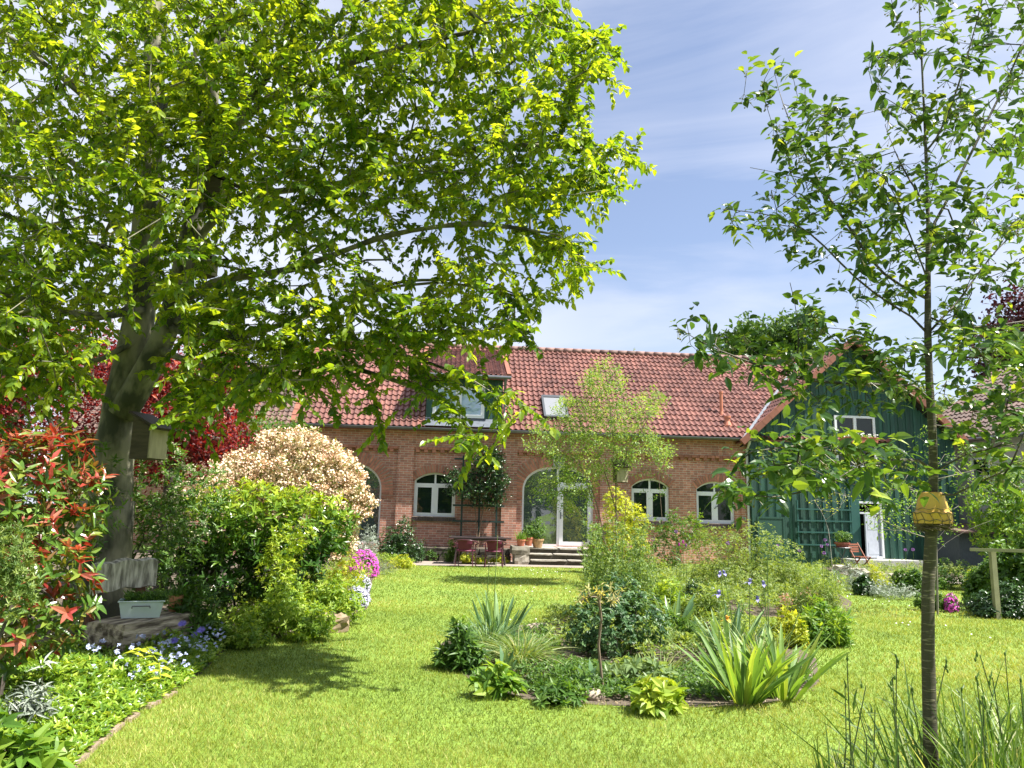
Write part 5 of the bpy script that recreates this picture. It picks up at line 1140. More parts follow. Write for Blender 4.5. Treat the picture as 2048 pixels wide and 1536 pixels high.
# ================================================================== SHRUBS ON THE LEFT
def shrub(name, label, base, lobes, n, mat, L_, W_, k=5, spread=1.1, shell=.45, prof=LANCE, cat="shrub", stems=6, stemr=.012, rndtop=0.0, upb=.6, extra=None, group=None, keep=.6, curl=.2, stemmat=None):
    """lobes in world space (x,y,z,rx,ry,rz)"""
    t = thing(name, label, cat, tuple(base), 0, group); g = Geo(); p, o = lobe_points(n, lobes, shell, .03, keep)
    r = RNG.random(n)
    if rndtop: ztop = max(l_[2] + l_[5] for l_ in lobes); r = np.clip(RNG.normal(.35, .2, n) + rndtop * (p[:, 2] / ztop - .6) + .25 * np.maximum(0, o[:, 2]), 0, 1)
    rosettes(g, p, o * .8 + (0, 0, upb) + rv(n, .3), k, L_, W_, spread, prof, r, .3, .2, curl); g.build("foliage", mat, t)
    sel = p[RNG.choice(n, min(n, stems * 6), replace=False)]; ps, pa, tp = grow([[Vector(base), Vector(base) + Vector((0, 0, .12))]], sel, .18); g = Geo(); limbs(g, ps, pa, stemr * .3, 2.0, 0, 4, stemr * 3); g.build("stems", stemmat or M_BARKD, t)
    if extra: extra(t, p, o)
    return t
def lob(px, py, Y, rpx, rpy=None, ry=None):
    """a lobe given by its centre and radii in photo pixels at distance Y"""
    c = P(px, py, Y); s = Y / F_PX; rpy = rpy or rpx; return (c.x, Y, c.z, rpx * s, (ry or rpx) * s, rpy * s)
def bpt(px, Y): p = P(px, 1100, Y); return Vector((p.x, Y, 0))
M_PHO = leafmat("photinia_leaf", [(0, (.05, .12, .015)), (.35, (.10, .20, .025)), (.5, (.20, .26, .04)), (.58, (.24, .07, .04)), (.75, (.34, .03, .028)), (1, (.46, .20, .12))], trans=.3, rough=.3, tgain=(1.7, 1.2, .6), spec=.6)
shrub("photinia_bush", "red-tipped glossy bush at the left edge in front of the leaning trunk", bpt(40, 5.6), [lob(40, 1230, 5.6, 105, 110), lob(120, 1190, 5.5, 60, 80), lob(20, 1000, 5.9, 110, 130), lob(-80, 1150, 5.9, 150, 200), lob(110, 930, 6.1, 70, 70), lob(170, 1000, 6.2, 50, 60), lob(130, 1070, 5.9, 55, 50)],
      900, M_PHO, .105, .036, 5, 1.0, .35, rndtop=.02, stems=10)
M_CREAM = pmat("cream_blossom", (.42, .38, .26), .8, rnd=.2); M_PINK = pmat("pink_blossom", (.80, .52, .40), .75, rnd=.15, noise=.3, nscale=3, col2=(.74, .64, .42))
def blossom(mat, frac, size, k=14, name="blossoms", top=-.2):
    def f(t, p, o):
        s = (o[:, 2] > top) & (RNG.random(len(p)) < frac); q = p[s] + o[s] * .05; m = len(q)
        if m == 0: return
        g = Geo(); c = np.repeat(q, k, 0) + nrmz(rv(m * k)) * (size * (.5 + .5 * RNG.random((m * k, 1)))) * (1, 1, .6); leaves(g, c, rv(m * k), rv(m * k) + (0, -.2, 1), size * .42, size * .38, SMALL, .1, .1, np.repeat(RNG.random(m), k)); g.build(name, mat, t)
    return f
shrub("flowering_bush", "cream-flowered bush in the shade between the trunk and the left edge", bpt(60, 7.8), [lob(60, 900, 7.8, 110, 70), lob(-60, 980, 7.8, 120, 160), lob(150, 1010, 8.2, 90, 140), lob(40, 1130, 7.8, 120, 130)], 520, M_LMID, .09, .03, 5, extra=blossom(M_CREAM, .35, .05))
shrub("flowering_bush", "dull cream-flowered bush right of the trunk behind the plank bench", bpt(330, 9.8), [lob(310, 960, 9.8, 70, 80), lob(350, 1060, 9.6, 70, 90), lob(290, 1100, 9.8, 70, 100), lob(400, 990, 10, 60, 60)], 650, M_LMID, .085, .028, 5, extra=blossom(M_CREAM, .45, .055))
shrub("blossoming_bush", "big rounded bush covered in salmon pink and cream flower heads", bpt(580, 13.3), [lob(605, 955, 13.3, 100, 85), lob(520, 965, 13.3, 95, 65), lob(660, 990, 13.2, 68, 80), lob(575, 905, 13.5, 60, 42), lob(640, 900, 13.4, 30, 25), lob(700, 950, 13.3, 24, 22), lob(540, 885, 13.5, 24, 18), lob(722, 1010, 13.2, 22, 30), lob(600, 872, 13.5, 20, 14), lob(665, 918, 13.3, 24, 18), lob(495, 920, 13.4, 28, 20), lob(470, 945, 13.4, 40, 30), lob(450, 1000, 13.0, 70, 50), lob(600, 1060, 13.4, 110, 80), lob(690, 1000, 13.2, 32, 45), lob(680, 1050, 13.2, 38, 50)],
      2300, leafmat("olive_leaf", [(0, (.08, .14, .02)), (.6, (.20, .26, .05)), (1, (.34, .28, .10))]), .085, .026, 4, extra=blossom(M_PINK, .95, .10, 22, top=-.6), stems=12)
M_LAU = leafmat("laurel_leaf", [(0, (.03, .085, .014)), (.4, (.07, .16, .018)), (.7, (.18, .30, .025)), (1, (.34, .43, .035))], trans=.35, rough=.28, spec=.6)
shrub("laurel_bush", "dark glossy evergreen bush with sunlit yellow-green tops below the pink blossom", bpt(480, 10.8), [lob(430, 1060, 10.8, 85, 80), lob(520, 1040, 10.6, 85, 80), lob(600, 1050, 10.8, 75, 75), lob(450, 1140, 10.7, 90, 70), lob(560, 1130, 10.8, 90, 70), lob(380, 1110, 10.9, 60, 70), lob(660, 1060, 11, 45, 60)],
      1500, M_LAU, .11, .038, 6, .95, .4, rndtop=1.3, stems=12)  # upper leaves pushed to yellow-green: sunlight put into the leaf colour
shrub("golden_shrub", "small bright yellow-green shrub glowing in front of the dark evergreen", bpt(575, 9.9), [lob(570, 1100, 9.9, 35, 45), lob(600, 1075, 9.9, 25, 30), lob(555, 1140, 9.8, 35, 35)], 300, leafmat("lime_leaf_small", [(0, (.16, .26, .02)), (.6, (.30, .42, .03)), (1, (.46, .54, .06))]), .055, .02, 5, .8)
M_YEW = leafmat("yew_leaf", [(0, (.06, .13, .03)), (.5, (.14, .22, .05)), (1, (.28, .36, .09))], trans=.3)
shrub("yew_bush", "soft light green needle-leaved bush at the left edge amid the red tips", bpt(10, 4.9), [lob(15, 1110, 4.9, 45, 60), lob(-40, 1150, 4.9, 60, 90), lob(30, 1180, 4.9, 38, 60)], 750, M_YEW, .035, .006, 9, .8, .3, STRAP)
M_PER = leafmat("perennial_leaf", [(0, (.09, .18, .02)), (.5, (.21, .34, .035)), (1, (.36, .46, .07))], trans=.42)
def mound(name, label, px, py, Y, w, h, n, mat, L_=.06, W_=.024, k=5, cat="perennial", **kw):
    c = P(px, py, Y); s = Y / F_PX; top = P(px, py - h, Y).z; W2 = w * s; LB = []
    for i_ in range(9):
        f = random.uniform(-.95, .95); e_ = random.uniform(.5, 1.0) * (1 - .45 * abs(f)); r_ = random.uniform(.25, .5); zc_ = top * e_ * .62; LB.append((c.x + W2 * f, Y + W2 * random.uniform(-.55, .55), zc_, W2 * r_, W2 * r_, max(.03, top * e_ * .40)))
        LB.append((c.x + W2 * f * 1.05, Y + W2 * random.uniform(-.55, .55), top * .16, W2 * .4, W2 * .4, top * .2))
    n = int(n * 1.35); kw.setdefault('shell', .25); return shrub(name, label, Vector((c.x, Y, 0)), LB, n, mat, L_, W_, k, cat=cat, stems=4, stemr=.006, **kw)
mound("perennial_clump", "bright leafy clump on the bed's edge left of the sandstone block", 560, 1245, 9.2, 80, 105, 700, M_PER)
mound("perennial_clump", "broad bright green clump behind the sandstone block", 640, 1215, 10.2, 75, 95, 620, M_PER)
mound("perennial_clump", "dark leafy peony clump right of the plank bench", 385, 1240, 8.3, 40, 100, 240, M_LMID, .10, .03)
mound("perennial_clump", "low airy green clump between the bench and the bright clumps", 470, 1275, 8.5, 55, 75, 420, M_PER, .04, .02)
mound("perennial_clump", "tall lime-green leafy clump between the dark evergreen and the phlox", 590, 1190, 11.0, 80, 85, 620, M_PER)
mound("perennial_clump", "reddish-tinged young shoots between the golden shrub and the pale phlox", 660, 1150, 12.0, 35, 55, 200, leafmat("bronze_leaf", [(0, (.12, .16, .03)), (.5, (.22, .20, .04)), (1, (.30, .10, .04))]), .06, .02)
mound("perennial_clump", "yellow-green ferny clump beneath the pink blossom beside the magenta cushion", 690, 1110, 14.0, 34, 55, 260, M_LYEL, .05, .018)
# clouds of small flowers
def flower_cushion(name, label, cat, px, py, Y, w, h, mat, n=500, size=.025, leafm=None, nl=160):
    c = P(px, py, Y); s = Y / F_PX; t = thing(name, label, cat, (c.x, Y, 0)); zc = max(.06, P(px, py - h, Y).z * .55); L0 = [(c.x, Y, zc * .6, w * s, w * s * .7, zc), (c.x + w * s * .5, Y + .1, zc * .5, w * s * .5, w * s * .5, zc * .8), (c.x - w * s * .5, Y - .1, zc * .5, w * s * .5, w * s * .5, zc * .7)]
    g = Geo(); p, o = lobe_points(nl, L0, .3, .02); rosettes(g, p, o, 5, .04, .012); g.build("foliage", leafm or M_LMID, t)
    g = Geo(); p, o = lobe_points(n, L0, .85, .03); rosettes(g, p, o + (0, -.3, .5), 5, size * .6, size * .45, 1.35, SMALL, RNG.random(n)); g.build("flowers", mat, t); return t
M_LILAC = pmat("lilac_petal", (.46, .46, .60), .7, rnd=.15); M_MAG = pmat("magenta_petal", (.62, .06, .48), .6, rnd=.25); M_BLUE = pmat("pale_blue_petal", (.40, .45, .68), .7, rnd=.25); M_VIO = pmat("violet_blue", (.14, .11, .50), .6, rnd=.3)
flower_cushion("phlox_cushion", "white and pale lilac flower cushion spilling onto the lawn edge", "flower cushion", 712, 1195, 12.2, 24, 26, M_LILAC, 620, .035)
flower_cushion("phlox_cushion", "pale lilac flower cushion further up the curved lawn edge", "flower cushion", 722, 1163, 14.2, 18, 18, M_LILAC, 300, .035)
flower_cushion("azalea_cushion", "vivid magenta flower cushion below the pink bush near the patio", "flower cushion", 728, 1112, 17.5, 28, 20, M_MAG, 620, .045)
flower_cushion("azalea_cushion", "small magenta flower cushion on the lawn right of the ringed trunk", "flower cushion", 1902, 1192, 13.4, 13, 10, M_MAG, 260, .04)
mound("herb_clump", "grey-green lavender clump right of the magenta flowers", 765, 1125, 18.5, 26, 32, 260, leafmat("lavender_leaf", [(0, (.12, .17, .09)), (1, (.28, .34, .2))]), .07, .008)
mound("herb_clump", "low yellow-flowered clump at the patio's left corner", 805, 1125, 20.5, 22, 22, 260, M_LYEL, .05, .02)
mound("wall_shrub", "rounded dark shrub against the brick wall left of the small window", 806, 1098, 23.3, 42, 75, 900, M_LDRK, .06, .03, cat="shrub")
mound("wall_shrub", "taller dark shrub tip against the brick pilaster", 800, 1060, 24.0, 16, 62, 300, M_LDRK, .06, .03, cat="shrub")
mound("grey_shrub", "silvery grey shrub in front of the large arched window", 738, 1090, 22.0, 26, 58, 400, M_LGRY, .07, .014, cat="shrub")
mound("herb_clump", "bright yellow stonecrop under the patio table", 940, 1124, 22.9, 26, 26, 340, M_LYEL, .045, .02)
mound("herb_clump", "bright yellow stonecrop between the right chair and the pier", 1000, 1122, 23.4, 16, 16, 160, M_LYEL, .045, .02)
mound("wall_shrub", "small green bush at the wall behind the table's left end", 903, 1108, 23.4, 14, 42, 200, M_LMID, .06, .02, cat="shrub")
mound("wall_plant", "leafy little plant on the low wall left of the table", 866, 1098, 23.9, 10, 12, 90, M_LMID, .07, .03)

# ================================================================== BENCH, TROUGH, NEST BOXES
M_WOOD = pmat("weathered_wood", (.50, .43, .33), .9, noise=.65, nscale=3.0, col2=(.09, .07, .05), bump=1.0, bscale=10, stretch=(1, 6, 6), sharp=.12)
M_WOODP = pmat("grey_plank", (.55, .52, .44), .9, noise=.6, nscale=4, col2=(.15, .14, .11), bump=.8, bscale=14, stretch=(5, 5, 1.3), sharp=.13)
M_WOODR = pmat("red_brown_post", (.14, .06, .035), .8, noise=.4, nscale=6, stretch=(5, 5, 1))
YB = 7.9; c0 = P(290, 1290, YB); brz = R_(74)
bn = thing("plank_bench", "rustic garden bench of a thick dark beam and curved grey back plank", "bench", (c0.x, YB, 0), brz)
g = Geo(); rough_box(g, (0, 0, .21), (.58, .24, .19), None, .008, (8, 4, 4)); g.build("seat", M_WOOD, bn, local=True)
g = Geo(); n = 9; V = []
for i in range(n + 1):
    x = -.50 + .84 * i / n; 
    for (dy, z) in ((-.03, .63), (-.03, .76), (-.03, .90), (.03, .92), (.03, .62)): V.append((x, .26 + dy + .03 * math.sin(i / n * 3.1), z + .012 * math.sin(i * 1.7) + .035 * math.sin(i / n * 2.6)))
Q = [[i * 5 + j, (i + 1) * 5 + j, (i + 1) * 5 + (j + 1) % 5, i * 5 + (j + 1) % 5] for i in range(n) for j in range(5)] + [[0, 1, 2, 3], [3, 4, 0, 0]] + [[n * 5 + 3, n * 5 + 2, n * 5 + 1, n * 5], [n * 5, n * 5 + 4, n * 5 + 3, n * 5 + 3]]
g.add(V, Q); g.build("backrest", M_WOODP, bn, local=True)
for x in (-.40, .22): g = Geo(); g.beam((x, .32, 0), (x + .0, .32, .78), .09, .05, (0, 1, 0)); g.build("post", M_WOODR, bn, local=True)
cr_, sr_ = math.cos(brz), math.sin(brz)
def BL(x, y, z): return (c0.x + x * cr_ - y * sr_, YB + x * sr_ + y * cr_, z)
M_PALE = pmat("pale_blue_enamel", (.60, .72, .73), .4, noise=.15, nscale=6)
tg_ = thing("planting_trough", "pale blue metal trough with dark green plants on the bench", "planter", BL(-.12, -.02, .405), R_(22)); g = Geo()
a, b, c_, d_ = .17, .10, .20, .125
V = [(-a, -b, 0), (a, -b, 0), (a, b, 0), (-a, b, 0), (-c_, -d_, .16), (c_, -d_, .16), (c_, d_, .16), (-c_, d_, .16), (-c_ + .01, -d_ + .01, .16), (c_ - .01, -d_ + .01, .16), (c_ - .01, d_ - .01, .16), (-c_ + .01, d_ - .01, .16), (-c_ + .01, -d_ + .01, .13), (c_ - .01, -d_ + .01, .13), (c_ - .01, d_ - .01, .13), (-c_ + .01, d_ - .01, .13)]
g.add(V, [[0, 3, 2, 1], [0, 1, 5, 4], [1, 2, 6, 5], [2, 3, 7, 6], [3, 0, 4, 7], [4, 5, 9, 8], [5, 6, 10, 9], [6, 7, 11, 10], [7, 4, 8, 11], [8, 9, 13, 12], [9, 10, 14, 13], [10, 11, 15, 14], [11, 8, 12, 15], [12, 13, 14, 15]])
g.tube([(-c_ - .006, -d_ - .004, .16), (c_ + .006, -d_ - .004, .16), (c_ + .006, d_ + .004, .16), (-c_ - .006, d_ + .004, .16), (-c_ - .006, -d_ - .004, .16)], .007, 6); g.build("trough", M_PALE, tg_, local=True)
g = Geo(); n = 260; p = np.stack([RNG.uniform(-.16, .22, n), RNG.uniform(-.1, .1, n), RNG.uniform(.12, .2, n)], 1); rosettes(g, p, rv(n, .5) + (0, 0, 1), 5, .05, .010, .9, STRAP); g.build("plants", M_LMID, tg_, local=True)
g = Geo(); g.tube([(-.08, -d_ - .012, .10), (-.08, -d_ - .035, .12), (.08, -d_ - .035, .12), (.08, -d_ - .012, .10)], .006, 5); g.build("handle", M_ZINC, tg_, local=True)
potted("potted_plant", "small orange clay pot on the bench behind the pale blue trough", "potted plant", BL(.36, -.02, .40), .055, .08, .17, pmat("orange_clay", (.52, .24, .12), .8, noise=.3), M_LMID, 'grass', .15, .08, 60)
# nest boxes
def nestbox(label, px, py, Y, w, h, rz, rootn="nest_box"):
    c = P(px, py, Y); t = thing(rootn, label, "nest box", tuple(c), rz); d = w * .95; M1 = M_NB1; g = Geo(); g.bb(-w / 2, w / 2, -d / 2, d / 2, -h / 2, h / 2 - .02); g.build("box_walls", M_NBS, t, local=True)
    g = Geo(); g.bb(-w / 2 - .008, w / 2 + .008, -d / 2 - .02, -d / 2 - .001, -h / 2 + .01, h / 2 - .03); g.build("front_board", M_NBF, t, local=True)
    g = Geo(); rot = np.array(Matrix.Rotation(R_(-20), 3, 'Y').transposed()); rot = np.array(Matrix.Rotation(R_(26), 3, 'X')); g.box((0, -.05, h / 2 + .045), (w / 2 + .05, d / 2 + .10, .014), rot)
    g.build("roof_board", M_NBR, t, local=True); g = Geo(); V = [(sx * (w / 2 - .001), y_, z_) for sx in (-1, 1) for y_, z_ in ((-d / 2, h / 2 - .03), (d / 2, h / 2 - .03), (d / 2, h / 2 + .10))]; g.add(V, [[0, 1, 2, 2], [3, 5, 4, 4], [1, 4, 5, 2], [0, 2, 5, 3]]); g.build("gable_board", M_NBS, t, local=True); return t
M_NB1 = None; M_NBS = pmat("box_side_shaded_wood", (.13, .10, .07), .85, noise=.5, nscale=5, stretch=(1, 1, 6)); M_NBF = pmat("box_front_lit_wood", (.50, .44, .30), .8, noise=.4, nscale=4, stretch=(5, 5, 1), col2=(.34, .29, .2)); M_NBR = pmat("box_roof", (.05, .03, .022), .7, noise=.4)  # pale lit front, dark shaded sides: light put into the wood colours
nestbox("largest nest box, low on the right side of the leaning trunk above the bushes", 297, 885, 8.85, .27, .40, R_(74))
nestbox("upper nest box high among the leaves with a red-brown slanted roof", 438, 395, 8.55, .24, .36, R_(72))
nestbox("middle nest box half hidden by leaves between the other two", 408, 535, 8.65, .20, .22, R_(60))
# nest box in the loose tree
nestbox("weathered grey nest box with dark roof hanging in the loose multi-stemmed tree", 1240, 948, 16.9, .24, .38, R_(15))
# sandstone block at the lawn edge
cs_ = G(655, 1262); o = Geo(); rough_box(o, (0, 0, .10), (.24, .18, .10), None, .03, (6, 5, 4)); ob = o.build("sandstone_block", pmat("tan_stone", (.27, .20, .13), .9, noise=.6, nscale=6, col2=(.2, .15, .09), bump=.7, bscale=14)); ob.location = (cs_.x, cs_.y, 0); ob.rotation_euler.z = .3
tag(ob, "rough tan sandstone block at the lawn's left edge below the bright clumps", "stone block")

# ================================================================== GROUND COVER AT THE LOWER LEFT
def scatter(poly, n, ymax=99):
    w = gp(poly); xs = [a for a, b in w]; ys = [b for a, b in w]; X, Y_ = [], []; got = 0
    while got < n:
        x = RNG.uniform(min(xs), max(xs), n * 3); y = RNG.uniform(min(ys), max(ys), n * 3); k = inpoly(x, y, w); X.append(x[k]); Y_.append(y[k]); got += k.sum()
    return np.concatenate(X)[:n], np.concatenate(Y_)[:n]
GC = [(75, 1640), (140, 1540), (238, 1452), (318, 1405), (402, 1352), (442, 1308), (470, 1283), (400, 1262), (300, 1300), (180, 1300), (0, 1330), (-200, 1400), (-350, 1640)]
wG = gp(GC)
def edge_dist(x, y, poly):
    d = np.full(len(x), 9.0)
    for (x0, y0), (x1, y1) in zip(poly, poly[1:] + poly[:1]):
        vx, vy = x1 - x0, y1 - y0; t = np.clip(((x - x0) * vx + (y - y0) * vy) / (vx * vx + vy * vy + 1e-9), 0, 1); d = np.minimum(d, np.hypot(x - x0 - t * vx, y - y0 - t * vy))
    return d
x, y = scatter(GC, 7500); ed_ = np.minimum(edge_dist(x, y, wG), .5); hgt = (.04 + .42 * ed_) * (.75 + .25 * np.sin(x * 5) * np.cos(y * 4)); z = hgt * (.5 + .5 * RNG.random(len(x)))
g = Geo(); p = np.stack([x, y, z], 1); rosettes(g, p, rv(len(p), .35) + (0, -.15, 1), 6, .052, .021, 1.0, LANCE, np.clip(RNG.normal(.5, .25, len(p)) - .25 * (x > -1.6), 0, 1), .3, .2, .2)
tag(g.build("ground_cover", leafmat("periwinkle_leaf", [(0, (.06, .14, .015)), (.4, (.15, .28, .025)), (.75, (.27, .40, .04)), (1, (.40, .50, .08))], trans=.4, rough=.32, spec=.55)), kind='stuff')
FL = [(240, 1400), (300, 1345), (400, 1300), (460, 1285), (440, 1320), (380, 1370), (300, 1400)]
x, y = scatter(FL, 120); p = np.stack([x, y, .15 + .12 * RNG.random(len(x))], 1); g = Geo(); rosettes(g, p, rv(len(p), .3) + (.1, -.7, .8), 5, .017, .014, 1.35, SMALL); 
x, y = scatter([(150, 1330), (420, 1290), (400, 1330), (180, 1400)], 50); p = np.stack([x, y, .2 + .1 * RNG.random(len(x))], 1); rosettes(g, p, rv(len(p), .3) + (.1, -.7, .8), 5, .024, .02, 1.35, SMALL); tag(g.build("ground_cover_flowers", M_BLUE), kind='stuff')
# yellow broad leaves at the corner, silver leaved plant, cornflower
mound("silver_plant", "felty white-leaved plant at the left edge above the ground cover", 75, 1335, 5.1, 34, 26, 60, leafmat("felt_leaf", [(0, (.18, .22, .17)), (1, (.32, .35, .29))], trans=.15, tgain=(1, 1, 1)), .085, .016, 6, curl=.6)
mound("broadleaf_clump", "lush yellow-green broad-leaved clump in the lower left corner", 40, 1450, 4.3, 45, 60, 60, M_LBRI, .12, .05, 5)
c = G(285, 1400); t = thing("fern_frond", "arching yellow-green leafy stem lying over the pale blue flowers", "plant", tuple(c)); g = Geo(); line = [Vector((c.x - .28, c.y + .35, .28)), Vector((c.x - .1, c.y + .2, .36)), Vector((c.x + .08, c.y + .05, .27)), Vector((c.x + .16, c.y - .08, .18))]; g.tube(line, .005, 5); pts = []
for i in range(14):
    f = i / 13 * 2.999; k = int(f); q = line[k].lerp(line[k + 1], f - k); pts.append(tuple(q))
leaves(g, pts, [(.9 * (-1) ** i, -.25, .1) for i in range(14)], np.tile([[0, -.2, 1.]], (14, 1)), .105, .042, LANCE, .15, .3); g.build("leafy_stem", M_LYEL, t)
def stem_plant(name, label, cat, base, stems, leafm, flower=None, fm=None, L_=.12, W_=.03, nl=8, group=None, sr=.004):
    """stems: list of (dx, dy, height)"""
    t = thing(name, label, cat, tuple(base), 0, group); gs = Geo(); gl = Geo(); gf = Geo()
    for dx, dy, h in stems:
        a = Vector(base); b = a + Vector((dx, dy, h)); m_ = a.lerp(b, .5) + Vector((-dx * .2, -dy * .2, 0)); gs.tube([a, m_, b], [sr, sr * .9, sr * .7], 5)
        if nl:
            f = RNG.random(nl) * .85 + .05; pp = np.array([tuple(a.lerp(b, x)) for x in f]); leaves(gl, pp, rv(nl) * (1, 1, .2) + (0, 0, .6), rv(nl, .3) + (0, 0, 1), L_ * (.7 + .5 * RNG.random(nl)), W_, LANCE, .15, .3)
        if flower == 'ball': 
            pp, o = lobe_points(70, [(b.x, b.y, b.z, .04, .04, .04)], .9, -9, 0); leaves(gf, np.tile([[b.x, b.y, b.z]], (70, 1)) + o * .018, o, rv(70), .022, .010, SMALL, .1, .1)
        elif flower == 'star':
            m = 16; an = np.arange(m) * 2 * math.pi / m; d = np.stack([np.cos(an), -.25 + 0 * an, np.sin(an) * .9], 1); d = np.stack([np.cos(an), np.sin(an) * .5 - .3, np.sin(an) * .6 + .35], 1); leaves(gf, np.tile([tuple(b)], (m, 1)), d, np.tile([[0, -1., .5]], (m, 1)), .045, .012, LANCE, .1, .1)
        elif flower == 'iris':
            for k in range(3):
                an = k * 2.09 + random.random(); u = np.array([math.cos(an), math.sin(an), 0]); leaves(gf, [tuple(b)], [u + (0, 0, .5)], [(0, 0, 1.)], .058, .045, OVATE, .1, .9); leaves(gf, [tuple(b)], [-u * .4 + (0, 0, 1)], [u], .055, .042, OVATE, .2, .25)
        elif flower == 'tulip':
            for k in range(5): an = k * 1.257; u = np.array([math.cos(an), math.sin(an), 0]); leaves(gf, [tuple(b)], [u * .55 + (0, 0, 1)], [-u], .065, .042, OVATE, .15, -.25)
        elif flower == 'bud':
            for k in range(4): an = k * 1.57; u = np.array([math.cos(an), math.sin(an), 0]); leaves(gf, [tuple(b)], [u * .3 + (0, 0, 1)], [-u], .035, .012, LANCE, .1, .1)
            gf.ball(b + Vector((0, 0, .01)), .006, 4, (1, 1, 1.8))
    gs.build("stem", leafm if sr < .003 else M_STEM, t)
    if gl.n: gl.build("leaves", leafm, t)
    if gf.n: gf.build("flower", fm, t)
    return t
M_STEM = pmat("green_stem", (.10, .17, .04), .6)
c = P(370, 1290, 7.3); stem_plant("cornflower", "blue cornflower plant with spiky star flowers at the bench's right end", "flower", (c.x, 7.3, 0), [(-.02, -.05, .42), (.14, .0, .36), (.05, .1, .30), (-.12, .05, .25)], M_LMID, 'star', M_VIO, .13, .032, 12)
# ================================================================== ISLAND BED
def strap_clump(name, label, cat, base, n, h, w, mat, spread=.55, r=.12, curl=.12, flowers=None, group=None, prof=STRAP, grav=.1):
    t = thing(name, label, cat, tuple(base), 0, group); g = Geo(); an = RNG.random(n) * 6.28; rr = r * np.sqrt(RNG.random(n)); u = np.stack([np.cos(an), np.sin(an), 0 * an], 1); p = np.array(base)[None] + u * rr[:, None]
    lean = spread * (.15 + .85 * (rr / r) ** 1.2)[:, None] * (.6 + .8 * RNG.random((n, 1))); d = u * lean + (0, 0, 1) + rv(n, .07); leaves(g, p, d, -u + rv(n, .5), h * (.6 + .5 * RNG.random(n)), w * (.8 + .4 * RNG.random(n)), prof, .1, curl * (.4 + 1.2 * RNG.random(n)), None, grav); g.build("leaves", mat, t)
    return t
M_IRIS = leafmat("iris_leaf", [(0, (.09, .17, .05)), (.4, (.14, .25, .06)), (.75, (.22, .34, .07)), (1, (.38, .44, .10))], trans=.38, rough=.4, tgain=(1.6, 1.5, .5))
M_IRISB = leafmat("blue_green_leaf", [(0, (.07, .15, .07)), (.6, (.13, .24, .11)), (1, (.24, .36, .14))], trans=.3, rough=.4)
def gbase(px, py): q = G(px, py); q.z = .0; return q
strap_clump("iris_clump", "fan of broad sword leaves at the right front of the island bed", "iris clump", gbase(1485, 1405), 52, .70, .048, M_IRIS, .75, .13)
strap_clump("iris_clump", "tall sword-leaved clump at the right rim of the island bed, leaning right", "iris clump", gbase(1565, 1395), 48, .70, .046, M_IRIS, .85, .15)
strap_clump("iris_clump", "bluish sword-leaved clump behind the two front fans", "iris clump", gbase(1460, 1330), 44, .7, .045, M_IRISB, .5, .16)
strap_clump("iris_clump", "single broad upright bluish sword leaf clump behind the dark columbine", "iris clump", gbase(1345, 1262), 20, .6, .055, M_IRISB, .5, .16)
strap_clump("iris_clump", "dark upright sword leaves at the left back of the island bed", "iris clump", gbase(995, 1290), 34, .66, .05, M_IRISB, .45, .14)
M_IR = pmat("iris_petal", (.24, .23, .48), .6, rnd=.25); M_APR = pmat("apricot_petal", (.75, .40, .05), .6, rnd=.2); M_COR = pmat("coral_petal", (.70, .22, .20), .6, rnd=.2); M_PUR = pmat("purple_petal", (.32, .12, .42), .6, rnd=.3)
def at_top(bpx, bpy, tpx, tpy):
    b = gbase(bpx, bpy); q = P(tpx, tpy, b.y); return b, (q.x - b.x, 0, q.z)
for (bx, by, tx, ty, lab, fm, fl) in ((1440, 1380, 1438, 1190, "faded violet-blue iris flower, nearest of those above the sword leaves", M_IR, 'iris'), (1460, 1320, 1440, 1150, "upper left violet-blue iris flower over the sword leaves", M_IR, 'iris'), (1500, 1320, 1500, 1165, "violet iris bloom in the middle of the row above the sword leaves", M_IR, 'iris'),
        (1540, 1330, 1527, 1170, "small dark violet iris bud right of the middle bloom", M_IR, 'iris'), (1560, 1330, 1515, 1200, "low shrivelled violet iris bloom on a slanting stem", M_IR, 'iris'), (1455, 1330, 1455, 1240, "apricot-orange flower low among the sword leaves", M_APR, 'iris'), (1470, 1300, 1448, 1148, "topmost small violet iris on a thin stem", M_IR, 'iris'),
        (1540, 1380, 1535, 1120, "tall thin green bud stem rising right of the iris flowers", M_STEM, 'bud'), (968, 1300, 978, 1135, "tall slender bud stem above the left sword leaves", M_STEM, 'bud'), (985, 1300, 995, 1075, "tallest pale bud stem in front of the patio chairs", M_CREAM, 'bud'), (1590, 1380, 1650, 1245, "slanting iris seed stem leaning right over the clumps", M_STEM, 'bud'), (1560, 1380, 1600, 1220, "dark branched spent iris stem behind the right fan", M_STEM, 'bud')):
    b, s_ = at_top(bx, by, tx, ty); stem_plant("iris_flower", lab, "flower", b, [s_], M_IRIS, fl, fm, nl=0, sr=.0055)
M_GRS = leafmat("tuft_grass", [(0, (.10, .18, .04)), (.6, (.20, .29, .07)), (1, (.42, .42, .2))], trans=.35)
strap_clump("ornamental_grass", "airy fine-bladed grass tuft left of centre in the island bed", "grass tuft", gbase(1040, 1330), 420, .62, .0075, M_GRS, .95, .1, .45, grav=.35)
strap_clump("ornamental_grass", "second fine-bladed grass tuft behind left with stiff blades", "grass tuft", gbase(975, 1305), 300, .6, .009, M_IRISB, .9, .1, .3, grav=.25)
strap_clump("ornamental_grass", "thin grassy tuft beneath the dark columbine on its right side", "grass tuft", gbase(1320, 1345), 90, .28, .01, M_GRS, 1.0, .16, .3)
strap_clump("ornamental_grass", "thin dark grass tuft behind the two iris fans", "grass tuft", gbase(1520, 1350), 120, .6, .008, M_GRS, .7, .12, .3)
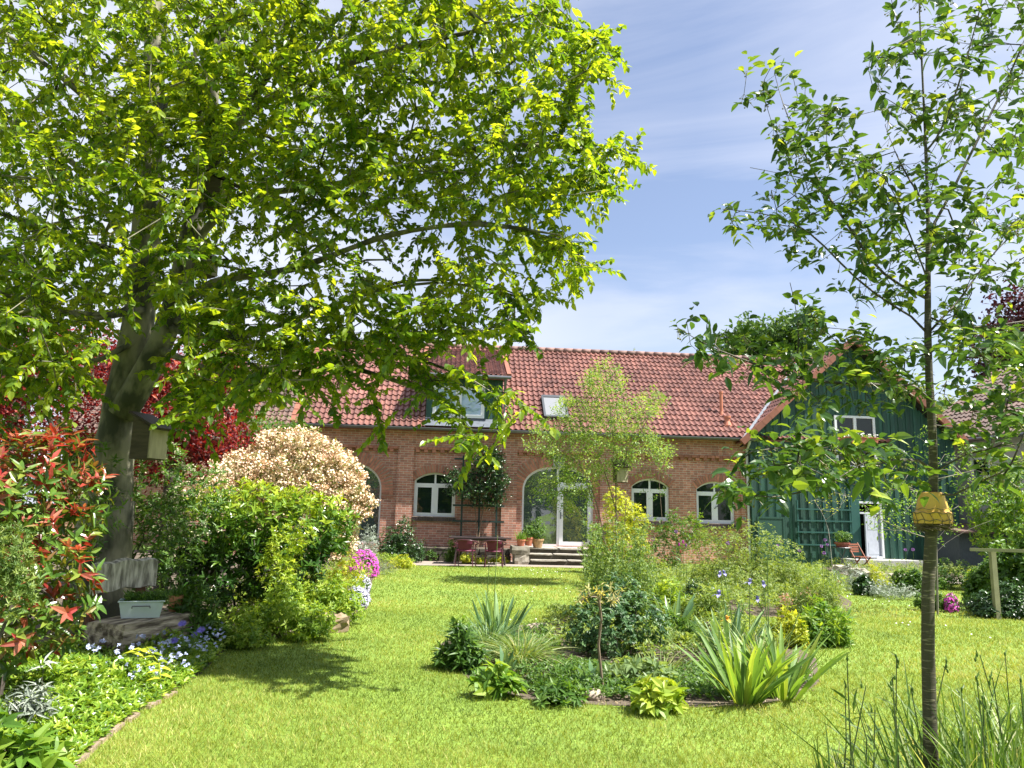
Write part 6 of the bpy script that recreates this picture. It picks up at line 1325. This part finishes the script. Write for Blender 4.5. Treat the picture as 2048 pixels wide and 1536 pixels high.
mound("leafy_perennial", "tall leafy light green perennial at the left tip of the island bed", 922, 1325, 7.6, 34, 105, 150, M_LMID, .10, .028, 5)
mound("leafy_perennial", "low glossy rosette clump left of the first round stone", 985, 1370, 6.6, 28, 45, 36, M_LBRI, .12, .05, 6)
mound("leafy_perennial", "bright lime-green lettuce-like rosette at the bed's front edge", 1322, 1402, 6.2, 36, 44, 60, leafmat("lime_rosette", [(0, (.14, .25, .03)), (.5, (.24, .36, .04)), (1, (.42, .48, .06))], trans=.4), .11, .06, 6)
mound("leafy_perennial", "small dark-leaved rosettes between the two round stones", 1120, 1390, 6.35, 38, 28, 70, M_LMID, .07, .028, 6)
mound("leafy_perennial", "grey-green lobed leafy clump right of the thin standard stem", 1275, 1350, 7.0, 50, 42, 150, leafmat("sage_leaf", [(0, (.12, .2, .08)), (1, (.26, .36, .13))]), .08, .035, 5)
strap_clump("tulip_plant", "pair of broad folded tulip leaves left of the thin standard stem", "tulip", gbase(1160, 1378), 7, .28, .07, M_IRISB, .45, .05, .1, prof=LANCE)
strap_clump("tulip_plant", "broad folded tulip leaves right against the thin standard stem", "tulip", gbase(1185, 1372), 6, .26, .08, M_IRISB, .45, .05, .1, prof=LANCE)
strap_clump("tulip_plant", "broad tulip leaves beside the first round stone", "tulip", gbase(1010, 1358), 6, .34, .07, M_IRISB, .35, .05, .1, prof=LANCE)
M_COL = leafmat("columbine_leaf", [(0, (.03, .08, .03)), (.5, (.06, .14, .05)), (1, (.14, .24, .09))], trans=.35)
shrub("columbine_bush", "dense dark blue-green lobed bush in the middle of the island bed", gbase(1225, 1310), [lob(1220, 1250, 8.6, 75, 75), lob(1175, 1265, 8.5, 45, 55), lob(1285, 1250, 8.7, 55, 60), lob(1240, 1200, 8.8, 50, 50)], 900, M_COL, .045, .03, 5, 1.2, .45, OVATE)
# tall airy stems growing through it
t = thing("meadow_rue", "tall airy pale green stems rising behind the dark columbine bush", "perennial", tuple(gbase(1240, 1270))); g = Geo(); gl = Geo()
for i in range(95):
    b = gbase(random.uniform(1180, 1300), random.uniform(1240, 1275)); q = P(random.uniform(1165, 1310), random.uniform(1040, 1175), b.y + random.uniform(-.2, .3)); m_ = Vector(b).lerp(q, .5) + Vector((random.gauss(0, .04), 0, 0)); g.tube([b, m_, q], [.004, .003, .0015], 4, cap=False)
    n = 46; f = RNG.random(n) * .75 + .25; pp = np.array([tuple(Vector(b).lerp(q, x)) for x in f]) + rv(n, .035); rosettes(gl, pp, rv(n) + (0, 0, .8), 4, .045, .018, 1.0, SMALL)
g.build("stem", M_STEM, t); gl.build("foliage", leafmat("pale_meadow", [(0, (.08, .15, .04)), (.5, (.15, .25, .06)), (1, (.28, .37, .12))], trans=.42), t)
# dwarf standard with grafted head
b = gbase(1207, 1386); t = thing("dwarf_standard", "thin crooked dwarf tree with flat yellowish head at the bed's front", "small tree", tuple(b)); g = Geo(); line = [b] + [P(x, y, b.y) for x, y in ((1202, 1340), (1197, 1290), (1203, 1240), (1198, 1200), (1200, 1188))]; g.tube(line, [.013, .012, .012, .011, .013, .014], 7)
tgs = [tuple(P(1200 + random.uniform(-48, 48), random.uniform(1172, 1212), b.y + random.uniform(-.18, .18))) for _ in range(26)]; ps, pa, tp = grow([[line[-2], line[-1]]], tgs, .07); limbs(g, ps, pa, .003, 2.2, 0, 4, .008); g.build("trunk", M_TWIG, t)
g = Geo(); rosettes(g, ps[tp], rv(len(tp), .4) + (0, -.2, .7), 5, .055, .014, 1.3, LANCE); g.build("crown", leafmat("pale_gold_leaf", [(0, (.2, .22, .08)), (.6, (.4, .38, .14)), (1, (.6, .56, .26))]), t)
# stones
M_ROCK = pmat("field_stone", (.42, .33, .27), .85, noise=.4, nscale=6, bump=.4, bscale=18)
for (px, py, r, sq, lab) in ((1023, 1374, .085, (1.1, .8, .62), "rounded pinkish stone at the left front rim of the island bed"), (1189, 1398, .088, (1.2, .85, .6), "rounded pinkish stone at the middle front rim of the island bed"), (1140, 1400, .035, (1.2, 1, .5), "small pale pebble left of the middle round stone"), (1078, 1262, .13, (1.6, .8, .5), "pale flat stone at the back of the island bed")):
    q = G(px, py); g = Geo(); g.ball((0, 0, 0), r, 8, sq, jit=.10); o = g.build("field_stone", M_ROCK, smooth=True); o.location = (q.x, q.y, r * sq[2] * .55); o.rotation_euler = (.1, .05, random.random()); tag(o, lab, "stone")
# dry litter in the bed
x, y = scatter([(900, 1320), (1000, 1380), (1200, 1408), (1500, 1412), (1630, 1385), (1620, 1320), (1300, 1330), (1000, 1300)], 2600); p = np.stack([x, y, .012 + 0 * x], 1); g = Geo(); leaves(g, p, rv(len(x)) * (1, 1, .15), rv(len(x), .4) + (0, 0, 1), .05 * (.4 + RNG.random(len(x))), .008, SMALL, .1, .3)
tag(g.build("plant_litter", leafmat("dry_litter", [(0, (.14, .10, .06)), (.6, (.36, .28, .17)), (1, (.55, .46, .32))], trans=.1, tgain=(1, 1, 1))), kind='stuff')

# low leafy filler that hides most of the soil
M_LAIR = leafmat("airy_yellow_green", [(0, (.09, .16, .03)), (.5, (.18, .27, .05)), (1, (.32, .40, .11))], trans=.42)
def filler(name, polys, n, h, mat, L_, W_, k=5, px=True):
    g = Geo()
    for poly, m, hh in polys:
        x, y = scatter(poly, m); z = hh * (.25 + .75 * RNG.random(m)) * (.65 + .35 * np.sin(x * 3.1 + y * 1.7)); rosettes(g, np.stack([x, y, z], 1), rv(m, .4) + (0, -.1, 1), k, L_, W_, 1.0, LANCE)
    return tag(g.build(name, mat), kind='stuff')
filler("low_foliage", [([(1170, 1150), (1640, 1150), (1690, 1200), (1620, 1234), (1450, 1230), (1400, 1226), (1170, 1225)], 10500, .42), ([(1090, 1245), (1180, 1200), (1400, 1230), (1480, 1262), (1575, 1290), (1560, 1330), (1300, 1330), (1100, 1290)], 2600, .24)], 0, 0, M_LAIR, .065, .02)
filler("low_foliage", [([(900, 1285), (980, 1262), (1100, 1262), (1130, 1310), (1010, 1340), (930, 1335)], 900, .16), ([(1020, 1345), (1150, 1330), (1300, 1345), (1340, 1380), (1200, 1395), (1080, 1385)], 900, .11), ([(1290, 1350), (1400, 1340), (1600, 1340), (1625, 1375), (1500, 1402), (1330, 1402)], 1300, .12), ([(900, 1330), (960, 1368), (1100, 1400), (1300, 1405), (1300, 1385), (1050, 1370)], 500, .07)], 0, 0, M_LMID, .045, .018)
filler("bed_foliage", [([(480, 1275), (640, 1258), (720, 1225), (735, 1170), (760, 1140), (600, 1140), (420, 1200), (400, 1290)], 3800, .30), ([(740, 1140), (830, 1128), (830, 1116), (720, 1112)], 900, .3)], 0, 0, M_PER, .05, .02)
filler("bed_foliage", [([(1640, 1140), (1690, 1144), (1760, 1158), (1925, 1156), (1925, 1124), (1640, 1122)], 2600, .3), ([(1925, 1180), (1950, 1192), (2060, 1210), (2200, 1230), (2200, 1135), (1925, 1155)], 3400, .4)], 0, 0, M_LAIR, .07, .02)
# ================================================================== BACK BEDS
shrub("golden_bush", "tall golden-leaved bush before the brick wall right of the steps", bpt(1248, 20.5), [lob(1240, 1040, 20.5, 36, 52), lob(1270, 1050, 20.5, 28, 42), lob(1250, 1090, 20.5, 45, 40), lob(1228, 1000, 20.5, 20, 25)], 1100, M_LYEL, .07, .028, 5, 1, .4)
def thin_bush(name, label, px, Y, poly, n, mat, k=4, L_=.06, W_=.028, cat="bush", bloom=None, base_py=None):
    T = []; xs = [a for a, b in poly]; ys = [b for a, b in poly]; d = (max(xs) - min(xs)) * Y / F_PX * .4
    while len(T) < n:
        x, y = random.uniform(min(xs), max(xs)), random.uniform(min(ys), max(ys))
        if inpoly(np.array([x]), np.array([y]), poly)[0]: T.append(tuple(P(x, y, Y + random.uniform(-d, d))))
    b = bpt(px, Y); t = thing(name, label, cat, tuple(b)); ps, pa, tp = grow([[b, b + Vector((0, 0, .25))]], np.array(T), .15, lift=.15); g = Geo(); limbs(g, ps, pa, .0025, 2.1, 0, 4, .02); g.build("stems", M_BARKD, t)
    g = Geo(); q = np.repeat(ps[tp], 6, 0) + rv(len(tp) * 6, .07); rosettes(g, q, rv(len(q), .5) + (0, 0, .8), k, L_, W_, 1.1, LANCE); g.build("foliage", mat, t)
    if bloom: g = Geo(); q = ps[tp][RNG.random(len(tp)) < .3]; rosettes(g, q, rv(len(q), .4) + (0, -.3, .8), 6, .05, .035, 1, SMALL); g.build("blossoms", bloom, t)
    return t
thin_bush("rose_bush", "upright thin rose bush with reddish tips below the first right window", 1338, 19.0, [(1300, 1130), (1305, 1050), (1330, 1040), (1345, 1010), (1375, 1050), (1370, 1130)], 90, M_LMID)
thin_bush("rose_bush", "loose pale rose bush between the two right-hand arched windows", 1400, 19.3, [(1375, 1100), (1370, 1040), (1395, 1030), (1410, 1050), (1400, 1100)], 40, M_LBRI)
shrub("broad_bush", "broad loose yellow-green bush before the brick and green barn corner", bpt(1490, 15.5), [lob(1440, 1110, 15.5, 65, 50), lob(1500, 1090, 15.5, 65, 45), lob(1550, 1115, 15.5, 55, 45), lob(1470, 1150, 15.4, 85, 40), lob(1540, 1150, 15.4, 70, 35), lob(1420, 1075, 15.6, 30, 25)], 2300, M_LAIR, .05, .018, 4, 1.1, .3, stems=14)
mound("dark_mound", "small dense dark green mound in front of the broad loose bush", 1398, 1150, 13.0, 30, 30, 500, M_LDRK, .035, .016, cat="shrub")
mound("leafy_perennial", "yellow-green hellebore-like clump before the dark mound", 1420, 1205, 11.0, 50, 42, 240, M_LAIR, .10, .022)
mound("leafy_perennial", "light leafy perennial left of the dark mound", 1330, 1180, 11.5, 36, 62, 260, M_PER, .08, .025)
mound("leafy_perennial", "pale airy perennials below the red-tipped rose bush", 1310, 1150, 14.0, 40, 50, 300, M_LAIR, .06, .02)
mound("leafy_perennial", "bright green ground-hugging clump at the right end of the back bed", 1640, 1222, 9.6, 50, 42, 300, M_LBRI, .09, .028)
mound("leafy_perennial", "yellow creeping clump at the front of the back bed", 1575, 1228, 9.4, 32, 26, 260, M_LYEL, .055, .02)
mound("leafy_perennial", "tall grassy green clump at the right end behind the bright leaves", 1640, 1190, 12.0, 40, 70, 350, M_LAIR, .10, .012)
mound("leafy_perennial", "feathery light green clump between the broad bush and the barn", 1590, 1150, 15.0, 40, 60, 400, M_LAIR, .07, .014)
mound("leafy_perennial", "dusty pink stonecrop patch on the right side of the back bed", 1600, 1172, 12.6, 35, 22, 260, leafmat("dusty_pink", [(0, (.2, .24, .1)), (.5, (.42, .28, .22)), (1, (.5, .3, .3))]), .035, .02)
mound("leafy_perennial", "low green filler behind the bluish sword leaf clump", 1340, 1235, 9.6, 45, 28, 260, M_LMID, .06, .024)
k = 0
for (px, py, bpy_, Y, lab) in ((1352, 1063, 1130, 16, "purple allium ball right of the rose bush, the topmost"), (1306, 1079, 1130, 16.5, "small purple allium ball left of the rose bush"), (1650, 1080, 1130, 16.5, "tallest purple allium ball before the green slatted rack"), (1655, 1090, 1130, 16.8, "purple allium ball just below the tallest one"), (1643, 1092, 1130, 16.3, "purple allium ball left beneath the tallest one"),
        (1648, 1106, 1130, 16, "lower purple allium ball near the two red pots"), (1563, 1084, 1130, 16, "purple allium ball above the broad loose bush"), (1555, 1092, 1130, 15.8, "lower purple allium ball above the broad loose bush"), (1599, 1100, 1130, 15.6, "purple allium ball at the right shoulder of the broad bush"), (1456, 1086, 1120, 14.6, "dark purple allium ball in front of the broad bush"),
        (1811, 1100, 1135, 17, "left allium ball of the pair before the barn's right part"), (1826, 1099, 1135, 17, "right allium ball of the pair before the barn's right part"), (1383, 1062, 1130, 17, "pale green unopened allium ball on a tall stem")):
    q = P(px, py, Y); stem_plant("allium", lab, "allium", (q.x, Y, 0), [(0, 0, q.z)], M_LMID, 'ball', M_CREAM if 'unopened' in lab else M_PUR, .2, .02, 2, "allium balls in the back beds", sr=.005)
for (px, py, Y, lab, fm) in ((1358, 1088, 14.5, "magenta tulip, the left one of the group right of the rose bush", M_MAG), (1366, 1083, 14.6, "pink and purple tulip at the top of the group", M_MAG), (1372, 1090, 14.5, "deep purple tulip right in the group", M_PUR), (1361, 1102, 14.4, "coral pink tulip lowest in the group", M_COR), (1300, 1125, 13, "coral tulip bud behind the tall airy stems", M_COR), (1284, 1120, 13, "pale lilac flower bud left of the coral tulip bud", M_IR)):
    q = P(px, py, Y); stem_plant("tulip_flower", lab, "tulip", (q.x, Y, 0), [(0, 0, q.z - .04)], M_IRISB, 'tulip', fm, .22, .05, 3, None, .005)
# ------------------------------------------------------------------ herb bed before the barn
lw2 = thing("rockery_edge", "irregular pale stone edging in front of the barn's herb bed", "stone edging", tuple(G(1760, 1160))); xs = 1668; M_PR = pmat("pale_rock", (.42, .38, .30), .9, noise=.5, nscale=5, bump=.5)
while xs < 1850:
    w = random.uniform(24, 46); yb = 1143 + min(1, (xs - 1660) / 90) * 20 - max(0, (xs - 1760)) * .03; q = G(xs + w / 2, yb); s = q.y / F_PX; g = Geo(); rough_box(g, (q.x, q.y, .10), (w * s / 2, .16, .10), np.array(Matrix.Rotation(-.1 + random.uniform(-.15, .15), 3, 'Z')), .03, (4, 3, 2), random.random()); g.build("stone", M_PR, lw2); xs += w * .97
for a in ((1700, 1140, 17.0, 30, 26, M_LGRY, "silvery lavender mound behind the stone edging", .07, .01), (1748, 1140, 16.6, 18, 26, M_LYEL, "upright yellow-green feathery clump in the herb bed", .09, .01), (1785, 1140, 16.8, 34, 28, M_LAIR, "round green cushion in the middle of the herb bed", .05, .014), (1760, 1152, 15.9, 30, 10, M_LGRY, "low pale grey creeping patch along the stone edging", .03, .012),
          (1820, 1145, 16.5, 24, 26, M_LMID, "dark leafy clump at the right of the herb bed", .1, .03), (1725, 1152, 16.2, 14, 10, M_LDRK, "small dark bergenia by the stone edging", .08, .05), (1900, 1140, 18.0, 40, 34, M_LMID, "tall green weeds right of the ringed trunk before the barn", .08, .02), (1800, 1160, 15.4, 40, 8, M_LGRY, "grey mat of herbs at the right end of the stone edging", .03, .012),
          (1862, 1188, 13.6, 22, 22, M_LMID, "small round green clump at the foot of the pear tree", .05, .02), (1960, 1150, 17.0, 30, 30, M_LYEL, "yellow-green foliage beside the path at the right", .07, .03)):
    mound("herb_clump", a[6], a[0], a[1], a[2], a[3], a[4], 300, a[5], a[7], a[8])
for a in ((1975, 1140, 14.5, 45, 75, M_LMID, "leafy currant bush at the right edge beside the wooden rail", .08, .05), (2040, 1130, 13.5, 60, 110, M_LMID, "big dense bush at the far right edge", .09, .055), (2010, 1180, 13.0, 70, 30, M_LDRK, "low dark shrubs along the right lawn edge", .06, .03)):
    mound("garden_bush", a[6], a[0], a[1], a[2], a[3], a[4], 900, a[5], a[7], a[8], cat="bush")
shrub("lilac_bush", "tall light green bush behind the wooden rail at the right edge", bpt(2010, 18), [lob(1990, 1010, 18, 50, 55), lob(2040, 980, 18, 50, 60), lob(2010, 1070, 18, 60, 50)], 1300, M_LBRI, .09, .045, 4)
# wooden rail
M_RAIL = pmat("pale_rail", (.26, .25, .15), .8, noise=.3, nscale=5)
t = thing("wooden_rail_fence", "pale wooden rail on a square post at the right edge", "fence", (P(1990, 1100, 12.6).x, 12.6, 0)); g = Geo(); a = P(1940, 1099, 12.6); b = P(2200, 1106, 12.2); g.beam(a, b, .04, .05); g.build("rail", M_RAIL, t)
for px in (1990, 2180): g = Geo(); q = P(px, 1100, 12.55); g.bb(q.x - .04, q.x + .04, q.y + .04, q.y + .12, 0, q.z + .02); g.build("post", M_RAIL, t)
# dark plank shed side right of the barn
q = P(1922, 1050, 24.5); t = thing("garden_shed", "low grey shed with red-brown felt roof right of the barn", "shed", (q.x, 24.5, 0), YAW); zt = P(1930, 1062, 24.5).z
g = Geo(); g.bb(-.1, 1.6, 0, 1.5, 0, zt); g.build("wall", pmat("shed_grey", (.10, .12, .13), .8, noise=.4, stretch=(6, 6, 1)), t, local=True); g = Geo(); g.box((.8, .7, zt + .1), (1.2, 1.1, .03), np.array(Matrix.Rotation(.12, 3, 'X'))); g.build("roof", M_TILEB, t, local=True)
# folding chair, little table, pots before the barn
M_TEAK = pmat("red_brown_wood", (.24, .07, .03), .6, noise=.3, nscale=6)
q = HX(HW(1722, 1120, -2.2)[0], -2.2, .0); t = thing("folding_chair", "red-brown slatted wooden folding chair before the barn door", "chair", tuple(q) , R_(20)); g = Geo()
for i in range(5): g.bb(-.2, .2, -.2 + i * .085, -.2 + i * .085 + .06, .44, .46)
g.build("seat", M_TEAK, t, local=True); g = Geo()
for i in range(4): g.box((0, .24 + .02 * i, .60 + i * .07), (.19, .01, .024), np.array(Matrix.Rotation(-.25, 3, 'X')))
g.build("backrest", M_TEAK, t, local=True)
for sx in (-1, 1):
    g = Geo(); g.beam((sx * .215, -.24, 0), (sx * .215, .34, .86), .025, .035); g.build("leg", M_TEAK, t, local=True); g = Geo(); g.beam((sx * .19, .28, 0), (sx * .19, -.2, .45), .025, .035); g.build("leg", M_TEAK, t, local=True)
q = HX(HW(1686, 1120, -2.0)[0], -2.0, 0); t = thing("bistro_table", "small round grey metal table left of the folding chair", "table", tuple(q), 0); g = Geo(); g.lathe((0, 0, .70), [(0, 0), (.27, 0), (.28, .01), (.27, .02), (0, .02)], 22); g.build("tabletop", M_ZINC, t, local=True)
for k in range(3): an = k * 2.09 + .5; g = Geo(); g.tube([(.2 * math.cos(an), .2 * math.sin(an), .70), (-.05 * math.cos(an), -.05 * math.sin(an), .35), (.24 * math.cos(an), .24 * math.sin(an), 0)], .01, 5); g.build("leg", M_ZINC, t, local=True)
potted("potted_plant", "wide red bowl of leafy herbs standing on the little round table", "potted plant", (q.x, q.y, .72), .16, .22, .15, pmat("red_bowl", (.25, .07, .05), .6), M_LMID, 'bush', .32, .26, 160)
for (px, lab) in ((1650, "square-rimmed red clay pot, the left of the two by the thin forked tree"), (1669, "red clay pot, the right of the two by the thin forked tree")):
    q = P(px, 1140, 17.8); potted("potted_plant", lab, "potted plant", (q.x, 17.8, 0), .10, .13, .18, M_CLAY, M_LMID, 'bush', .18, .12, 50)
# ================================================================== UPTURNED POT ON THE TRUNK
c = P(1867, 1050, YC - .0); t = thing("upturned_pot", "upside-down yellow flower pot of straw wired to the ringed trunk", "flower pot", tuple(c)); s = YC / F_PX
M_YPOT = pmat("yellow_glaze", (.62, .40, .07), .45, noise=.25, nscale=12, col2=(.45, .24, .04)); g = Geo(); h = 62 * s
g.lathe((c.x, c.y, c.z), [(33 * s, .012), (34.5 * s, .006), (34.5 * s, .055), (31 * s, .06), (30 * s, .062), (22 * s, h), (20 * s, h + .004), (.03, h + .004)], 40); g.build("pot", M_YPOT, t, smooth=False)
g = Geo()
for i in range(240):
    a = random.random() * 6.28; r = random.uniform(.03, .068); z = c.z + random.uniform(-.022, .006); d = Vector((-math.sin(a), math.cos(a), random.uniform(-.25, .25))) * random.uniform(.02, .06) + Vector((random.gauss(0, .012), random.gauss(0, .012), -.004)); p0 = Vector((c.x + r * math.cos(a), c.y + r * math.sin(a), z)); g.tube([p0 - d, p0 + Vector((0, 0, .004)), p0 + d], .0013, 3, random.random(), cap=False)
g.build("straw", pmat("straw", (.16, .13, .075), .9, rnd=.5), t)
g = Geo()
for rr, zz in ((35.5 * s, .052), (36 * s, .02), (33.5 * s, .07)): g.tube([(c.x + rr * math.cos(a), c.y + rr * math.sin(a), c.z + zz + .004 * math.sin(a * 9)) for a in np.linspace(0, 6.283, 40)], .0016, 4)
for a in np.linspace(0, 6.283, 15): g.tube([(c.x + 35.6 * s * math.cos(a), c.y + 35.6 * s * math.sin(a), c.z + .052), (c.x + 36 * s * math.cos(a + .2), c.y + 36 * s * math.sin(a + .2), c.z + .02), (c.x + 34 * s * math.cos(a + .1), c.y + 34 * s * math.sin(a + .1), c.z + .0)], .0013, 3)
g.build("wire_mesh", pmat("wire", (.08, .075, .06), .6), t)
# ================================================================== FOREGROUND WEEDS AT THE LOWER RIGHT
M_WEED = leafmat("weed_leaf", [(0, (.06, .12, .03)), (.6, (.12, .21, .05)), (1, (.26, .34, .12))], trans=.4); M_WST = pmat("weed_stem", (.07, .105, .035), .7)
WS = [(1650, 1395, 1690, 1372), (1687, 1350, 1694, 1318), (1700, 1480, 1708, 1390), (1728, 1440, 1732, 1372), (1745, 1440, 1750, 1420), (1772, 1400, 1785, 1355), (1785, 1330, 1793, 1312), (1815, 1400, 1822, 1378), (1890, 1345, 1893, 1322), (1920, 1400, 1922, 1378), (1950, 1378, 1953, 1356), (1975, 1390, 1985, 1355), (1990, 1320, 1960, 1310), (2008, 1330, 2010, 1308), (2035, 1390, 2040, 1360), (1940, 1420, 1965, 1395)]
for i, (bx, _, tx, ty) in enumerate(WS):
    Y = random.uniform(3.0, 3.9); q = P(tx, ty, Y); b = P(bx + random.uniform(-6, 6), ty, Y); b.z = 0; t = thing("wild_stem", "thin budded weed stem in the lower right foreground", "weed", tuple(b), 0, "thin weed stems at the lower right"); g = Geo(); a = Vector(b); sw = random.gauss(0, .03)
    line = [a, a.lerp(q, .35) + Vector((sw * .7, 0, 0)), a.lerp(q, .7) + Vector((sw, 0, 0)), q]; g.tube(line, [.0042, .0036, .003, .002], 5); g.build("stem", M_WST, t)
    g = Geo(); n = 13; f = RNG.random(n) * .85 + .05; pp = np.array([tuple(a.lerp(q, x) + Vector((sw * x, 0, 0))) for x in f]); leaves(g, pp, rv(n) * (1, 1, .2) + (0, 0, .8), rv(n, .4) + (0, 0, 1), .09, .012, LANCE, .15, .3)
    for k in range(random.choice((1, 2, 3))): z_ = q + Vector((random.gauss(0, .008), 0, -k * .022)); g.ball(z_, .005, 4, (1, 1, 2.0)); leaves(g, [tuple(z_)], [(random.gauss(0, .5), random.gauss(0, .5), 1)], [(0, -1, .2)], .03, .008, LANCE)
    g.build("leaves", M_WEED, t)
t = thing("grass_tuft", "big tuft of long unmown grass around the foot of the ringed trunk", "grass tuft", tuple(P(1880, 1560, 3.7)[:2]) + (0,)); g = Geo(); n = 1500; px = np.concatenate([RNG.normal(1975, 85, n // 2), RNG.uniform(1640, 2120, n - n // 2)]); Yv = RNG.uniform(3.0, 4.4, n)
pp = np.array([tuple(P(a, 1500, b)) for a, b in zip(px, Yv)]); pp[:, 2] = 0; tp_ = np.where(px > 1820, RNG.normal(1450, 55, n), RNG.normal(1500, 32, n)); hh = np.clip((1.5 - (tp_ - 1042) * Yv / 1500) * 1.3, .06, 1.1); leaves(g, pp, rv(n, .28) + (0, 0, 1), rv(n), hh, .012, STRAP, .1, .25, None, .2); g.build("blades", leafmat("long_grass", [(0, (.05, .11, .02)), (.6, (.10, .19, .035)), (.9, (.22, .30, .07)), (1, (.5, .5, .3))], trans=.4), t)
for o in list(bpy.data.objects):
    if o.type == 'MESH' and o.parent is None and 'kind' not in o and 'category' not in o: print("UNTAGGED", o.name)
